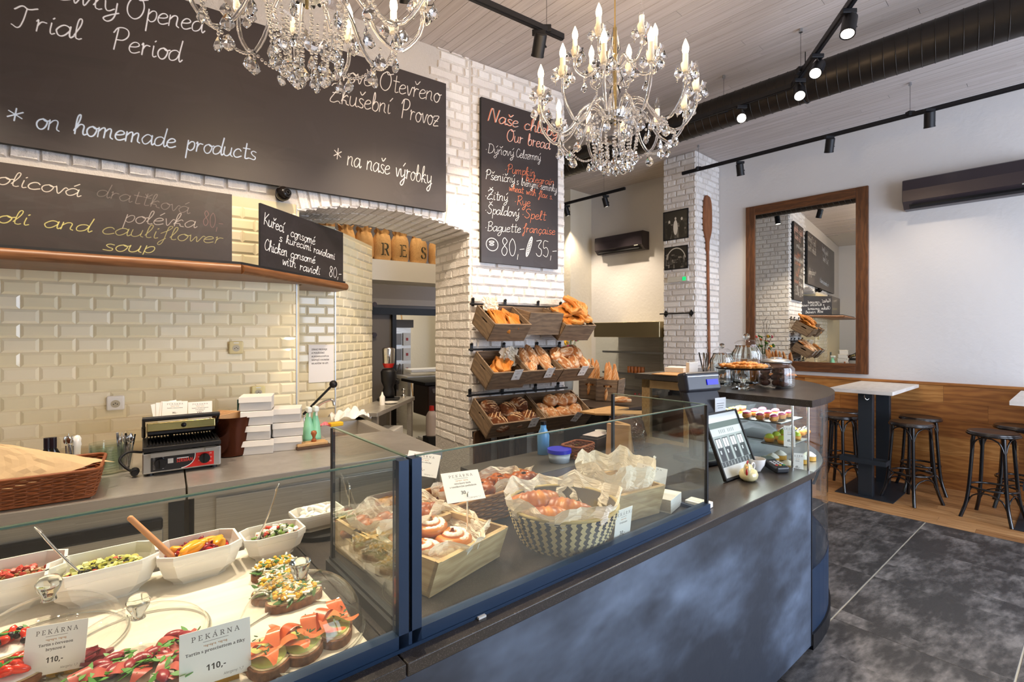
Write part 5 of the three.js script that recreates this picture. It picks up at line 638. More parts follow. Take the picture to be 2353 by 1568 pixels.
function blob(rx, ry, rz, amp, s, base = 0.35, det = 4) { const g = new THREE.IcosahedronGeometry(1, det), p = g.attributes.position, uv = g.attributes.uv; for (let i = 0; i < p.count; i++) { let x = p.getX(i), y = p.getY(i), z = p.getZ(i); const n = 1 + amp * (noise(x * 2 + 20 + s, z * 2 + 20, 97, s) + 0.6 * noise(y * 4 + 31, (x + z) * 3 + 40, 89, s + 3) - 0.8); if (y < -base) y = -base + (y + base) * 0.25; p.setXYZ(i, x * rx * n, y * ry * n, z * rz * n); } const q = g; q.computeVertexNormals(); const m = mergeSmooth(q); return m; }
function mergeSmooth(g) { const p = g.attributes.position, map = {}, n = g.attributes.normal; const key = (i) => [p.getX(i).toFixed(4), p.getY(i).toFixed(4), p.getZ(i).toFixed(4)].join(); for (let i = 0; i < p.count; i++) { const k = key(i), a = map[k] ??= V(0, 0, 0); a.add(V(n.getX(i), n.getY(i), n.getZ(i))); } for (let i = 0; i < p.count; i++) { const a = map[key(i)]; const l = a.length() || 1; n.setXYZ(i, a.x / l, a.y / l, a.z / l); } return g; }
// thin raised cut along the top of an ellipsoid loaf
const slash = (rx, ry, rz, x0, z0, x1, z1, r) => { const P = []; for (let i = 0; i <= 6; i++) { const t = i / 6, x = x0 + (x1 - x0) * t, z = z0 + (z1 - z0) * t, k = 1 - (x / rx) ** 2 - (z / rz) ** 2; P.push([x, ry * Math.sqrt(Math.max(0.02, k)) * 0.985, z]); } return tube(P, r, 10, 5).scale(1, 1, 1); };
const GB2 = {}; const gcache = (k, f) => GB2[k] ??= f();
function loaf(kind, label, group, m4, variant = 0) { const t = new THREE.Group(); t.name = numbered({ round: 'round_loaf', oval: 'oval_loaf', baguette: 'baguette', roll: 'bread_roll' }[kind] ?? 'loaf'); scene.add(t); tag(t, label, 'bread', group); t.applyMatrix4(m4);
  if (kind === 'round') { part(t, 'crust', gcache('r' + variant, () => blob(0.085, 0.058, 0.085, 0.16, variant)), MB.dark); for (let k = -1; k <= 1; k++) part(t, 'score', gcache('rs' + k, () => slash(0.085, 0.058, 0.085, -0.06, k * 0.03, 0.06, k * 0.03 + 0.012, 0.0045)), MB.slash); }
  if (kind === 'oval') { part(t, 'crust', gcache('o' + variant, () => blob(0.11, 0.05, 0.062, 0.15, 20 + variant)), MB.rustic); part(t, 'score', gcache('os' + variant % 2, () => slash(0.11, 0.05, 0.062, -0.07, -0.012, 0.07, 0.014, 0.006)), MB.slash); }
  if (kind === 'roll') { part(t, 'crust', gcache('k' + variant, () => blob(0.085, 0.055, 0.07, 0.14, 40 + variant)), MB.pale); part(t, 'score', gcache('ks' + variant % 2, () => slash(0.085, 0.055, 0.07, -0.05, -0.02, 0.05, 0.02, 0.005)), MB.slash); }
  if (kind === 'baton') { t.name = numbered('ciabatta_loaf'); part(t, 'crust', gcache('b' + variant, () => blob(0.13, 0.04, 0.05, 0.15, 60 + variant)), MB.pale); for (let k = -2; k <= 2; k++) part(t, 'score', gcache('bs' + k, () => slash(0.13, 0.04, 0.05, k * 0.04 - 0.03, -0.02, k * 0.04 + 0.03, 0.022, 0.0035)), MB.slash); }
  if (kind === 'baguette') { part(t, 'crust', gcache('g' + variant, () => blob(0.24, 0.026, 0.028, 0.1, 80 + variant, 0.7)), MB.bag); for (let k = -2; k <= 2; k++) part(t, 'score', gcache('gs' + k, () => slash(0.24, 0.026, 0.028, k * 0.075 - 0.035, -0.01, k * 0.075 + 0.035, 0.011, 0.0035)), MB.slash); }
  if (kind === 'fougasse') { t.name = numbered('fougasse'); const s = variant; const g = gcache('f' + s, () => { const sh = new THREE.Shape(), N = 30; for (let i = 0; i < N; i++) { const a = i / N * 6.283, r = 1 + 0.08 * Math.sin(a * 5 + s) + 0.05 * Math.sin(a * 11 + s), x = 0.15 * Math.cos(a) * r, y = 0.085 * Math.sin(a) * r; i ? sh.lineTo(x, y) : sh.moveTo(x, y); } const H = (x, y, w, h, a) => { const p = new THREE.Path(); p.absellipse(x, y, w, h, 0, 6.283, true, a); sh.holes.push(p); }; for (let k = -1; k <= 1; k++) { H(k * 0.07, 0.036, 0.026, 0.007, 0.9); H(k * 0.07, -0.036, 0.026, 0.007, -0.9); } H(0.125, 0, 0.012, 0.005, 0); const g = new THREE.ExtrudeGeometry(sh, { depth: 0.012, bevelEnabled: true, bevelThickness: 0.009, bevelSize: 0.009, bevelSegments: 3, curveSegments: 8 }).rotateX(-Math.PI / 2), p = g.attributes.position; for (let i = 0; i < p.count; i++) p.setY(i, p.getY(i) + 0.02 * Math.sin(p.getX(i) * 22 + s) + 0.015 * noise(p.getX(i) * 40 + 30, p.getZ(i) * 40 + 30, 99, s)); g.computeVertexNormals(); return tri(g).scale(1, 1, 1); }); part(t, 'crust', g, MB.gold); for (let k = 0; k < 3; k++) part(t, 'rosemary', gcache('fh' + k, () => tube([[-0.02 + k * 0.04, 0.034, -0.01], [0.0 + k * 0.04, 0.04, 0.0], [0.02 + k * 0.04, 0.034, 0.012]], 0.0022, 6, 4)), MB.herb); }
  return t; }
// crate with finger slots, open on top; origin at its upper back edge, front falls by `tilt`
function crateParts(t, w, d, h, m = MT.crate, flare = 0.02, slot = true) { const th = 0.012;
  const side = () => { const s = new THREE.Shape([[0, 0], [d, 0], [d - flare * 1.6, -h], [flare, -h]].map((p) => new THREE.Vector2(...p))); if (slot) { const q = new THREE.Path(), cx = d * 0.5, cy0 = -h * 0.3, a = 0.038, b = 0.011; q.absarc(cx - a, cy0, b, Math.PI / 2, Math.PI * 1.5, false); q.absarc(cx + a, cy0, b, -Math.PI / 2, Math.PI / 2, false); s.holes.push(q); } return tri(new THREE.ExtrudeGeometry(s, { depth: th, bevelEnabled: false }).rotateY(-Math.PI / 2).translate(th, 0, 0)); };
  part(t, 'side_panel', side().translate(0, 0, 0), m); part(t, 'side_panel', side().translate(w - th, 0, 0), m);
  part(t, 'back_panel', tri(bx(w, h, th, w / 2, -h / 2, th / 2)), m); const a = Math.atan2(flare * 1.6, h), L0 = Math.hypot(flare * 1.6, h); part(t, 'front_panel', tri(MV(bx(w, L0, th, 0, 0, 0), 0, 0, 0, a), rnd(), rnd()).translate(w / 2, -h / 2, d - flare * 0.8 - th / 2), m); part(t, 'bottom_panel', tri(bx(w, th, d - flare * 2.4, w / 2, -h + th / 2, d / 2 - flare * 0.3)), m); }
function crate(label, x, y, z, w, d, h, tilt, group) { const t = thing('bread_crate', label, 'crate', FA, x, y, z, 0, group); t.rotation.order = 'YXZ'; t.rotation.x = tilt; crateParts(t, w, d, h); t.updateMatrix(); return t; }
const inCrate = (t, x, y, z, ry, rx = 0, rz = 0) => new THREE.Matrix4().copy(t.matrix).multiply(new THREE.Matrix4().makeTranslation(x, y, z)).multiply(new THREE.Matrix4().makeRotationFromEuler(new THREE.Euler(rx, ry, rz, 'YXZ')));
const rows = [[702, 1087], [807, 1084], [913, 1080]].map(([py, px]) => pF(FA, px, py, 0.05)), TL = 0.54, gC = 'wooden bread crates on the brick pier';
const tagCard = (lines, price) => cardMap(lines, price, 160, 220), tagGeo = [0.085, 0.115];
function crateTag(t, w, x, label, price, roll) { const c = thing('price_card', label, 'price card', FW, 0, 0, 0, 0); part(part(c, 'card', rb(tagGeo[0], tagGeo[1], 0.0012, 0, -tagGeo[1] / 2 + 0.03, 0, 0.0004), MT.paperW), 'print', MV(new THREE.PlaneGeometry(tagGeo[0] * 0.98, tagGeo[1] * 0.98), 0, -tagGeo[1] / 2 + 0.03, 0.0009), price); c.position.set(0, 0, 0); c.rotation.set(0, 0, 0); c.applyMatrix4(inCrate(t, x, 0, w + 0.004, 0, 0.12, roll)); }
{ const p2 = tagCard(['Fougasse'], '50,-'), p3 = tagCard(['Ciabatta'], '45,- 80,-'), p4 = tagCard(['Žitný'], '80,- 45,-'), p5 = tagCard(['Špaldový'], '80,- 45,-');
  rows.forEach((r, i) => { const n = thing('iron_rail', ['black iron crate rail at the top of the brick pier', 'black iron crate rail in the middle of the brick pier', 'black iron crate rail lowest on the brick pier'][i], 'rail', FA, r.x, r.y, 0); part(n, 'bar', MV(cy(0.009, 0.009, 1.14, 0, 0, 0, 12, 0, 0, Math.PI / 2), 0.55, 0.012, 0.035), MT.iron); for (const x of [0.02, 0.36, 0.74, 1.02]) part(n, 'bracket', [rb(0.03, 0.07, 0.01, x, 0.03, 0.012, 0.004), sp(0.012, x, 0.06, 0.02), bar([x, 0.012, 0.012], [x, 0.012, 0.035], 0.006)], MT.iron); });
  const [a, b, c] = rows, w1 = 0.372, w3 = 0.55;
  const k1 = crate('wooden crate holding long fougasse loaves at the rail end over the jamb', a.x, a.y, 0.12, w1, 0.33, 0.18, TL, gC), k2 = crate('empty wooden crate on the top rail', a.x + 0.375, a.y, 0.09, w1, 0.3, 0.2, 0.22, gC), k3 = crate('wooden crate heaped with golden fougasse at the top rail end', a.x + 0.755, a.y, 0.12, w1, 0.33, 0.18, TL, gC);
  for (const [x, y, z, r, v] of [[0.12, -0.035, 0.15, 1.5, 1], [0.25, -0.035, 0.17, 1.5, 2], [0.15, -0.075, 0.17, 1.6, 3]]) loaf('fougasse', 'long olive fougasse in the crate beside the jamb', 'fougasse in the first crate', inCrate(k1, x, y, z, r).multiply(new THREE.Matrix4().makeScale(0.95, 1, 0.72)), v);
  for (let i = 0; i < 6; i++) loaf('fougasse', 'golden rosemary fougasse heaped in the top crate beside the alcove', 'fougasse in the heaped crate', inCrate(k3, 0.13 + (i % 3) * 0.055, -0.02 + 0.022 * i, 0.2 - 0.018 * i, i * 0.9 + 0.3, rnd(-0.15, 0.15), rnd(-0.15, 0.15)), i % 4);
  solo('bread_paper', 'crumpled white paper at the back of the first bread crate', 'paper', sheet((u, v) => [(u - 0.5) * 0.14, v * 0.13, 0.02 * Math.sin(u * 8)], 12, 10, 0.02, 61), MT.wax, FA, a.x + 0.1, a.y - 0.06, 0.16);
  const m1 = crate('wooden crate with golden fougasse on the middle rail', b.x, b.y, 0.12, w1, 0.33, 0.19, TL, gC), m2 = crate('wooden crate with slashed ciabatta on the middle rail', b.x + 0.375, b.y, 0.11, w1, 0.33, 0.16, TL, gC), m3 = crate('wooden crate with dark round country loaves on the middle rail', b.x + 0.755, b.y, 0.11, w1, 0.33, 0.16, TL, gC);
  for (let i = 0; i < 3; i++) loaf('fougasse', 'golden fougasse in the middle rail crate', 'fougasse in the middle crate', inCrate(m1, 0.15 + i * 0.02, -0.08 + i * 0.03, 0.19 - i * 0.01, 0.4 + i * 0.3).multiply(new THREE.Matrix4().makeScale(0.8, 1, 0.85)), i);
  solo('bread_paper', 'crumpled white paper standing in the middle fougasse crate', 'paper', sheet((u, v) => [(u - 0.5) * 0.2, v * 0.16, 0.05 * Math.sin(u * 6) * v], 14, 10, 0.024, 66), MT.wax, FA, b.x + 0.29, b.y - 0.13, 0.2);
  for (const [x, y, z, r, v] of [[0.07, 0.02, 0.11, 1.3, 0], [0.17, 0.03, 0.09, 1.5, 1], [0.29, 0.03, 0.1, 1.7, 2], [0.11, 0.0, 0.2, 1.2, 3], [0.26, 0.0, 0.21, 1.9, 1]]) loaf('baton', 'slashed floury ciabatta loaf in the middle rail crate', 'ciabatta loaves', inCrate(m2, x, y - 0.03, z, r, 0, 0.22), v);
  for (const [x, y, z, r, v] of [[0.06, 0.03, 0.1, 0.9, 0], [0.17, 0.05, 0.1, 0.2, 1], [0.28, 0.05, 0.12, 1.4, 2], [0.09, 0.0, 0.21, 1.9, 3], [0.2, 0.01, 0.21, 1.2, 1], [0.3, 0.01, 0.22, 1.7, 0]]) loaf('oval', 'dark crusted country loaf in the middle rail crate by the alcove', 'country loaves', inCrate(m3, x, y - 0.02, z, r, 0, 0.1), v);
  const l1 = crate('wide wooden crate of dark round rye loaves on the lowest rail', c.x, c.y, 0.11, w3, 0.36, 0.17, TL, gC), l2 = crate('wide wooden crate of pale floury loaves on the lowest rail', c.x + 0.555, c.y, 0.11, w3, 0.36, 0.17, TL, gC);
  for (const [x, y, z, r, v] of [[0.1, 0.01, 0.12, 0, 0], [0.12, -0.03, 0.2, 1, 1], [0.27, 0.0, 0.16, 2, 2], [0.4, 0.02, 0.13, 0.5, 3], [0.13, -0.03, 0.29, 1.7, 2], [0.3, -0.02, 0.27, 2.5, 0], [0.43, -0.02, 0.26, 0.9, 1], [0.36, -0.05, 0.2, 1.2, 3]]) loaf('round', 'dark cracked round rye loaf in the wide lower crate', 'rye loaves', inCrate(l1, x, y - 0.035, z, r), v);
  for (const [x, y, z, r, v] of [[0.07, -0.02, 0.18, 0, 0], [0.2, 0.03, 0.13, 0.3, 1], [0.33, 0.02, 0.12, 1, 2], [0.44, 0.02, 0.12, 0.5, 3], [0.15, -0.02, 0.25, 1.7, 2], [0.28, -0.02, 0.26, 2.5, 0], [0.43, -0.01, 0.25, 0.9, 1], [0.37, -0.05, 0.2, 0.2, 3]]) loaf('roll', 'pale floury spelt loaf in the wide lower crate by the alcove', 'spelt loaves', inCrate(l2, x, y - 0.035, z, r), v);
  crateTag(m1, 0.33, 0.24, 'white price card on the middle fougasse crate', p2, 0.02); crateTag(m2, 0.33, 0.22, 'white price card on the ciabatta crate', p3, 0.02); crateTag(m3, 0.33, 0.24, 'white price card on the country loaf crate', p4, 0.0); crateTag(l1, 0.36, 0.42, 'white price card on the rye loaf crate', p4, 0.03); crateTag(l2, 0.36, 0.36, 'white price card hanging crooked on the spelt loaf crate', p5, -0.25);
}
// cutting boards under the crates
{ const y = 0.72, n = thing('hook_rail', 'black hook rail under the lowest bread crates', 'rail', FA, 0.02, y, 0); part(n, 'bar', rb(1.0, 0.05, 0.02, 0.5, 0, 0.012, 0.003), MT.blackMatt);
  [[1090, 0.17], [1145, 0.12], [1186, 0.12], [1237, 0.14]].forEach(([px, w], k) => { const x = pF(FA, px, 1010, 0.05).x + w / 2, h = 0.3, s = new THREE.Shape(); s.moveTo(-w / 2, -h); s.lineTo(w / 2, -h); s.lineTo(w / 2, -0.04); s.quadraticCurveTo(w / 2, 0, w / 2 - 0.04, 0); s.lineTo(-w / 2 + 0.04, 0); s.quadraticCurveTo(-w / 2, 0, -w / 2, -0.04); const q = new THREE.Path(); q.absarc(0, -0.05, 0.016, 0, 6.283, true); s.holes.push(q); const t = thing('cutting_board', ['wide dark wooden cutting board hanging at the jamb end of the hook rail', 'narrow dark wooden cutting board beside the wide one', 'narrow dark wooden cutting board under the rye crate corner', 'dark wooden cutting board beside the blue bottle'][k], 'cutting board', FA, x, y + 0.03, 0.03, 0, 'hanging cutting boards'); part(t, 'board', tri(new THREE.ExtrudeGeometry(s, { depth: 0.02, bevelEnabled: true, bevelThickness: 0.002, bevelSize: 0.002, bevelSegments: 1 }), k, 0, true), MT.boardWood); part(t, 'hook', bar([0, -0.045, -0.02], [0, -0.045, 0.028], 0.006), MT.iron); }); }
// bread counter behind, with baguette crates, boards and loaf
const DC = { x0: PIERX + 0.06, x1: 2.3, z0: -0.1, z1: 0.55, y: 0.9 };
{ const t = thing('bread_counter', 'low dark bread counter between the brick pier and the cake case', 'counter', FA, 0, 0, 0); part(t, 'worktop', tri(rb(DC.x1 - DC.x0, 0.03, DC.z1 - DC.z0, (DC.x0 + DC.x1) / 2, DC.y - 0.016, (DC.z0 + DC.z1) / 2, 0.003)), C(0x3a2c22, 0.5)); part(t, 'body', bx(DC.x1 - DC.x0 - 0.04, 0.86, DC.z1 - DC.z0 - 0.04, (DC.x0 + DC.x1) / 2, 0.43, (DC.z0 + DC.z1) / 2), MT.blackMatt);
  const mk = (px, py, w, l, ry) => { const p = lY(FA, px, py, DC.y), o = thing('baguette_crate', l, 'crate', FA, p.x, DC.y + 0.225, p.z, ry, 'baguette crates'); o.rotation.order = 'YXZ'; crateParts(o, w, 0.24, 0.225, MT.crate, 0.012); o.updateMatrix(); return o; };
  const A = mk(1369, 922, 0.28, 'wooden crate of baguettes standing in front of the steel fridge', 0.5), B = mk(1330, 917, 0.26, 'darker wooden crate of baguettes beside the brick pier', 0.5);
  for (let k = 0; k < 6; k++) loaf('baguette', 'golden baguette standing in the crate before the steel fridge', 'baguettes in the crate before the fridge', inCrate(A, 0.04 + k * 0.038, -0.04 + 0.02 * (k % 3), 0.12 + 0.05 * Math.sin(k * 2), 0.3 * k, 0.1, 1.3 + 0.12 * (k % 2)).multiply(new THREE.Matrix4().makeScale(0.74, 1, 1)), k % 3);
  for (let k = 0; k < 6; k++) loaf('baguette', 'golden baguette standing in the crate beside the brick pier', 'baguettes in the crate by the pier', inCrate(B, 0.04 + k * 0.035, 0.0 + 0.015 * (k % 3), 0.12 + 0.05 * Math.sin(k * 2.4), 0.25 * k, 0.1, 1.3 + 0.12 * (k % 2)).multiply(new THREE.Matrix4().makeScale(0.74, 1, 1)), k % 3);
  const pc = thing('price_card', 'white price card on the baguette crate', 'price card', FA, 0, 0, 0); part(pc, 'card', bx(0.07, 0.09, 0.0012, 0, 0, 0), MT.paperW); pc.position.set(0, 0, 0); pc.rotation.set(0, 0, 0); pc.applyMatrix4(inCrate(A, 0.285, -0.05, 0.2, Math.PI / 2));
  const pb = lY(FA, 1480, 950, DC.y); solo('baker_board', 'long pale wooden baker board on the bread counter', 'board', tri(rb(0.75, 0.018, 0.2, 0, 0.009, 0, 0.003)), MT.paleBoard, FA, pb.x - 0.1, DC.y + 0.002, pb.z + 0.02, -0.72); const p2 = lY(FA, 1390, 940, DC.y); solo('baker_board', 'wooden baker board under the baguette crates', 'board', tri(rb(0.5, 0.016, 0.18, 0, 0.008, 0, 0.003)), MT.paleBoard, FA, p2.x - 0.1, DC.y + 0.002, p2.z + 0.1, 0.15);
  const lf = lY(FA, 1428, 927, DC.y + 0.02); loaf('oval', 'single round loaf lying on the pale baker board', 'loaf on the baker board', new THREE.Matrix4().makeTranslation(W(FA, lf.x, DC.y + 0.046, lf.z).x, DC.y + 0.046, W(FA, lf.x, 0, lf.z).z).multiply(new THREE.Matrix4().makeScale(0.85, 0.75, 1)), 2); }
// autumn flowers behind the crates
{ const p = W(FA, 1.42, 0, -0.35), t = thing('flower_vase', 'grey vase of autumn flowers behind the bread crates', 'vase', FW, p.x, 0.93, p.z); part(t, 'vase', lathe([[0.001, 0], [0.06, 0], [0.07, 0.1], [0.075, 0.3], [0.07, 0.3], [0.06, 0.02], [0.001, 0.02]], 24), C(0xa9aca8, 0.5));
  const stems = []; for (let k = 0; k < 26; k++) { const a = rnd(6.28), r = rnd(0.05, 0.2), h = rnd(0.38, 0.62); const e = [Math.cos(a) * r, h, Math.sin(a) * r]; part(t, 'stem', tube([[0, 0.2, 0], [e[0] * 0.4, h * 0.7, e[2] * 0.4], e], 0.0028, 8, 5), MB.herb); const c = pick([0xd9a520, 0xb8342c, 0x8e1f3a, 0xe0702a, 0x4d7a2c, 0x4d7a2c]); const fl = []; for (let j = 0; j < 7; j++) fl.push(sp(0.014, 0.018 * Math.cos(j), 0.006 * (j % 3), 0.018 * Math.sin(j), 7, 5, 1, 0.6, 1)); const f = part(t, c === 0x4d7a2c ? 'leaf_cluster' : 'flower', fl, C(c, 0.7)); f.position.set(...e); f.rotation.set(rnd(1), rnd(3), rnd(1)); }
  for (let k = 0; k < 3; k++) part(t, 'twig', tube([[0, 0.25, 0], [0.02 * k, 0.6, 0.03], [-0.05 + 0.06 * k, 0.85, 0.02 + 0.03 * k], [0.03 * k, 0.98 - 0.08 * k, 0.06]], 0.003, 12, 5), C(0x2f2018, 0.8)); const st = thing('plant_stand', 'dark stand carrying the flower vase behind the brick pier', 'stand', FW, p.x, 0, p.z); part(st, 'top', cy(0.12, 0.12, 0.03, 0, 0.913, 0, 20), MT.blackMatt); part(st, 'column', cy(0.04, 0.06, 0.9, 0, 0.45, 0, 16), MT.blackMatt); }
// open steel fridge in the alcove
{ const z = 0.72, a = pF(FB, 1363, 742, z), b = pF(FB, 1514, 741, z), w = b.x - a.x, H = a.y, t = thing('open_fridge', 'open front stainless steel display fridge in the alcove', 'fridge', FB, a.x, 0, 0);
  part(t, 'canopy', rb(w, 0.22, z - 0.03, w / 2, H - 0.11, z / 2, 0.006), mat(0xcbbf9c, 0.3, 1)); part(t, 'back_panel', bx(w, H - 0.2, 0.04, w / 2, H / 2, 0.05), MT.steel); for (const x of [0.012, w - 0.012]) part(t, 'side_panel', bx(0.012, H - 0.2, z - 0.1, x, H / 2, z / 2), MT.tint); part(t, 'base', bx(w, 0.45, z - 0.06, w / 2, 0.225, z / 2), MT.blackMatt);
  const ys = [1.32, 1.0, 0.76, 0.5]; ys.forEach((y) => { const s = part(t, 'shelf', bx(w - 0.04, 0.012, z - 0.25, w / 2, y, z / 2 - 0.08), MT.steel); part(s, 'price_rail', bx(w - 0.04, 0.03, 0.012, w / 2, y, z - 0.21), MT.alu); });
  const bt = (x, y, zz, c, l, g) => { const q = thing('drink_bottle', l, 'bottle', FB, a.x + x, y + 0.008, zz, 0, g); part(q, 'bottle_body', gcache('db', () => lathe([[0.001, 0], [0.028, 0], [0.03, 0.01], [0.03, 0.13], [0.012, 0.17], [0.011, 0.18], [0.001, 0.18]], 14)), C(c, 0.2)); part(q, 'cap', gcache('dc', () => cy(0.013, 0.013, 0.02, 0, 0.19, 0, 12)), C(0xc3202a, 0.4)); };
  for (let k = 0; k < 5; k++) bt(w - 0.1 - k * 0.075, 0.76, 0.44, [0x8ab0c8, 0x9ec4d8, 0x86a8c0][k % 3], 'clear drink bottle with red cap on the middle fridge shelf', 'bottles on the middle fridge shelf'); for (let k = 0; k < 8; k++) bt(w - 0.08 - k * 0.07, 0.5, 0.44, k < 4 ? 0xb3202a : 0x2f6a34, k < 4 ? 'red drink bottle on the lower fridge shelf' : 'green drink bottle on the lower fridge shelf', k < 4 ? 'red bottles on the lower fridge shelf' : 'green bottles on the lower fridge shelf'); for (let k = 0; k < 5; k++) solo('juice_jar', 'small amber juice jar on the upper fridge shelf', 'jar', gcache('jj', () => merge([lathe([[0.001, 0], [0.026, 0], [0.028, 0.08], [0.001, 0.082]], 14), cy(0.026, 0.026, 0.015, 0, 0.09, 0, 14)])), C(0xa8602c, 0.25), FB, a.x + w - 0.45 - k * 0.06, 1.008, 0.42, 0, 'amber jars in the fridge'); }
// things on the brick pilaster
const FP = (() => { const o = W(FB, PX1, 0, PZ); return FR(o.x, o.z, FB.p * 180 / Math.PI + 90); })();
{ const a = pF(FP, 1613, 450, 0.03), z = 0.04, cx = pF(FP, 1629, 500, z).x, y1 = pF(FP, 1629, 450, z).y, y2 = pF(FP, 1629, 556, z).y, y0 = 0.95, hw = 0.105, hy = (y1 - y2), t = thing('baker_peel', 'long old wooden baker peel hung upright on the brick pilaster', 'peel', FP, cx, 0, 0.012); const s = new THREE.Shape(); s.moveTo(-0.028, y2 - 0.12); s.lineTo(-0.03, y2); s.bezierCurveTo(-0.06, y2 + 0.08, -hw, y2 + 0.12, -hw, y2 + hy * 0.45); s.bezierCurveTo(-hw, y1 - 0.08, -0.08, y1, -0.03, y1); s.lineTo(0.04, y1 - 0.01); s.bezierCurveTo(hw, y1 - 0.06, hw, y1 - 0.15, hw, y2 + hy * 0.4); s.bezierCurveTo(hw, y2 + 0.12, 0.05, y2 + 0.08, 0.03, y2); s.lineTo(0.028, y2 - 0.12);
  part(t, 'blade', tri(new THREE.ExtrudeGeometry(s, { depth: 0.018, bevelEnabled: true, bevelThickness: 0.004, bevelSize: 0.004, bevelSegments: 2 }), 0, 0, true), MT.paddle); part(t, 'handle', tri(bar([0, y2 - 0.1, 0.012], [0.035, y0, 0.02], 0.019, 12, 0.017).clone(), 0, 0, true), MT.paddle);
  const photo = (label, px0, py0, px1, py1, sd) => { const p = pF(FB, px0, py0, PZ + 0.02), q = pF(FB, px1, py1, PZ + 0.02), w = q.x - p.x, h = p.y - q.y, [c, g] = canvas(256, 192); g.fillStyle = '#2a2622'; g.fillRect(0, 0, 256, 192); for (let k = 0; k < 60; k++) { const v = Math.floor(rnd(20, 210)); g.fillStyle = `rgb(${v},${v * 0.96 | 0},${v * 0.88 | 0})`; g.globalAlpha = 0.55; const x = rnd(256), y = rnd(60, 192); if (k % 3 === 0) { g.beginPath(); g.ellipse(x, y, rnd(5, 16), rnd(12, 40), 0, 0, 7); g.fill(); } else g.fillRect(x, y, rnd(8, 50), rnd(3, 18)); } g.globalAlpha = 1; if (sd) { g.strokeStyle = '#c9c3b6'; g.lineWidth = 10; g.beginPath(); g.arc(128, 120, 110, Math.PI * 1.05, Math.PI * 1.95); g.stroke(); } else for (const [x, y, r] of [[60, 70, 20], [128, 52, 18], [196, 60, 20]]) { g.fillStyle = '#d6cfc2'; g.beginPath(); g.arc(x, y, r * 0.55, 0, 7); g.fill(); g.fillStyle = x === 128 ? '#e0dacd' : '#1b1816'; g.beginPath(); g.ellipse(x, y + 62, r * 1.3, 52, 0, 0, 7); g.fill(); }
    const t2 = thing('framed_photo', label, 'picture', FB, p.x, q.y, PZ + 0.004); part(t2, 'frame', [bx(w, 0.012, 0.02, w / 2, 0.006, 0.01), bx(w, 0.012, 0.02, w / 2, h - 0.006, 0.01), bx(0.012, h, 0.02, 0.006, h / 2, 0.01), bx(0.012, h, 0.02, w - 0.006, h / 2, 0.01)], MT.blackMatt); part(t2, 'photograph', bx(w - 0.02, h - 0.02, 0.004, w / 2, h / 2, 0.012), mat(0xffffff, 0.35, 0, { map: canvasMap(c) })); };
  photo('black and white photograph of bakers at a table on the brick pilaster', 1524, 489, 1581, 546, 0); photo('black and white photograph of a vaulted bakery below the bakers picture', 1527, 570, 1580, 616, 1);
  const e = pF(FB, 1557, 642, PZ + 0.04), em = thing('emergency_light', 'small emergency light box with glowing green sign on the brick pilaster', 'emergency light', FB, e.x, e.y, PZ); part(em, 'case', rb(0.3, 0.07, 0.05, 0, 0, 0.025, 0.008, 2), C(0xd9d5c8, 0.3)); part(em, 'green_sign_light', rb(0.05, 0.05, 0.004, 0.1, 0, 0.051, 0.001), mat(0x06301c, 0.4, 0, { emissive: 0x18e080, emissiveIntensity: 1.1 }));
  const r0 = pF(FB, 1517, 722, PZ + 0.04), r1 = pF(FB, 1588, 718, PZ + 0.04), rr = thing('iron_rod', 'short black iron rod bracket on the brick pilaster', 'rail', FB, r0.x, r0.y, PZ); const wl = r1.x - r0.x; part(rr, 'bar', MV(cy(0.009, 0.009, wl, 0, 0, 0, 10, 0, 0, Math.PI / 2), wl / 2, 0, 0.05), MT.iron); for (const x of [wl * 0.15, wl * 0.97]) part(rr, 'bracket', [cy(0.03, 0.03, 0.008, x, 0, 0.006, 16, Math.PI / 2), bar([x, 0, 0.005], [x, 0, 0.05], 0.008), rb(0.022, 0.09, 0.008, x, 0, 0.008, 0.004)], MT.iron); }

// ---------------------------------------------------------------- food in the glass guard
const onC = (px, py, y = TOP) => lY(FC, px, py, y), BY = TOP + 0.0125;
function ringLoft(rings) { const pos = [], n = rings[0].length; const q = (a, b, c, d) => pos.push(...a, ...b, ...c, ...a, ...c, ...d); for (let k = 0; k + 1 < rings.length; k++) for (let i = 0; i < n; i++) { const j = (i + 1) % n; q(rings[k][i], rings[k][j], rings[k + 1][j], rings[k + 1][i]); } const last = rings[rings.length - 1], first = rings[0]; for (let i = 1; i + 1 < n; i++) { pos.push(...last[0], ...last[i], ...last[i + 1]); pos.push(...first[0], ...first[i + 1], ...first[i]); } const g = new THREE.BufferGeometry(); g.setAttribute('position', new THREE.Float32BufferAttribute(pos, 3)); g.computeVertexNormals(); return g; }
const oct = (l, w, y, c = 0.34) => [[l, -w * (1 - c)], [l, w * (1 - c)], [l * (1 - c), w], [-l * (1 - c), w], [-l, w * (1 - c)], [-l, -w * (1 - c)], [-l * (1 - c), -w], [l * (1 - c), -w]].reverse().map(([x, z]) => [x / 2, y, z / 2]);
function bowl(label, x, z, l, w, h, ry = 0, y = BY) { const t = thing('salad_bowl', label, 'bowl', FC, x, y, z, ry, 'white octagonal salad bowls'); part(t, 'ceramic_shell', ringLoft([oct(l * 0.62, w * 0.62, 0), oct(l * 0.64, w * 0.64, 0.006), oct(l * 0.84, w * 0.84, h * 0.3), oct(l * 0.95, w * 0.95, h * 0.66), oct(l * 0.96, w * 0.96, h * 0.72), oct(l, w, h * 0.74), oct(l * 1.02, w * 1.02, h * 0.9), oct(l * 1.01, w * 1.01, h), oct(l * 0.95, w * 0.95, h), oct(l * 0.9, w * 0.9, h * 0.7), oct(l * 0.72, w * 0.72, h * 0.2)]), MT.ceramic); return t; }
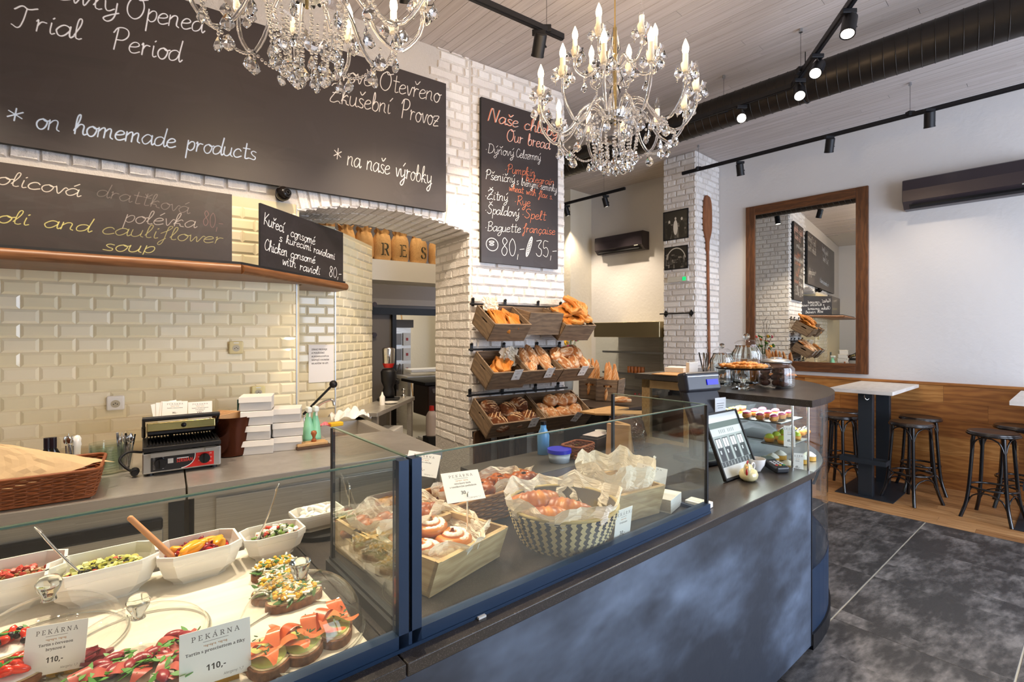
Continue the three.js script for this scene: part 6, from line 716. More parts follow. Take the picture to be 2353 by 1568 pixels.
const leafG = () => { const s = new THREE.Shape(); s.moveTo(-0.012, 0); s.quadraticCurveTo(0, 0.009, 0.014, 0); s.quadraticCurveTo(0, -0.009, -0.012, 0); return new THREE.ExtrudeGeometry(s, { depth: 0.0012, bevelEnabled: false, curveSegments: 4 }).rotateX(-Math.PI / 2); };
const BIT = { cube: (s) => rb(s, s * 0.8, s, 0, 0, 0, s * 0.15), seed: (s) => new THREE.IcosahedronGeometry(s * 0.5, 1), slice: (s) => cy(s, s, s * 0.35, 0, 0, 0, 10), leaf: (s) => leafG().scale(s / 0.014, 1, s / 0.014), wedge: (s) => sp(s, 0, 0, 0, 10, 6, 1.2, 0.45, 0.5), shred: (s) => rb(s * 2.6, s * 0.45, s * 0.6, 0, 0, 0, s * 0.15) };
// heap of mixed bits over an ellipse; each colour is one part
function heap(name, label, f, x, y, z, l, w, h, kinds, ry = 0, base) { const t = thing(name, label, 'salad', f, x, y, z, ry); t.userData.kind = 'stuff'; if (base) part(t, 'bed', sp(1, 0, 0, 0, 20, 10, l / 2, h, w / 2), base);
  for (const [pname, color, form, n, s, rough] of kinds) { const list = []; for (let k = 0; k < n; k++) { const r = Math.sqrt(rnd()), a = rnd(6.283), X = r * Math.cos(a), Z = r * Math.sin(a), g = BIT[form](s * rnd(0.75, 1.2)); g.applyMatrix4(new THREE.Matrix4().makeRotationFromEuler(new THREE.Euler(rnd(-0.7, 0.7), rnd(6.28), rnd(-0.7, 0.7)))); g.translate(X * l / 2, h * Math.sqrt(Math.max(0, 1 - r * r)) + rnd(0, s * 0.6), Z * w / 2); list.push(g); } part(t, pname, list, C(color, rough ?? 0.4)).userData.kind = 'stuff'; } return t; }
const spoonG = merge([tube([[0, 0, 0], [0.05, 0.004, 0], [0.11, 0.012, 0], [0.15, 0.02, 0]], 0.0032, 10, 6), sp(0.018, -0.018, -0.002, 0, 12, 8, 1.3, 0.3, 0.8), sp(0.007, 0.152, 0.021, 0, 8, 6, 2.0, 0.35, 0.9)]);
function spoonIn(label, f, x, y, z, ry, rz) { const m = solo('serving_spoon', label, 'spoon', spoonG, MT.chrome, f, x, y, z, ry, 'steel serving spoons'); m.rotation.order = 'YXZ'; m.rotation.z = rz; return m; }
{ const b1 = onC(12, 1395, BY), b2 = onC(240, 1366, BY), b3 = onC(456, 1318, BY), b4 = onC(626, 1272, BY), b5 = onC(728, 1214, BY), b6 = onC(800, 1212, BY);
  bowl('white bowl of red grain salad at the counter end', b1.x, b1.z, 0.23, 0.16, 0.095); heap('grain_salad', 'red tomato and grain salad in the end bowl', FC, b1.x, BY + 0.054, b1.z, 0.18, 0.12, 0.024, [['grain', 0x9c7440, 'seed', 160, 0.008], ['tomato', 0xc0392b, 'cube', 60, 0.011], ['onion', 0xd8b9a0, 'cube', 40, 0.008]], 0, C(0x7a5a34, 0.6));
  bowl('white bowl of lentil and courgette salad with a spoon', b2.x, b2.z, 0.225, 0.155, 0.095); heap('lentil_salad', 'yellow courgette and black lentil salad in a white bowl', FC, b2.x, BY + 0.052, b2.z, 0.17, 0.115, 0.03, [['lentil', 0x2c2a22, 'seed', 240, 0.006], ['courgette', 0xc3c25a, 'slice', 70, 0.008], ['courgette_cube', 0xd8d88a, 'cube', 50, 0.011], ['pepper', 0xd0432a, 'cube', 16, 0.009]], 0, C(0x8c8a4a, 0.6)); spoonIn('steel spoon standing in the lentil salad', FC, b2.x - 0.045, BY + 0.07, b2.z + 0.01, 2.6, 0.75);
  bowl('white bowl of beetroot and orange salad', b3.x, b3.z, 0.2, 0.15, 0.088); heap('beetroot_salad', 'dark red beetroot and orange salad in a white bowl', FC, b3.x, BY + 0.05, b3.z, 0.155, 0.115, 0.026, [['beetroot', 0x7d1220, 'wedge', 80, 0.013, 0.15], ['red_pepper', 0xb81f1c, 'wedge', 30, 0.012, 0.15], ['orange', 0xeda21c, 'wedge', 9, 0.026, 0.25], ['purple_onion', 0x6a3a5e, 'slice', 12, 0.01]], 0, C(0x5a0e18, 0.3));
  { const p = W(FC, b3.x - 0.055, BY + 0.06, b3.z + 0.02), e = pZ(300, 1192, 1.33), a = V(0, 0, 0), d = e.clone().sub(p), t = thing('wooden_spoon', 'wooden spoon handle standing in the beetroot salad', 'spoon', FW, p.x, p.y, p.z); part(t, 'handle', tri(bar([0, 0, 0], [d.x, d.y, d.z], 0.0085, 12, 0.0075)), C(0xc98c5c, 0.55)); part(t, 'handle_tip', sp(0.0078, d.x, d.y, d.z, 12, 8), C(0xc98c5c, 0.55)); }
  bowl('small white bowl of roast vegetables and feta with a spoon', b4.x, b4.z, 0.172, 0.125, 0.074); heap('feta_salad', 'roast pepper courgette and feta salad in a small white bowl', FC, b4.x + 0.012, BY + 0.04, b4.z, 0.125, 0.09, 0.03, [['feta', 0xf3efe2, 'cube', 26, 0.014], ['pepper', 0xc8321e, 'wedge', 20, 0.012], ['green', 0x6f8f34, 'wedge', 28, 0.011], ['aubergine', 0x4a2a22, 'cube', 26, 0.009], ['leaf', 0x3f6b26, 'leaf', 18, 0.012]], 0, C(0x6b6a3a, 0.5)); spoonIn('steel spoon standing in the feta salad', FC, b4.x - 0.04, BY + 0.062, b4.z + 0.005, -0.25, 1.1);
  const tr = solo('black_tray', 'round black tray under the mozzarella bowls', 'tray', cy(0.11, 0.105, 0.014, 0, 0.007, 0, 32), MT.black, FC, b5.x + 0.02, TOP + 0.001, b5.z - 0.005);
  bowl('white bowl heaped with mozzarella', b5.x, b5.z, 0.165, 0.115, 0.062, 0, TOP + 0.016); heap('mozzarella', 'soft white mozzarella heaped in a bowl', FC, b5.x, TOP + 0.056, b5.z, 0.125, 0.08, 0.016, [['mozzarella_ball', 0xf3f1ea, 'wedge', 22, 0.02]], 0, C(0xf0ede4, 0.4));
  bowl('shallow white bowl of green vegetables behind the glass side', b6.x + 0.03, b6.z + 0.02, 0.15, 0.11, 0.045); heap('vegetable_salad', 'green vegetable salad in the shallow white bowl', FC, b6.x + 0.03, BY + 0.02, b6.z + 0.02, 0.11, 0.075, 0.014, [['green_bean', 0x5f7f2c, 'wedge', 30, 0.011], ['onion', 0xe0d8b8, 'cube', 14, 0.009], ['pepper', 0xb8402a, 'wedge', 10, 0.01]], 0, C(0x5c6a34, 0.5)); }
// open sandwiches
const crumb = mat(0xffffff, 0.8, 0, { map: texture(128, 128, (u, v) => mixc(hex(0xe7d7b4), hex(0xc9ab78), fbm(u, v, 16, 3, 600)), [0.1, 0.1]) }), crust = mat(0xffffff, 0.7, 0, { map: texture(128, 128, (u, v) => mixc(hex(0x5a3018), hex(0xa0673a), fbm(u, v, 12, 3, 610)), [0.1, 0.1]) });
function slice(t, l, w, s) { const N = 28, sh = new THREE.Shape(); for (let i = 0; i < N; i++) { const a = i / N * 6.283, r = 1 + 0.05 * Math.sin(2 * a + s) + 0.04 * Math.sin(3 * a + s * 2), x = l / 2 * Math.cos(a) * r, y = w / 2 * Math.sin(a) * r; i ? sh.lineTo(x, y) : sh.moveTo(x, y); } part(t, 'bread_slice', tri(new THREE.ExtrudeGeometry(sh, { depth: 0.016, bevelEnabled: true, bevelThickness: 0.003, bevelSize: 0.003, bevelSegments: 2 }).rotateX(-Math.PI / 2)), crust); part(t, 'crumb_face', tri(new THREE.ExtrudeGeometry(sh, { depth: 0.002, bevelEnabled: false }).scale(0.96, 0.96, 1).rotateX(-Math.PI / 2).translate(0, 0.0182, 0)), crumb); }
const ribbon = (l, w, bend, s) => sheet((u, v) => [(u - 0.5) * l, 0.006 + bend * Math.sin(u * 7 + s) * 0.5 + bend * 0.7 * Math.abs(Math.sin(u * 3.1)), (v - 0.5) * w * (0.8 + 0.25 * Math.sin(u * 5 + s)) * Math.pow(Math.max(0.02, Math.sin(Math.PI * clamp(u, 0.02, 0.98))), 0.45) + 0.008 * Math.sin(u * 6 + s)], 24, 6, 0, s);
function bits(t, name, color, form, n, s, l, w, y, r = 0.45) { const list = []; for (let k = 0; k < n; k++) { const q = Math.sqrt(rnd()), a = rnd(6.28), g = BIT[form](s * rnd(0.7, 1.25)); g.applyMatrix4(new THREE.Matrix4().makeRotationFromEuler(new THREE.Euler(rnd(-0.5, 0.5), rnd(6.28), rnd(-0.5, 0.5)))); g.translate(q * Math.cos(a) * l / 2, y + rnd(0.006), q * Math.sin(a) * w / 2); list.push(g); } part(t, name, list, C(color, r)).userData.kind = 'stuff'; }
function sandwich(kind, label, x, z, ry, s, group, y = BY) { const t = thing('open_sandwich', label, 'sandwich', FC, x, y, z, ry, group), l = 0.125, w = 0.085; slice(t, l, w, s);
  if (kind === 'salmon') { part(t, 'avocado_spread', sp(1, 0, 0.02, 0, 20, 8, l * 0.44, 0.007, w * 0.43), C(0xc3c86a, 0.45)); for (let k = 0; k < 4; k++) { const g = ribbon(0.085, 0.034, 0.014, s + k); const m = part(t, 'smoked_salmon', g, C([0xe2703f, 0xe88552, 0xd9602f][k % 3], 0.25, 0, { side: THREE.DoubleSide, clearcoat: 0.4 })); m.position.set((k - 1.5) * 0.018, 0.022 + 0.004 * k, (k % 2 - 0.5) * 0.026); m.rotation.y = 0.6 + k * 0.9; } bits(t, 'dill', 0x2f5a24, 'leaf', 14, 0.006, l * 0.7, w * 0.7, 0.042); }
  if (kind === 'egg') { bits(t, 'spinach', 0x3d6d22, 'leaf', 30, 0.017, l * 0.98, w * 0.98, 0.02); bits(t, 'egg_white', 0xf4f1e4, 'shred', 60, 0.008, l * 0.9, w * 0.85, 0.026); bits(t, 'egg_yolk', 0xe9b22a, 'seed', 40, 0.01, l * 0.85, w * 0.8, 0.028); bits(t, 'chive', 0x2f6a2a, 'leaf', 16, 0.008, l * 0.8, w * 0.7, 0.034); }
  if (kind === 'fig') { part(t, 'cheese_spread', sp(1, 0, 0.019, 0, 18, 8, l * 0.45, 0.006, w * 0.44), C(0xf0e6d6, 0.5)); for (let k = 0; k < 3; k++) { const m = part(t, 'prosciutto', ribbon(0.08, 0.035, 0.016, s + k), C(0xb04f44, 0.35, 0, { side: THREE.DoubleSide })); m.position.set((k - 1) * 0.024, 0.022, 0.012 * (k % 2 ? 1 : -1)); m.rotation.y = k * 1.1 + s; } for (let k = 0; k < 4; k++) { const f = part(t, 'fig_wedge', sp(0.017, 0, 0, 0, 12, 8, 1.2, 0.6, 0.7), C(0x8e2230, 0.3)); f.position.set(rnd(-0.04, 0.04), 0.036, rnd(-0.025, 0.025)); f.rotation.y = rnd(6); part(f, 'fig_skin', sp(0.0172, 0, -0.002, 0, 12, 8, 1.22, 0.55, 0.74), C(0x3a1c34, 0.4)); } bits(t, 'rocket_leaf', 0x4a8a2c, 'leaf', 24, 0.015, l * 0.95, w * 0.95, 0.036); }
  if (kind === 'tomato') { part(t, 'cheese_spread', sp(1, 0, 0.02, 0, 18, 8, l * 0.46, 0.008, w * 0.45), C(0xf5efe6, 0.5)); bits(t, 'tomato', 0xd8341f, 'wedge', 12, 0.018, l * 0.75, w * 0.75, 0.034, 0.2); bits(t, 'olive', 0x1d1824, 'seed', 12, 0.013, l * 0.8, w * 0.8, 0.036, 0.2); bits(t, 'basil', 0x3f8a2a, 'leaf', 8, 0.016, l * 0.6, w * 0.6, 0.042); } return t; }
{ const S = (px, py) => onC(px, py, BY + 0.02);
  [[616, 1500, 1.35], [697, 1468, 1.1], [765, 1434, 1.35]].forEach(([px, py, r], k) => { const p = S(px, py); sandwich('salmon', ['smoked salmon open sandwich beside the fig price card', 'smoked salmon open sandwich in the middle under the glass dome', 'smoked salmon open sandwich beside the glass corner post'][k], p.x, p.z, r, k, 'salmon sandwiches'); });
  [[632, 1302, 0.1], [652, 1328, 0.1], [640, 1350, 0.0], [676, 1366, 0.05]].forEach(([px, py, r], k) => { const p = S(px, py); sandwich('egg', ['egg and spinach open sandwich beside the feta salad bowl', 'second egg and spinach open sandwich of the row', 'third egg and spinach open sandwich beside the glass dome', 'egg and spinach open sandwich half under the glass dome'][k], p.x, p.z, r, k + 5, 'egg sandwiches'); });
  [[235, 1560, 0.4], [330, 1545, 0.3], [405, 1500, 0.9], [420, 1550, 0.2]].forEach(([px, py, r], k) => { const p = S(px, py); sandwich('fig', ['fig and prosciutto open sandwich behind the curd cheese card', 'fig and prosciutto open sandwich below the low glass lid', 'fig and prosciutto open sandwich beside the 110 price card', 'fig and prosciutto open sandwich next to the front rail'][k], p.x, p.z, r, k + 11, 'fig sandwiches'); });
  [[18, 1490, 0.3], [25, 1550, 0.2]].forEach(([px, py, r], k) => { const p = S(px, py); sandwich('tomato', ['tomato and olive open sandwich behind the curd cheese price card', 'tomato and olive open sandwich beside the curd cheese price card'][k], p.x, p.z, r, k + 17, 'tomato sandwiches'); });
  const dome = (label, px, py, R, H, knob) => { const p = onC(px, py, BY), t = thing('glass_dome', label, 'glass dome', FC, p.x, BY + 0.001, p.z), pts = []; for (let k = 0; k <= 12; k++) { const a = k / 12 * Math.PI / 2; pts.push([R * Math.cos(a) + (k === 12 ? 0.0005 : 0), 0.004 + H * Math.pow(Math.sin(a), 0.85)]); } part(t, 'dome', lathe([[R + 0.004, 0], ...pts], 48), MT.glass); part(t, 'rim', MV(new THREE.TorusGeometry(R + 0.003, 0.0035, 8, 60), 0, 0.004, 0, Math.PI / 2), MT.solidGlass); part(t, 'knob', knob ? lathe([[0.0005, H + 0.003], [0.014, H + 0.004], [0.012, H + 0.014], [0.021, H + 0.03], [0.023, H + 0.042], [0.016, H + 0.054], [0.0005, H + 0.058]], 24) : lathe([[0.0005, H + 0.002], [0.015, H + 0.003], [0.023, H + 0.036], [0.022, H + 0.038], [0.0005, H + 0.036]], 24), MT.solidGlass); return t; };
  dome('tall glass dome over the smoked salmon sandwiches', 690, 1462, 0.135, 0.13, 0); dome('low glass dome with round knob behind the 110 price card', 318, 1478, 0.132, 0.05, 1); dome('glass dome with round knob behind the curd cheese price card', 112, 1490, 0.135, 0.1, 1);
  const pl = onC(320, 1480, BY); heap('beetroot_slices', 'dark red beetroot slices under the low glass dome', FC, pl.x - 0.09, BY + 0.004, pl.z + 0.02, 0.06, 0.06, 0.012, [['beetroot', 0x7d1226, 'slice', 12, 0.015, 0.2]]);
  const cB = onC(497, 1580, BY), cA = onC(122, 1562, BY), big = (lines, price) => cardMap(lines, price, 384, 320);
  card('white price card reading 110 for prosciutto and fig sandwiches', FC, cB.x, BY + 0.012, cB.z, -0.12, -0.25, 0.12, 0.098, big(['Tartin s prosciuttem a fíky'], '110,-')); card('white price card for curd cheese sandwiches beside the low dome', FC, cA.x, BY + 0.012, cA.z, -0.3, -0.25, 0.098, 0.09, big(['Tartin s červenou', 'brynzou a'], '110,-'));
  for (const [p, l] of [[cB, 'brass card foot under the fig price card'], [cA, 'brass card foot under the curd cheese price card']]) solo('brass_stand', l, 'card stand', [bx(0.05, 0.01, 0.03, 0, 0.005, -0.01), bx(0.05, 0.02, 0.003, 0, 0.014, 0.002)], mat(0xb08a2c, 0.25, 1), FC, p.x + 0.015, BY + 0.001, p.z - 0.006, -0.12); }
// crates and baskets of pastry
function liner(R, rh, h, s, lx = 1, lz = 1) { return sheet((u, v) => { const a = u * 6.283, ru = 1 + 0.05 * Math.sin(a * 7 + s) + 0.04 * Math.sin(a * 11 + 2 * s), rad = R * (0.55 + 0.5 * Math.pow(v, 0.7)) * (v > 0.6 ? ru : 1), y = v < 0.2 ? 0.01 : 0.01 + (h + rh * (0.6 + 0.4 * Math.sin(a * 5 + s) + 0.3 * Math.sin(a * 9))) * Math.pow((v - 0.2) / 0.8, 1.1); return [Math.cos(a) * rad * lx, y, Math.sin(a) * rad * lz]; }, 56, 12, R * 0.05, s, true); }
function sleeve(R, h, s, lx, lz) { return merge([liner(R, h * 0.22, h, s, lx, lz), sheet((u, v) => { const a = u * 6.283; return [Math.cos(a) * R * 0.6 * v * lx, 0.012, Math.sin(a) * R * 0.6 * v * lz]; }, 20, 3, 0.004, s + 4, true)]); }
const croissantG = (() => { const pos = [], idx = [], uv = [], NU = 40, NV = 14; for (let i = 0; i <= NU; i++) for (let j = 0; j <= NV; j++) { const t = i / NU, a = (t - 0.5) * 2.3, q = Math.sin(t * Math.PI), seg = Math.abs(((t * 9) % 1) - 0.5) * 2, r = 0.004 + 0.03 * Math.pow(q, 0.8) * (0.86 + 0.14 * seg), b = j / NV * 6.283, R = 0.062, cx = Math.sin(a) * R * 1.15, cz = Math.cos(a) * R - R; pos.push(cx + Math.sin(a) * Math.cos(b) * r, Math.sin(b) * r * 0.85 + 0.022, cz + Math.cos(a) * Math.cos(b) * r); uv.push(t * 2, j / NV); if (i && j) { const p = (i - 1) * (NV + 1) + j - 1, c = p + NV + 1; idx.push(p, p + 1, c, p + 1, c + 1, c); } } const g = new THREE.BufferGeometry(); g.setAttribute('position', new THREE.Float32BufferAttribute(pos, 3)); g.setAttribute('uv', new THREE.Float32BufferAttribute(uv, 2)); g.setIndex(idx); g.computeVertexNormals(); return g; })();
{ // glazed buns in the pine crate
  const FQ = FR(-0.479, -1.491, 53.8), t = thing('pine_crate', 'pale pine crate of glazed buns behind the glass guard', 'crate', FQ, 0, TOP + 0.105, 0); crateParts(t, 0.3, 0.36, 0.1, MT.pine, 0.022);
  solo('lining_paper', 'crumpled cream paper lining the glazed bun crate', 'paper', sleeve(0.2, 0.085, 3, 0.74, 0.86), MT.wax, FQ, 0.15, TOP + 0.014, 0.185);
  [[0.12, 0.075, 0.1, 0.2], [0.2, 0.078, 0.13, 1.0], [0.09, 0.06, 0.2, 2.0], [0.21, 0.06, 0.22, 1.2], [0.11, 0.055, 0.285, 0.4]].forEach(([x, y, z, r], k) => { const b = thing('glazed_bun', ['glazed bun at the top of the pine crate', 'glazed bun beside the crate card', 'twisted glazed bun along the crate side', 'icing striped bun in the pine crate', 'icing covered bun at the crate front'][k], 'bun', FQ, x, TOP + y, z, r, 'glazed buns'); const coil = (r, y, a0, a1, f) => { const P = []; for (let i = 0; i <= 22; i++) { const q = a0 + (a1 - a0) * i / 22, R = 0.008 + 0.0064 * q / 1.9; P.push([R * Math.cos(q) * 1.25, y + 0.016 - 0.0012 * q + (f ? 0.001 * Math.sin(i * 2.2) : 0), R * Math.sin(q)]); } return tube(P, r, 60, 8); }; part(b, 'dough', gcache('bun' + k % 2, () => merge([coil(0.0165, 0.002, 0, 12.5), blob(0.052, 0.02, 0.042, 0.1, 95, 0.4, 3)])), MB.bun); part(b, 'icing', gcache('ice' + k % 3, () => merge([coil(0.0115, 0.009, 0.6 + k % 3, 5 + k % 3, 1), coil(0.0105, 0.0095, 6.4 + k % 3 * 0.7, 9.5 + k % 3 * 0.5, 1)])), MB.glaze); });
  // round zigzag basket with croissants
  const c = W(FC, -1.565, 0, -0.235), bk = thing('woven_basket', 'round black and cream zigzag woven basket of croissants', 'basket', FW, c.x, TOP + 0.001, c.z); const N = 72, ROWS = 12, R0 = 0.125, R1 = 0.185, HB = 0.125, cell = (dark) => { const list = []; for (let r = 0; r < ROWS; r++) for (let i = 0; i < N; i++) { const zig = i % 2; if ((zig === 0) !== dark) continue; const a = i / N * 6.283, t2 = (r + 0.5) / ROWS, rr = R0 + (R1 - R0) * Math.pow(t2, 0.6), g = bx(6.283 * rr / N * 1.04, HB / ROWS * 1.03, 0.006); g.applyMatrix4(new THREE.Matrix4().makeShear(0, 0, r % 2 ? 0.75 : -0.75, 0, 0, 0)); g.rotateX(-0.3); g.translate(0, (r + 0.5) * HB / ROWS, rr); g.rotateY(a); list.push(g); } return merge(list); };
  part(bk, 'dark_weave', cell(true), C(0x211d1c, 0.6)).userData.kind = 'stuff'; part(bk, 'cream_weave', cell(false), C(0xcdbb8a, 0.6)).userData.kind = 'stuff'; part(bk, 'inner_wall', lathe([[0.001, 0.004], [R0 - 0.006, 0.004], [R0 + 0.028, 0.05], [R1 - 0.01, HB], [R1 - 0.006, HB]], 48), C(0x5c5038, 0.8)); part(bk, 'rim', MV(new THREE.TorusGeometry(R1 - 0.002, 0.006, 8, 56), 0, HB, 0, Math.PI / 2), C(0xb9a46a, 0.6));
  solo('lining_paper', 'crumpled cream paper lining the zigzag basket', 'paper', sleeve(0.2, 0.12, 8, 0.93, 0.93), MT.wax, FW, c.x, TOP + 0.02, c.z);
  [[-0.085, 0.11, -0.01, 0.3], [0.0, 0.095, 0.02, -0.5], [-0.06, 0.085, 0.075, 0.2]].forEach(([x, y, z, r], k) => { const q = solo('croissant', ['croissant on top in the zigzag basket', 'croissant lying across the zigzag basket', 'croissant at the front paper of the zigzag basket'][k], 'croissant', croissantG, MB.croissant, FW, c.x + x, TOP + y - 0.01, c.z + z, r, 'croissants'); q.scale.setScalar(1.25); });
  // long wicker basket of dark cherry pastries
  const w = thing('pastry_basket', 'long pale wicker basket of cherry pastries behind the bun crate', 'basket', FC, -1.62, TOP + 0.001, -0.6, 0.05), o = oblong(0.48, 0.2); part(w, 'weave', weave(o, 0.012, 0.1, 11, 0.0045, 22, 0.05), MT.wickerPale).userData.kind = 'stuff'; part(w, 'rim', rim(o, 0.105, 0.007, 1.055), MT.wickerPale); part(w, 'base', bx(0.46, 0.008, 0.18, 0, 0.006, 0), MT.wickerPale);
  solo('lining_paper', 'crumpled cream paper lining the long wicker basket', 'paper', sleeve(0.2, 0.1, 13, 1.12, 0.46), MT.wax, FC, -1.62, TOP + 0.012, -0.6, 0.05);
  for (let k = 0; k < 8; k++) { const q = thing('cherry_pastry', 'dark glazed cherry pastry in the long wicker basket', 'pastry', FC, -1.78 + (k % 4) * 0.105, TOP + 0.085 + (k > 3 ? 0.03 : 0), -0.62 + (k > 3 ? 0.05 : 0) + 0.02 * (k % 2), k, 'cherry pastries'); part(q, 'dough', gcache('ch' + k % 3, () => merge([0, 1, 2, 3].map((i) => blob(0.034, 0.03, 0.03, 0.25, 120 + i + k % 3, 0.5, 3).translate(0.03 * Math.cos(i * 1.57), 0, 0.026 * Math.sin(i * 1.57))))), MB.brown); part(q, 'cherry_filling', gcache('cf', () => sp(0.02, 0, 0.018, 0, 14, 8, 1, 0.5, 1)), MB.jam); }
  // pine crate with braided pastries at the glass side
  const p2 = thing('pine_crate', 'pale pine crate of braided pastries beside the glass side', 'crate', FC, -2.19, TOP + 0.105, -0.64, 0.06); crateParts(p2, 0.3, 0.22, 0.1, MT.pine, 0.018); solo('lining_paper', 'crumpled cream paper lining the braided pastry crate', 'paper', sleeve(0.16, 0.1, 17, 0.9, 0.66), MT.wax, FC, -2.03, TOP + 0.014, -0.53);
  for (let k = 0; k < 6; k++) solo('braided_pastry', 'brown braided pastry in the crate beside the glass side', 'pastry', gcache('br' + k % 2, () => merge([0, 1, 2, 3].map((i) => blob(0.028, 0.024, 0.026, 0.2, 140 + i, 0.6, 3).translate((i - 1.5) * 0.03, 0.004 * (i % 2), 0.008 * (i % 2 ? 1 : -1))))), MB.brown, FC, -2.12 + (k % 3) * 0.09, TOP + 0.07 + (k > 2 ? 0.03 : 0), -0.57 + (k > 2 ? 0.06 : 0), 0.7 * k, 'braided pastries');
  // paper lined crate beside the basket
  const p3 = thing('pine_crate', 'pale pine crate of lining paper beside the zigzag basket', 'crate', FC, -1.32, TOP + 0.12, -0.42, -0.12); crateParts(p3, 0.24, 0.26, 0.115, MT.pine, 0.02, false); solo('lining_paper', 'tall crumpled cream paper in the crate beside the napkins', 'paper', sleeve(0.17, 0.15, 23, 0.86, 0.86), MT.wax, FC, -1.2, TOP + 0.02, -0.3);
  const np = onC(1556, 1140); solo('napkin_stack', 'white stack of paper napkins inside the guard end', 'napkins', merge(Array.from({ length: 9 }, (_, k) => rb(0.13, 0.0055, 0.09, 0, 0.003 + k * 0.0058, 0, 0.001))), MT.paperW, FC, -1.03, TOP + 0.002, -0.19, 0.25).userData.kind = 'stuff'; solo('receipt_pad', 'small white card box beside the guard end post', 'box', rb(0.06, 0.022, 0.09, 0, 0.011, 0, 0.002), MT.paperW, FC, -0.915, TOP + 0.001, -0.06 - 0.05, 0.1);
  const wt = thing('wire_tray', 'oval wire tray lined with kraft paper behind the napkins', 'tray', FC, -1.05, TOP + 0.001, -0.42, 0.1); part(wt, 'wire', [rim(oblong(0.24, 0.15, 0.05), 0.06, 0.003, 1.06), rim(oblong(0.24, 0.15, 0.05), 0.01, 0.003)], MT.chrome); part(wt, 'paper', lathe([[0.001, 0.012], [0.085, 0.012], [0.11, 0.058]], 30).scale(1.05, 1, 0.66), MT.kraft); solo('sugar_sachet', 'red and white sugar sachets in the wire tray', 'sachets', merge([0, 1, 2, 3].map((k) => rb(0.05, 0.004, 0.02, (k - 1.5) * 0.025, 0.02 + k * 0.005, 0.01 * k, 0.001, 1, 0, k * 0.5))), C(0xb5453c, 0.5), FC, -1.05, TOP + 0.012, -0.42).userData.kind = 'stuff'; }
// price cards in the guard
{ const t30 = cardMap(['Croissant'], '30,-', 170, 230), t35 = cardMap(['Pletýnka s ořechy'], '35,-'), tv = cardMap(['Ořechový šnek', 's vanilkovým pudinkem'], '30,-'), t0 = cardMap(['Croissant'], '30,-');
  const a = pF(FC, 1433, 1228, -0.075); card('price card reading 30 for croissants leaning on the front glass', FC, a.x, TOP + 0.008, -0.085, 0, 0.12, 0.085, 0.115, t30, undefined, 0.0); const b = pZ(1073, 1152, 1.52); card('price card reading 30 tilted over the glazed bun crate', FW, b.x, b.y, b.z, 0.45, -0.75, 0.125, 0.1, tv); const c = pZ(965, 1094, 1.8); card('price card reading 35 tilted over the braided pastry crate', FW, c.x, c.y, c.z, 0.15, -0.5, 0.12, 0.085, t35, undefined, -0.2); const d = pZ(1494, 1106, 1.98); card('small price card on a clip above the napkins', FW, d.x, d.y, d.z, -0.1, -0.3, 0.12, 0.06, t0, undefined, -0.2); solo('card_clip', 'black clip stand holding the small price card', 'card stand', bar([0, 0, 0], [0, d.y - TOP, 0], 0.005), MT.black, FW, d.x, TOP + 0.001, d.z - 0.01);
  for (const [p, l, h] of [[b, 'slim steel stand behind the glazed bun card', 1.52], [c, 'slim steel stand behind the braided pastry card', 1.8]]) solo('card_clip', l, 'card stand', bar([0, 0, 0], [0, p.y - TOP + 0.02, 0], 0.003), MT.chrome, FW, p.x, TOP + 0.001, p.z - 0.012); }
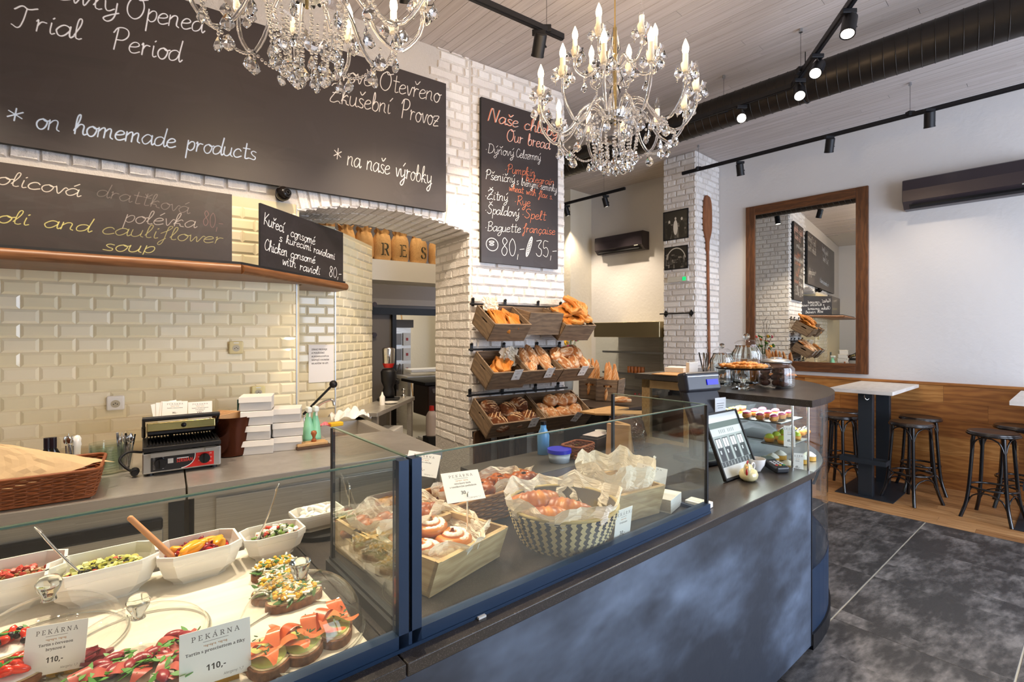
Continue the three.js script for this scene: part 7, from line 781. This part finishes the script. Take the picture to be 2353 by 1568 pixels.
// prep table behind the guard with bags, basket and clutter
{ const Y = 0.9, t = thing('prep_table', 'dark prep table behind the glass guard', 'table', FC, 0, 0, 0); part(t, 'table_top', rb(1.25, 0.035, 0.36, -0.68, Y - 0.018, -1.06, 0.003), C(0x4a4640, 0.5)); for (const x of [-1.25, -0.12]) part(t, 'leg', bx(0.04, Y - 0.04, 0.32, x, (Y - 0.04) / 2, -1.06), MT.blackMatt);
  const P = (px, py) => lY(FC, px, py, Y); const q = P(1395, 1052); for (const [dx, r, l] of [[0, 0.4, 'folded kraft paper bag on the prep table'], [0.1, -0.3, 'second kraft paper bag on the prep table beside the jar']]) { const b = thing('kraft_bag', l, 'paper bag', FC, -0.48 + dx, Y + 0.001, -0.93 - dx * 0.3, r); part(b, 'bag', tri(ext([[-0.05, 0], [0.05, 0], [0.02, 0.15], [-0.02, 0.15]], 0.13, 0.002)), MT.kraft); part(b, 'fold', rb(0.03, 0.05, 0.132, 0, 0.15, 0.065, 0.002), MT.kraft); }
  const tub = thing('plastic_tub', 'blue lidded plastic tub on the prep table', 'tub', FC, -0.83, Y + 0.001, -0.98); part(tub, 'tub_body', lathe([[0.001, 0], [0.055, 0], [0.062, 0.05], [0.001, 0.052]], 24), C(0xb9c9d8, 0.2)); part(tub, 'lid', cy(0.066, 0.066, 0.02, 0, 0.06, 0, 28), C(0x2530c8, 0.3));
  const jug = thing('water_bottle', 'tall blue water bottle beside the hanging cutting boards', 'bottle', FC, -0.78, Y + 0.001, -1.16); part(jug, 'bottle_body', lathe([[0.001, 0], [0.034, 0], [0.036, 0.11], [0.018, 0.15], [0.016, 0.17], [0.001, 0.17]], 20), C(0x5f9fd8, 0.1)); part(jug, 'cap', cy(0.018, 0.018, 0.02, 0, 0.18, 0, 16), MT.black);
  const wb = thing('bread_basket', 'small brown wicker basket beside the kraft bags', 'basket', FC, -0.68, Y + 0.001, -0.98, 0.2), o = oblong(0.17, 0.12, 0.02); part(wb, 'weave', weave(o, 0.008, 0.07, 8, 0.0042, 14, 0.05), MT.wicker).userData.kind = 'stuff'; part(wb, 'rim', rim(o, 0.074, 0.006, 1.05), MT.wicker); part(wb, 'base', bx(0.16, 0.006, 0.11, 0, 0.005, 0), MT.wicker);
  solo('coffee_sack', 'brown cellophane bundle behind the guard end', 'bundle', gcache('cel', () => blob(0.13, 0.12, 0.11, 0.35, 170, 0.6)), mat(0x5a3a26, 0.15, 0, { clearcoat: 0.8, bumpMap: roughBump, bumpScale: 0.03 }), FC, -0.27, Y + 0.075, -0.95); const cu = P(1517, 1000); solo('paper_cup', 'white paper cup behind the guard end', 'cup', lathe([[0.001, 0], [0.028, 0], [0.036, 0.085], [0.034, 0.085], [0.001, 0.006]], 24), MT.paperW, FC, -0.32, Y + 0.001, -1.12);
  solo('price_flyer', 'red and white printed flyer on the prep table', 'flyer', [bx(0.16, 0.002, 0.1, 0, 0, 0)], C(0xd9cfcf, 0.6), FC, -0.44, Y + 0.09, -1.05, 0.2); solo('flyer_box', 'dark box under the printed flyer', 'box', rb(0.2, 0.08, 0.12, 0, 0.04, 0, 0.004), C(0x2b211d, 0.5), FC, -0.44, Y + 0.001, -1.05, 0.2);
  for (let k = 0; k < 9; k++) solo('lime', 'small green lime in the dim row behind the guard', 'lime', gcache('lime', () => sp(0.016, 0, 0.014, 0, 12, 8)), C(0x9ab52c, 0.4), FC, -0.52 + (k % 5) * 0.034, Y + 0.001, -1.14 + Math.floor(k / 5) * 0.034, 0, 'limes on the prep table'); }

// ---------------------------------------------------------------- register corner and cake case
{ const t = thing('cash_register', 'black cash register terminal seen from behind with a small blue display', 'cash register', FC, -0.25, TOP, -0.46, -0.2); part(t, 'base', rb(0.2, 0.03, 0.22, 0, 0.015, -0.02, 0.01, 2), MT.black); part(t, 'neck', rb(0.1, 0.2, 0.05, 0, 0.12, -0.04, 0.015, 2), MT.black);
  const sc = part(t, 'monitor', [rb(0.26, 0.3, 0.05, 0, 0, 0, 0.02, 3)], C(0x1d1e26, 0.35)); sc.position.set(0, 0.3, 0); sc.rotation.x = -0.38; const hd = part(t, 'customer_display', rb(0.27, 0.11, 0.07, 0, 0.43, -0.03, 0.02, 3, -0.2), C(0x23252e, 0.35)); part(hd, 'display_screen', bx(0.085, 0.03, 0.004, 0.06, 0.432, 0.0085, -0.2), mat(0x06062a, 0.4, 0, { emissive: 0x1014ff, emissiveIntensity: 0.9 })); part(hd, 'seam', bx(0.24, 0.003, 0.004, -0.005, 0.466, 0.001, -0.2), MT.alu);
  const nt = thing('paper_note', 'small white notice hanging on the cash register', 'notice', FC, -0.175, TOP + 0.17, -0.405, -0.2); nt.rotation.order = 'YXZ'; const [c, g] = canvas(150, 230); g.fillStyle = '#dfe2e4'; g.fillRect(0, 0, 150, 230); g.fillStyle = '#6a6d70'; for (let k = 0; k < 9; k++) if (k !== 3) g.fillRect(24 + (k % 3) * 6, 44 + k * 18, 100 - (k % 4) * 12, 4); g.strokeStyle = '#8a9096'; g.beginPath(); for (let k = 0; k < 14; k++) g.lineTo(10 + k * 10, k % 2 ? 18 : 26); g.stroke(); part(nt, 'sheet', bx(0.085, 0.155, 0.001, 0, 0.1, 0), MT.paperW); part(nt, 'print', MV(new THREE.PlaneGeometry(0.085, 0.155), 0, 0.1, 0.0012), mat(0xffffff, 0.7, 0, { map: canvasMap(c) })); }
{ // leaning photograph of the shop front
  const f = thing('framed_photo', 'large black framed photograph of a shop front leaning on the counter', 'picture', FC, -0.524, TOP + 0.004, -0.2, -0.02), w = 0.32, h = 0.32; f.rotation.order = 'YXZ'; f.rotation.x = -0.38; part(f, 'frame', [bx(w, 0.01, 0.016, w / 2, 0.005, 0), bx(w, 0.01, 0.016, w / 2, h - 0.005, 0), bx(0.01, h, 0.016, 0.005, h / 2, 0), bx(0.01, h, 0.016, w - 0.005, h / 2, 0)], MT.blackMatt); part(f, 'back', bx(w, h, 0.004, w / 2, h / 2, -0.006), MT.blackMatt);
  const [c, g] = canvas(512, 520); g.fillStyle = '#9aa6a0'; g.fillRect(0, 0, 512, 520); g.fillStyle = '#d6dbd8'; g.fillRect(0, 0, 512, 70); g.fillStyle = '#6f7d77'; g.fillRect(0, 70, 512, 110); g.fillStyle = '#c9d0cc'; g.fillRect(0, 120, 512, 62); g.fillStyle = '#8f9b96'; for (let k = 0; k < 9; k++) if (k !== 4) g.fillRect(140 + k * 28, 136, 12, 30); for (const x of [40, 150, 270, 390]) { g.fillStyle = '#3a413e'; g.fillRect(x, 200, 88, 190); g.fillStyle = '#e3e7e4'; g.fillRect(x + 8, 208, 32, 70); g.fillRect(x + 48, 208, 32, 70); g.fillStyle = '#262b29'; g.fillRect(x + 14, 290, 60, 96); g.fillStyle = '#b9c1bd'; g.fillRect(x + 22, 300, 20, 30); } g.fillStyle = '#2f3533'; g.fillRect(0, 392, 512, 40); for (let k = 0; k < 22; k++) { g.fillStyle = k % 2 ? '#8f9894' : '#454c49'; g.fillRect(k * 24, 395, 12, 34); } g.fillStyle = '#c2c7c4'; g.fillRect(0, 434, 512, 86); part(f, 'photograph', bx(w - 0.016, h - 0.016, 0.003, w / 2, h / 2, 0.0), mat(0xffffff, 0.2, 0, { map: canvasMap(c) })); }
{ const p = onC(1720, 1104), t = thing('ceramic_rooster', 'small cream ceramic rooster with a red comb on the counter', 'figurine', FC, p.x, TOP, p.z, 0.3); part(t, 'body', [lathe([[0.001, 0], [0.03, 0.001], [0.042, 0.014], [0.045, 0.03], [0.038, 0.048], [0.02, 0.058], [0.001, 0.06]], 24).scale(1.15, 1, 0.95), sp(0.02, 0.042, 0.046, 0, 12, 8, 1.2, 1, 0.7), sp(0.019, -0.036, 0.058, 0, 14, 10, 1, 1.7, 0.9)], mat(0xd8cc9a, 0.18, 0, { clearcoat: 0.6 })); part(t, 'comb', [0, 1, 2].map((k) => sp(0.007, -0.044 + k * 0.009, 0.092, 0, 8, 6, 0.9, 1.2, 0.5)), C(0xa3201f, 0.25)); part(t, 'wattle', [sp(0.009, -0.056, 0.05, 0, 8, 6, 0.6, 1.7, 0.6)], C(0xb02422, 0.25)); part(t, 'beak', MV(new THREE.ConeGeometry(0.006, 0.018, 8), -0.062, 0.072, 0, 0, 0, Math.PI / 2), C(0xd98a20, 0.35));
  const q = onC(1737, 1083), c = thing('coffee_cup', 'white coffee cup behind the ceramic rooster', 'cup', FC, q.x, TOP, q.z); part(c, 'cup_body', lathe([[0.001, 0], [0.022, 0], [0.024, 0.008], [0.04, 0.035], [0.046, 0.065], [0.043, 0.065], [0.036, 0.036], [0.02, 0.01], [0.001, 0.008]], 28), MT.ceramic); part(c, 'handle', MV(new THREE.TorusGeometry(0.017, 0.004, 8, 18), -0.055, 0.036, 0.01), MT.ceramic);
  const r = onC(1777, 1080), m = thing('card_terminal', 'black card payment terminal with coloured keys', 'card terminal', FC, r.x, TOP, r.z, -0.55); part(m, 'case', rb(0.075, 0.035, 0.15, 0, 0.026, 0, 0.012, 2, 0.14), C(0x2a2c2f, 0.35)); part(m, 'screen', bx(0.055, 0.002, 0.04, 0, 0.052, -0.042, 0.14), C(0x5d6b66, 0.15)); for (let k = 0; k < 12; k++) part(m, 'key', rb(0.013, 0.004, 0.009, (k % 3 - 1) * 0.02, 0.0445 - Math.floor(k / 3) * 0.0022, 0.006 + Math.floor(k / 3) * 0.015, 0.002, 1, 0.14), k === 9 ? C(0xc0392b, 0.4) : k === 11 ? C(0x2f8f4a, 0.4) : k === 10 ? C(0xd9b52c, 0.4) : C(0xb9bcbf, 0.4)); }
// jars and cake stand on the case lid
const LY = 1.271, onL = (px, py) => lY(FC, px, py, LY);
function jar(label, px, py, R, H, mLid, flat) { const p = onL(px, py), t = thing('glass_jar', label, 'jar', FC, p.x, LY, p.z - R * 0.6, 0, 'glass jars on the case lid'); part(t, 'jar_glass', lathe([[0.001, 0.003], [R * 0.9, 0.003], [R, 0.02], [R, H * 0.62], [R * 0.8, H * 0.74], [R * 0.78, H * 0.78], [R * 0.76, H * 0.78], [R * 0.78, H * 0.73], [R * 0.97, H * 0.61], [R * 0.97, 0.022], [0.001, 0.008]], 32), MT.glass); const l = part(t, 'lid', lathe([[0.001, H * 0.79], [R * 0.84, H * 0.79], [R * 0.84, H * 0.86], [R * 0.6, H * 0.92], [0.012, H * 0.93], [0.001, H * 0.93]], 30), mLid); part(l, 'lid_knob', flat ? cy(R * 0.3, R * 0.34, H * 0.05, 0, H * 0.95, 0, 20) : sp(R * 0.22, 0, H * 1.0, 0, 16, 12), flat ? MT.alu : MT.solidGlass); return [p.x, p.z - R * 0.6]; }
{ const a = jar('squat glass jar with aluminium lid full of brownies', 1808, 893, 0.1, 0.19, MT.alu, 1); for (let k = 0; k < 18; k++) solo('brownie', 'dark brownie piece in the squat glass jar', 'brownie', gcache('brw' + k % 2, () => blob(0.028, 0.02, 0.026, 0.3, 200 + k % 2, 0.8, 3)), C(0x4a2414, 0.6), FC, a[0] + 0.06 * Math.cos(k * 2.1) * (k % 4 ? 1 : 0.1), LY + 0.03 + Math.floor(k / 6) * 0.034, a[1] + 0.06 * Math.sin(k * 2.1) * (k % 4 ? 1 : 0.1), k, 'brownies in the jar');
  const b = jar('glass jar of golden biscuits with a glass lid', 1756, 886, 0.07, 0.21, MT.glass, 0); for (let k = 0; k < 10; k++) { const q = solo('biscuit', 'golden finger biscuit in the glass lidded jar', 'biscuit', gcache('bis', () => rb(0.022, 0.085, 0.014, 0, 0.045, 0, 0.006, 2)), C(0xc07a30, 0.6), FC, b[0] + 0.036 * Math.cos(k * 0.9) * (k < 7 ? 1 : 0.3), LY + 0.012, b[1] + 0.036 * Math.sin(k * 0.9) * (k < 7 ? 1 : 0.3), k, 'biscuits in the jar'); q.rotation.z = rnd(-0.12, 0.12); }
  const ribbed = (label, px, R, H, x, z) => { const t = thing('biscuit_jar', label, 'jar', FC, x, LY, z), N = 48, pts = [[0.001, 0.003], [R * 0.9, 0.004], [R, 0.02], [R, H * 0.62], [R * 0.72, H * 0.76], [R * 0.75, H * 0.79], [R * 0.72, H * 0.79], [R * 0.69, H * 0.75], [R * 0.965, H * 0.61], [R * 0.965, 0.024], [0.001, 0.009]], g = lathe(pts, N), p = g.attributes.position; for (let i = 0; i < p.count; i++) { const X = p.getX(i), Z = p.getZ(i), k = 1 + 0.03 * Math.cos(Math.atan2(Z, X) * 16); p.setX(i, X * k); p.setZ(i, Z * k); } g.computeVertexNormals(); part(t, 'jar_glass', g, MT.solidGlass); part(t, 'lid', lathe([[R * 0.8, H * 0.79], [R * 0.82, H * 0.84], [R * 0.5, H * 0.9], [0.001, H * 0.91]], 30), MT.glass); part(t, 'lid_knob', sp(R * 0.24, 0, H * 0.97, 0, 16, 12), MT.solidGlass); };
  const j1 = W(FC, 0.42, 0, -0.62), j2 = W(FC, 0.24, 0, -0.66); ribbed('tall ribbed glass jar with a glass lid beside the cake stand', 0, 0.088, 0.32, 0.44, -0.55); ribbed('small ribbed glass jar with a glass lid behind the cake stand', 0, 0.07, 0.26, 0.26, -0.62);
  const s = thing('cake_stand', 'glass cake stand with twisted cheese pastries', 'cake stand', FC, 0.16, LY, -0.44); part(s, 'foot', lathe([[0.001, 0.002], [0.065, 0.002], [0.066, 0.006], [0.02, 0.02], [0.012, 0.04], [0.03, 0.06], [0.03, 0.075], [0.012, 0.095], [0.012, 0.12], [0.001, 0.12]], 30), MT.solidGlass); part(s, 'plate', lathe([[0.001, 0.12], [0.15, 0.122], [0.157, 0.13], [0.155, 0.13], [0.148, 0.126], [0.001, 0.126]], 40), MT.solidGlass);
  for (let k = 0; k < 14; k++) { const r = k < 9 ? 0.1 : 0.045, q = solo('cheese_twist', 'golden cheese twist on the glass cake stand', 'pastry', gcache('tw' + k % 2, () => merge([0, 1, 2, 3, 4].map((i) => blob(0.017, 0.011, 0.013, 0.25, 220 + i, 0.8, 2).translate((i - 2) * 0.022, 0.003 * (i % 2), 0.004 * (i % 2 ? 1 : -1))))), MB.gold, FC, 0.16 + r * Math.cos(k * 0.7), LY + 0.138 + (k > 8 ? 0.012 : 0), -0.44 + r * Math.sin(k * 0.7), -k * 0.7 + 1.2, 'cheese twists'); }
  for (let k = 0; k < 4; k++) solo('saucer', 'white saucer in the stack on the case lid', 'saucer', lathe([[0.001, 0], [0.035, 0], [0.062, 0.012], [0.06, 0.015], [0.03, 0.006], [0.001, 0.006]], 24), MT.ceramic, FC, 0.52, LY + 0.001 + k * 0.011, -0.36, k, 'stacked saucers'); const pl = solo('dark_plate', 'dark plate with pastry resting on the saucers', 'plate', lathe([[0.001, 0], [0.06, 0.002], [0.1, 0.012], [0.098, 0.015], [0.001, 0.006]], 28), MT.black, FC, 0.52, LY + 0.05, -0.38); for (let k = 0; k < 3; k++) solo('cheese_twist', 'golden cheese twist on the dark plate', 'pastry', gcache('tw0', () => sp(0.01)), MB.gold, FC, 0.5 + 0.03 * k, LY + 0.066, -0.4 + 0.02 * k, k, 'twists on the dark plate');
  // on the taller cabinet: napkins, kraft paper, spoons
  const Y2 = 1.341; solo('napkin_stack', 'white napkins on the taller cabinet', 'napkins', merge(Array.from({ length: 6 }, (_, k) => rb(0.16, 0.006, 0.12, 0, 0.003 + k * 0.0062, 0, 0.001))), MT.paperW, FC, 0.2, Y2, -0.9, 0.3).userData.kind = 'stuff'; solo('kraft_sheet', 'kraft paper sheets on the taller cabinet', 'paper', tri(rb(0.26, 0.006, 0.2, 0, 0.003, 0, 0.001)), MT.kraft, FC, 0.06, Y2, -0.82, 0.1); solo('menu_cube', 'white folded card on the taller cabinet', 'card', rb(0.07, 0.07, 0.03, 0, 0.035, 0, 0.002), MT.paperW, FC, 0.12, Y2 + 0.0065, -0.745, -0.3);
  const cp = thing('cutlery_pot', 'dark pot of forks on the taller cabinet', 'pot', FC, 0.28, Y2, -0.745); part(cp, 'pot', lathe([[0.001, 0], [0.03, 0], [0.036, 0.05], [0.033, 0.05], [0.001, 0.006]], 18), MT.glass); for (let k = 0; k < 9; k++) { const q = solo('fork', 'small fork in the pot on the taller cabinet', 'fork', gcache('fk', () => rb(0.008, 0.13, 0.002, 0, 0.065, 0, 0.001)), k % 2 ? MT.black : MT.chrome, FC, 0.28 + 0.016 * Math.cos(k), Y2 + 0.008, -0.745 + 0.016 * Math.sin(k), k, 'forks in the pot'); q.rotation.z = rnd(-0.25, 0.25); q.rotation.x = rnd(-0.25, 0.25); } }
// cakes in the case
{ const g = (y, x, z) => [FC, x, y, z]; const tray = (l, x, y, z, w, d) => solo('cake_tray', l, 'tray', rb(w, 0.008, d, 0, 0.004, 0, 0.003), MT.zinc, FC, x, y, z, 0); tray('grey tray of pink eclairs in the cake case', 0.22, 1.107, -0.34, 0.3, 0.3); tray('grey tray of lime tarts in the cake case', 0.2, 0.992, -0.22, 0.3, 0.14); tray('grey tray of cream puffs in the cake case', 0.3, 0.992, -0.42, 0.3, 0.2);
  for (let k = 0; k < 9; k++) { const t = thing('pink_eclair', 'eclair with pink icing in the cake case', 'eclair', FC, 0.1 + (k % 3) * 0.1, 1.117, -0.24 - Math.floor(k / 3) * 0.075, 0.1, 'pink eclairs'); part(t, 'choux', gcache('ec', () => blob(0.045, 0.022, 0.022, 0.12, 240, 0.6, 3).translate(0, 0.016, 0)), MB.gold); part(t, 'icing', gcache('eci', () => sp(1, 0, 0.03, 0, 14, 8, 0.042, 0.012, 0.02)), C(0xd6507e, 0.25)); }
  for (let k = 0; k < 6; k++) { const t = thing('lime_tart', 'small tart with lime green topping in the cake case', 'tart', FC, 0.09 + (k % 3) * 0.09, 1.001, -0.19 - Math.floor(k / 3) * 0.07, 0, 'lime tarts'); part(t, 'pastry_case', gcache('lt', () => lathe([[0.001, 0], [0.022, 0], [0.028, 0.022], [0.001, 0.022]], 16)), C(0xd99a3a, 0.6)); part(t, 'topping', gcache('ltt', () => sp(0.024, 0, 0.024, 0, 14, 10, 1, 0.9, 1)), C(0xb5c938, 0.35)); }
  for (let k = 0; k < 6; k++) { const t = thing('cream_puff', 'chocolate drizzled cream puff in the cake case', 'pastry', FC, 0.34 + (k % 3) * 0.07, 1.001, -0.22 - Math.floor(k / 3) * 0.07, 0, 'cream puffs'); part(t, 'choux', gcache('cpf', () => blob(0.03, 0.02, 0.03, 0.15, 250, 0.6, 3).translate(0, 0.014, 0)), MB.gold); part(t, 'cream', gcache('cpc', () => lathe([[0.001, 0.045], [0.012, 0.036], [0.024, 0.024], [0.001, 0.02]], 12)), C(0xf3eee2, 0.4)); part(t, 'drizzle', gcache('cpd', () => tube([[-0.02, 0.034, 0], [0, 0.044, 0.01], [0.02, 0.034, -0.004]], 0.0025, 8, 5)), C(0x2a160e, 0.3)); }
  for (let k = 0; k < 7; k++) { const t = thing('meringue_cake', 'white cream cake on the case floor', 'cake', FC, 0.08 + (k % 4) * 0.1, 0.872, -0.16 - Math.floor(k / 4) * 0.12, 0, 'cream cakes on the case floor'); part(t, 'sponge', gcache('mc', () => cy(0.034, 0.034, 0.024, 0, 0.012, 0, 18)), C(0xd9a540, 0.6)); part(t, 'cream', gcache('mcc', () => lathe([[0.001, 0.05], [0.016, 0.044], [0.033, 0.03], [0.034, 0.022], [0.001, 0.022]], 16)), C(0xf4efe0, 0.4)); }
  for (let k = 0; k < 3; k++) { const t = thing('layer_sandwich', 'layered cake slice at the back of the top shelf', 'cake', FC, 0.12 + k * 0.09, 1.107, -0.52, 0, 'layer cakes'); for (let j = 0; j < 3; j++) part(t, 'layer', rb(0.06, 0.014, 0.04, 0, 0.008 + j * 0.014, 0, 0.002), C([0xe0b23c, 0x7d3a1e, 0xe9cf6a][j], 0.5)); }
  const cm = cardMap(['Eclair'], '45,-', 150, 230); card('narrow price card in front of the pink eclairs', FC, 0.05, 1.0, -0.14, -1.0, -0.05, 0.055, 0.11, cm); card('narrow price card on the case floor', FC, 0.05, 0.872, -0.1, -1.0, -0.05, 0.055, 0.1, cm); }

scene.traverse((o) => { if (o.isMesh) { o.castShadow = o.receiveShadow = true; } if (o.isLight && !o.isRectAreaLight) o.castShadow = true; });
renderer.render(scene, camera);
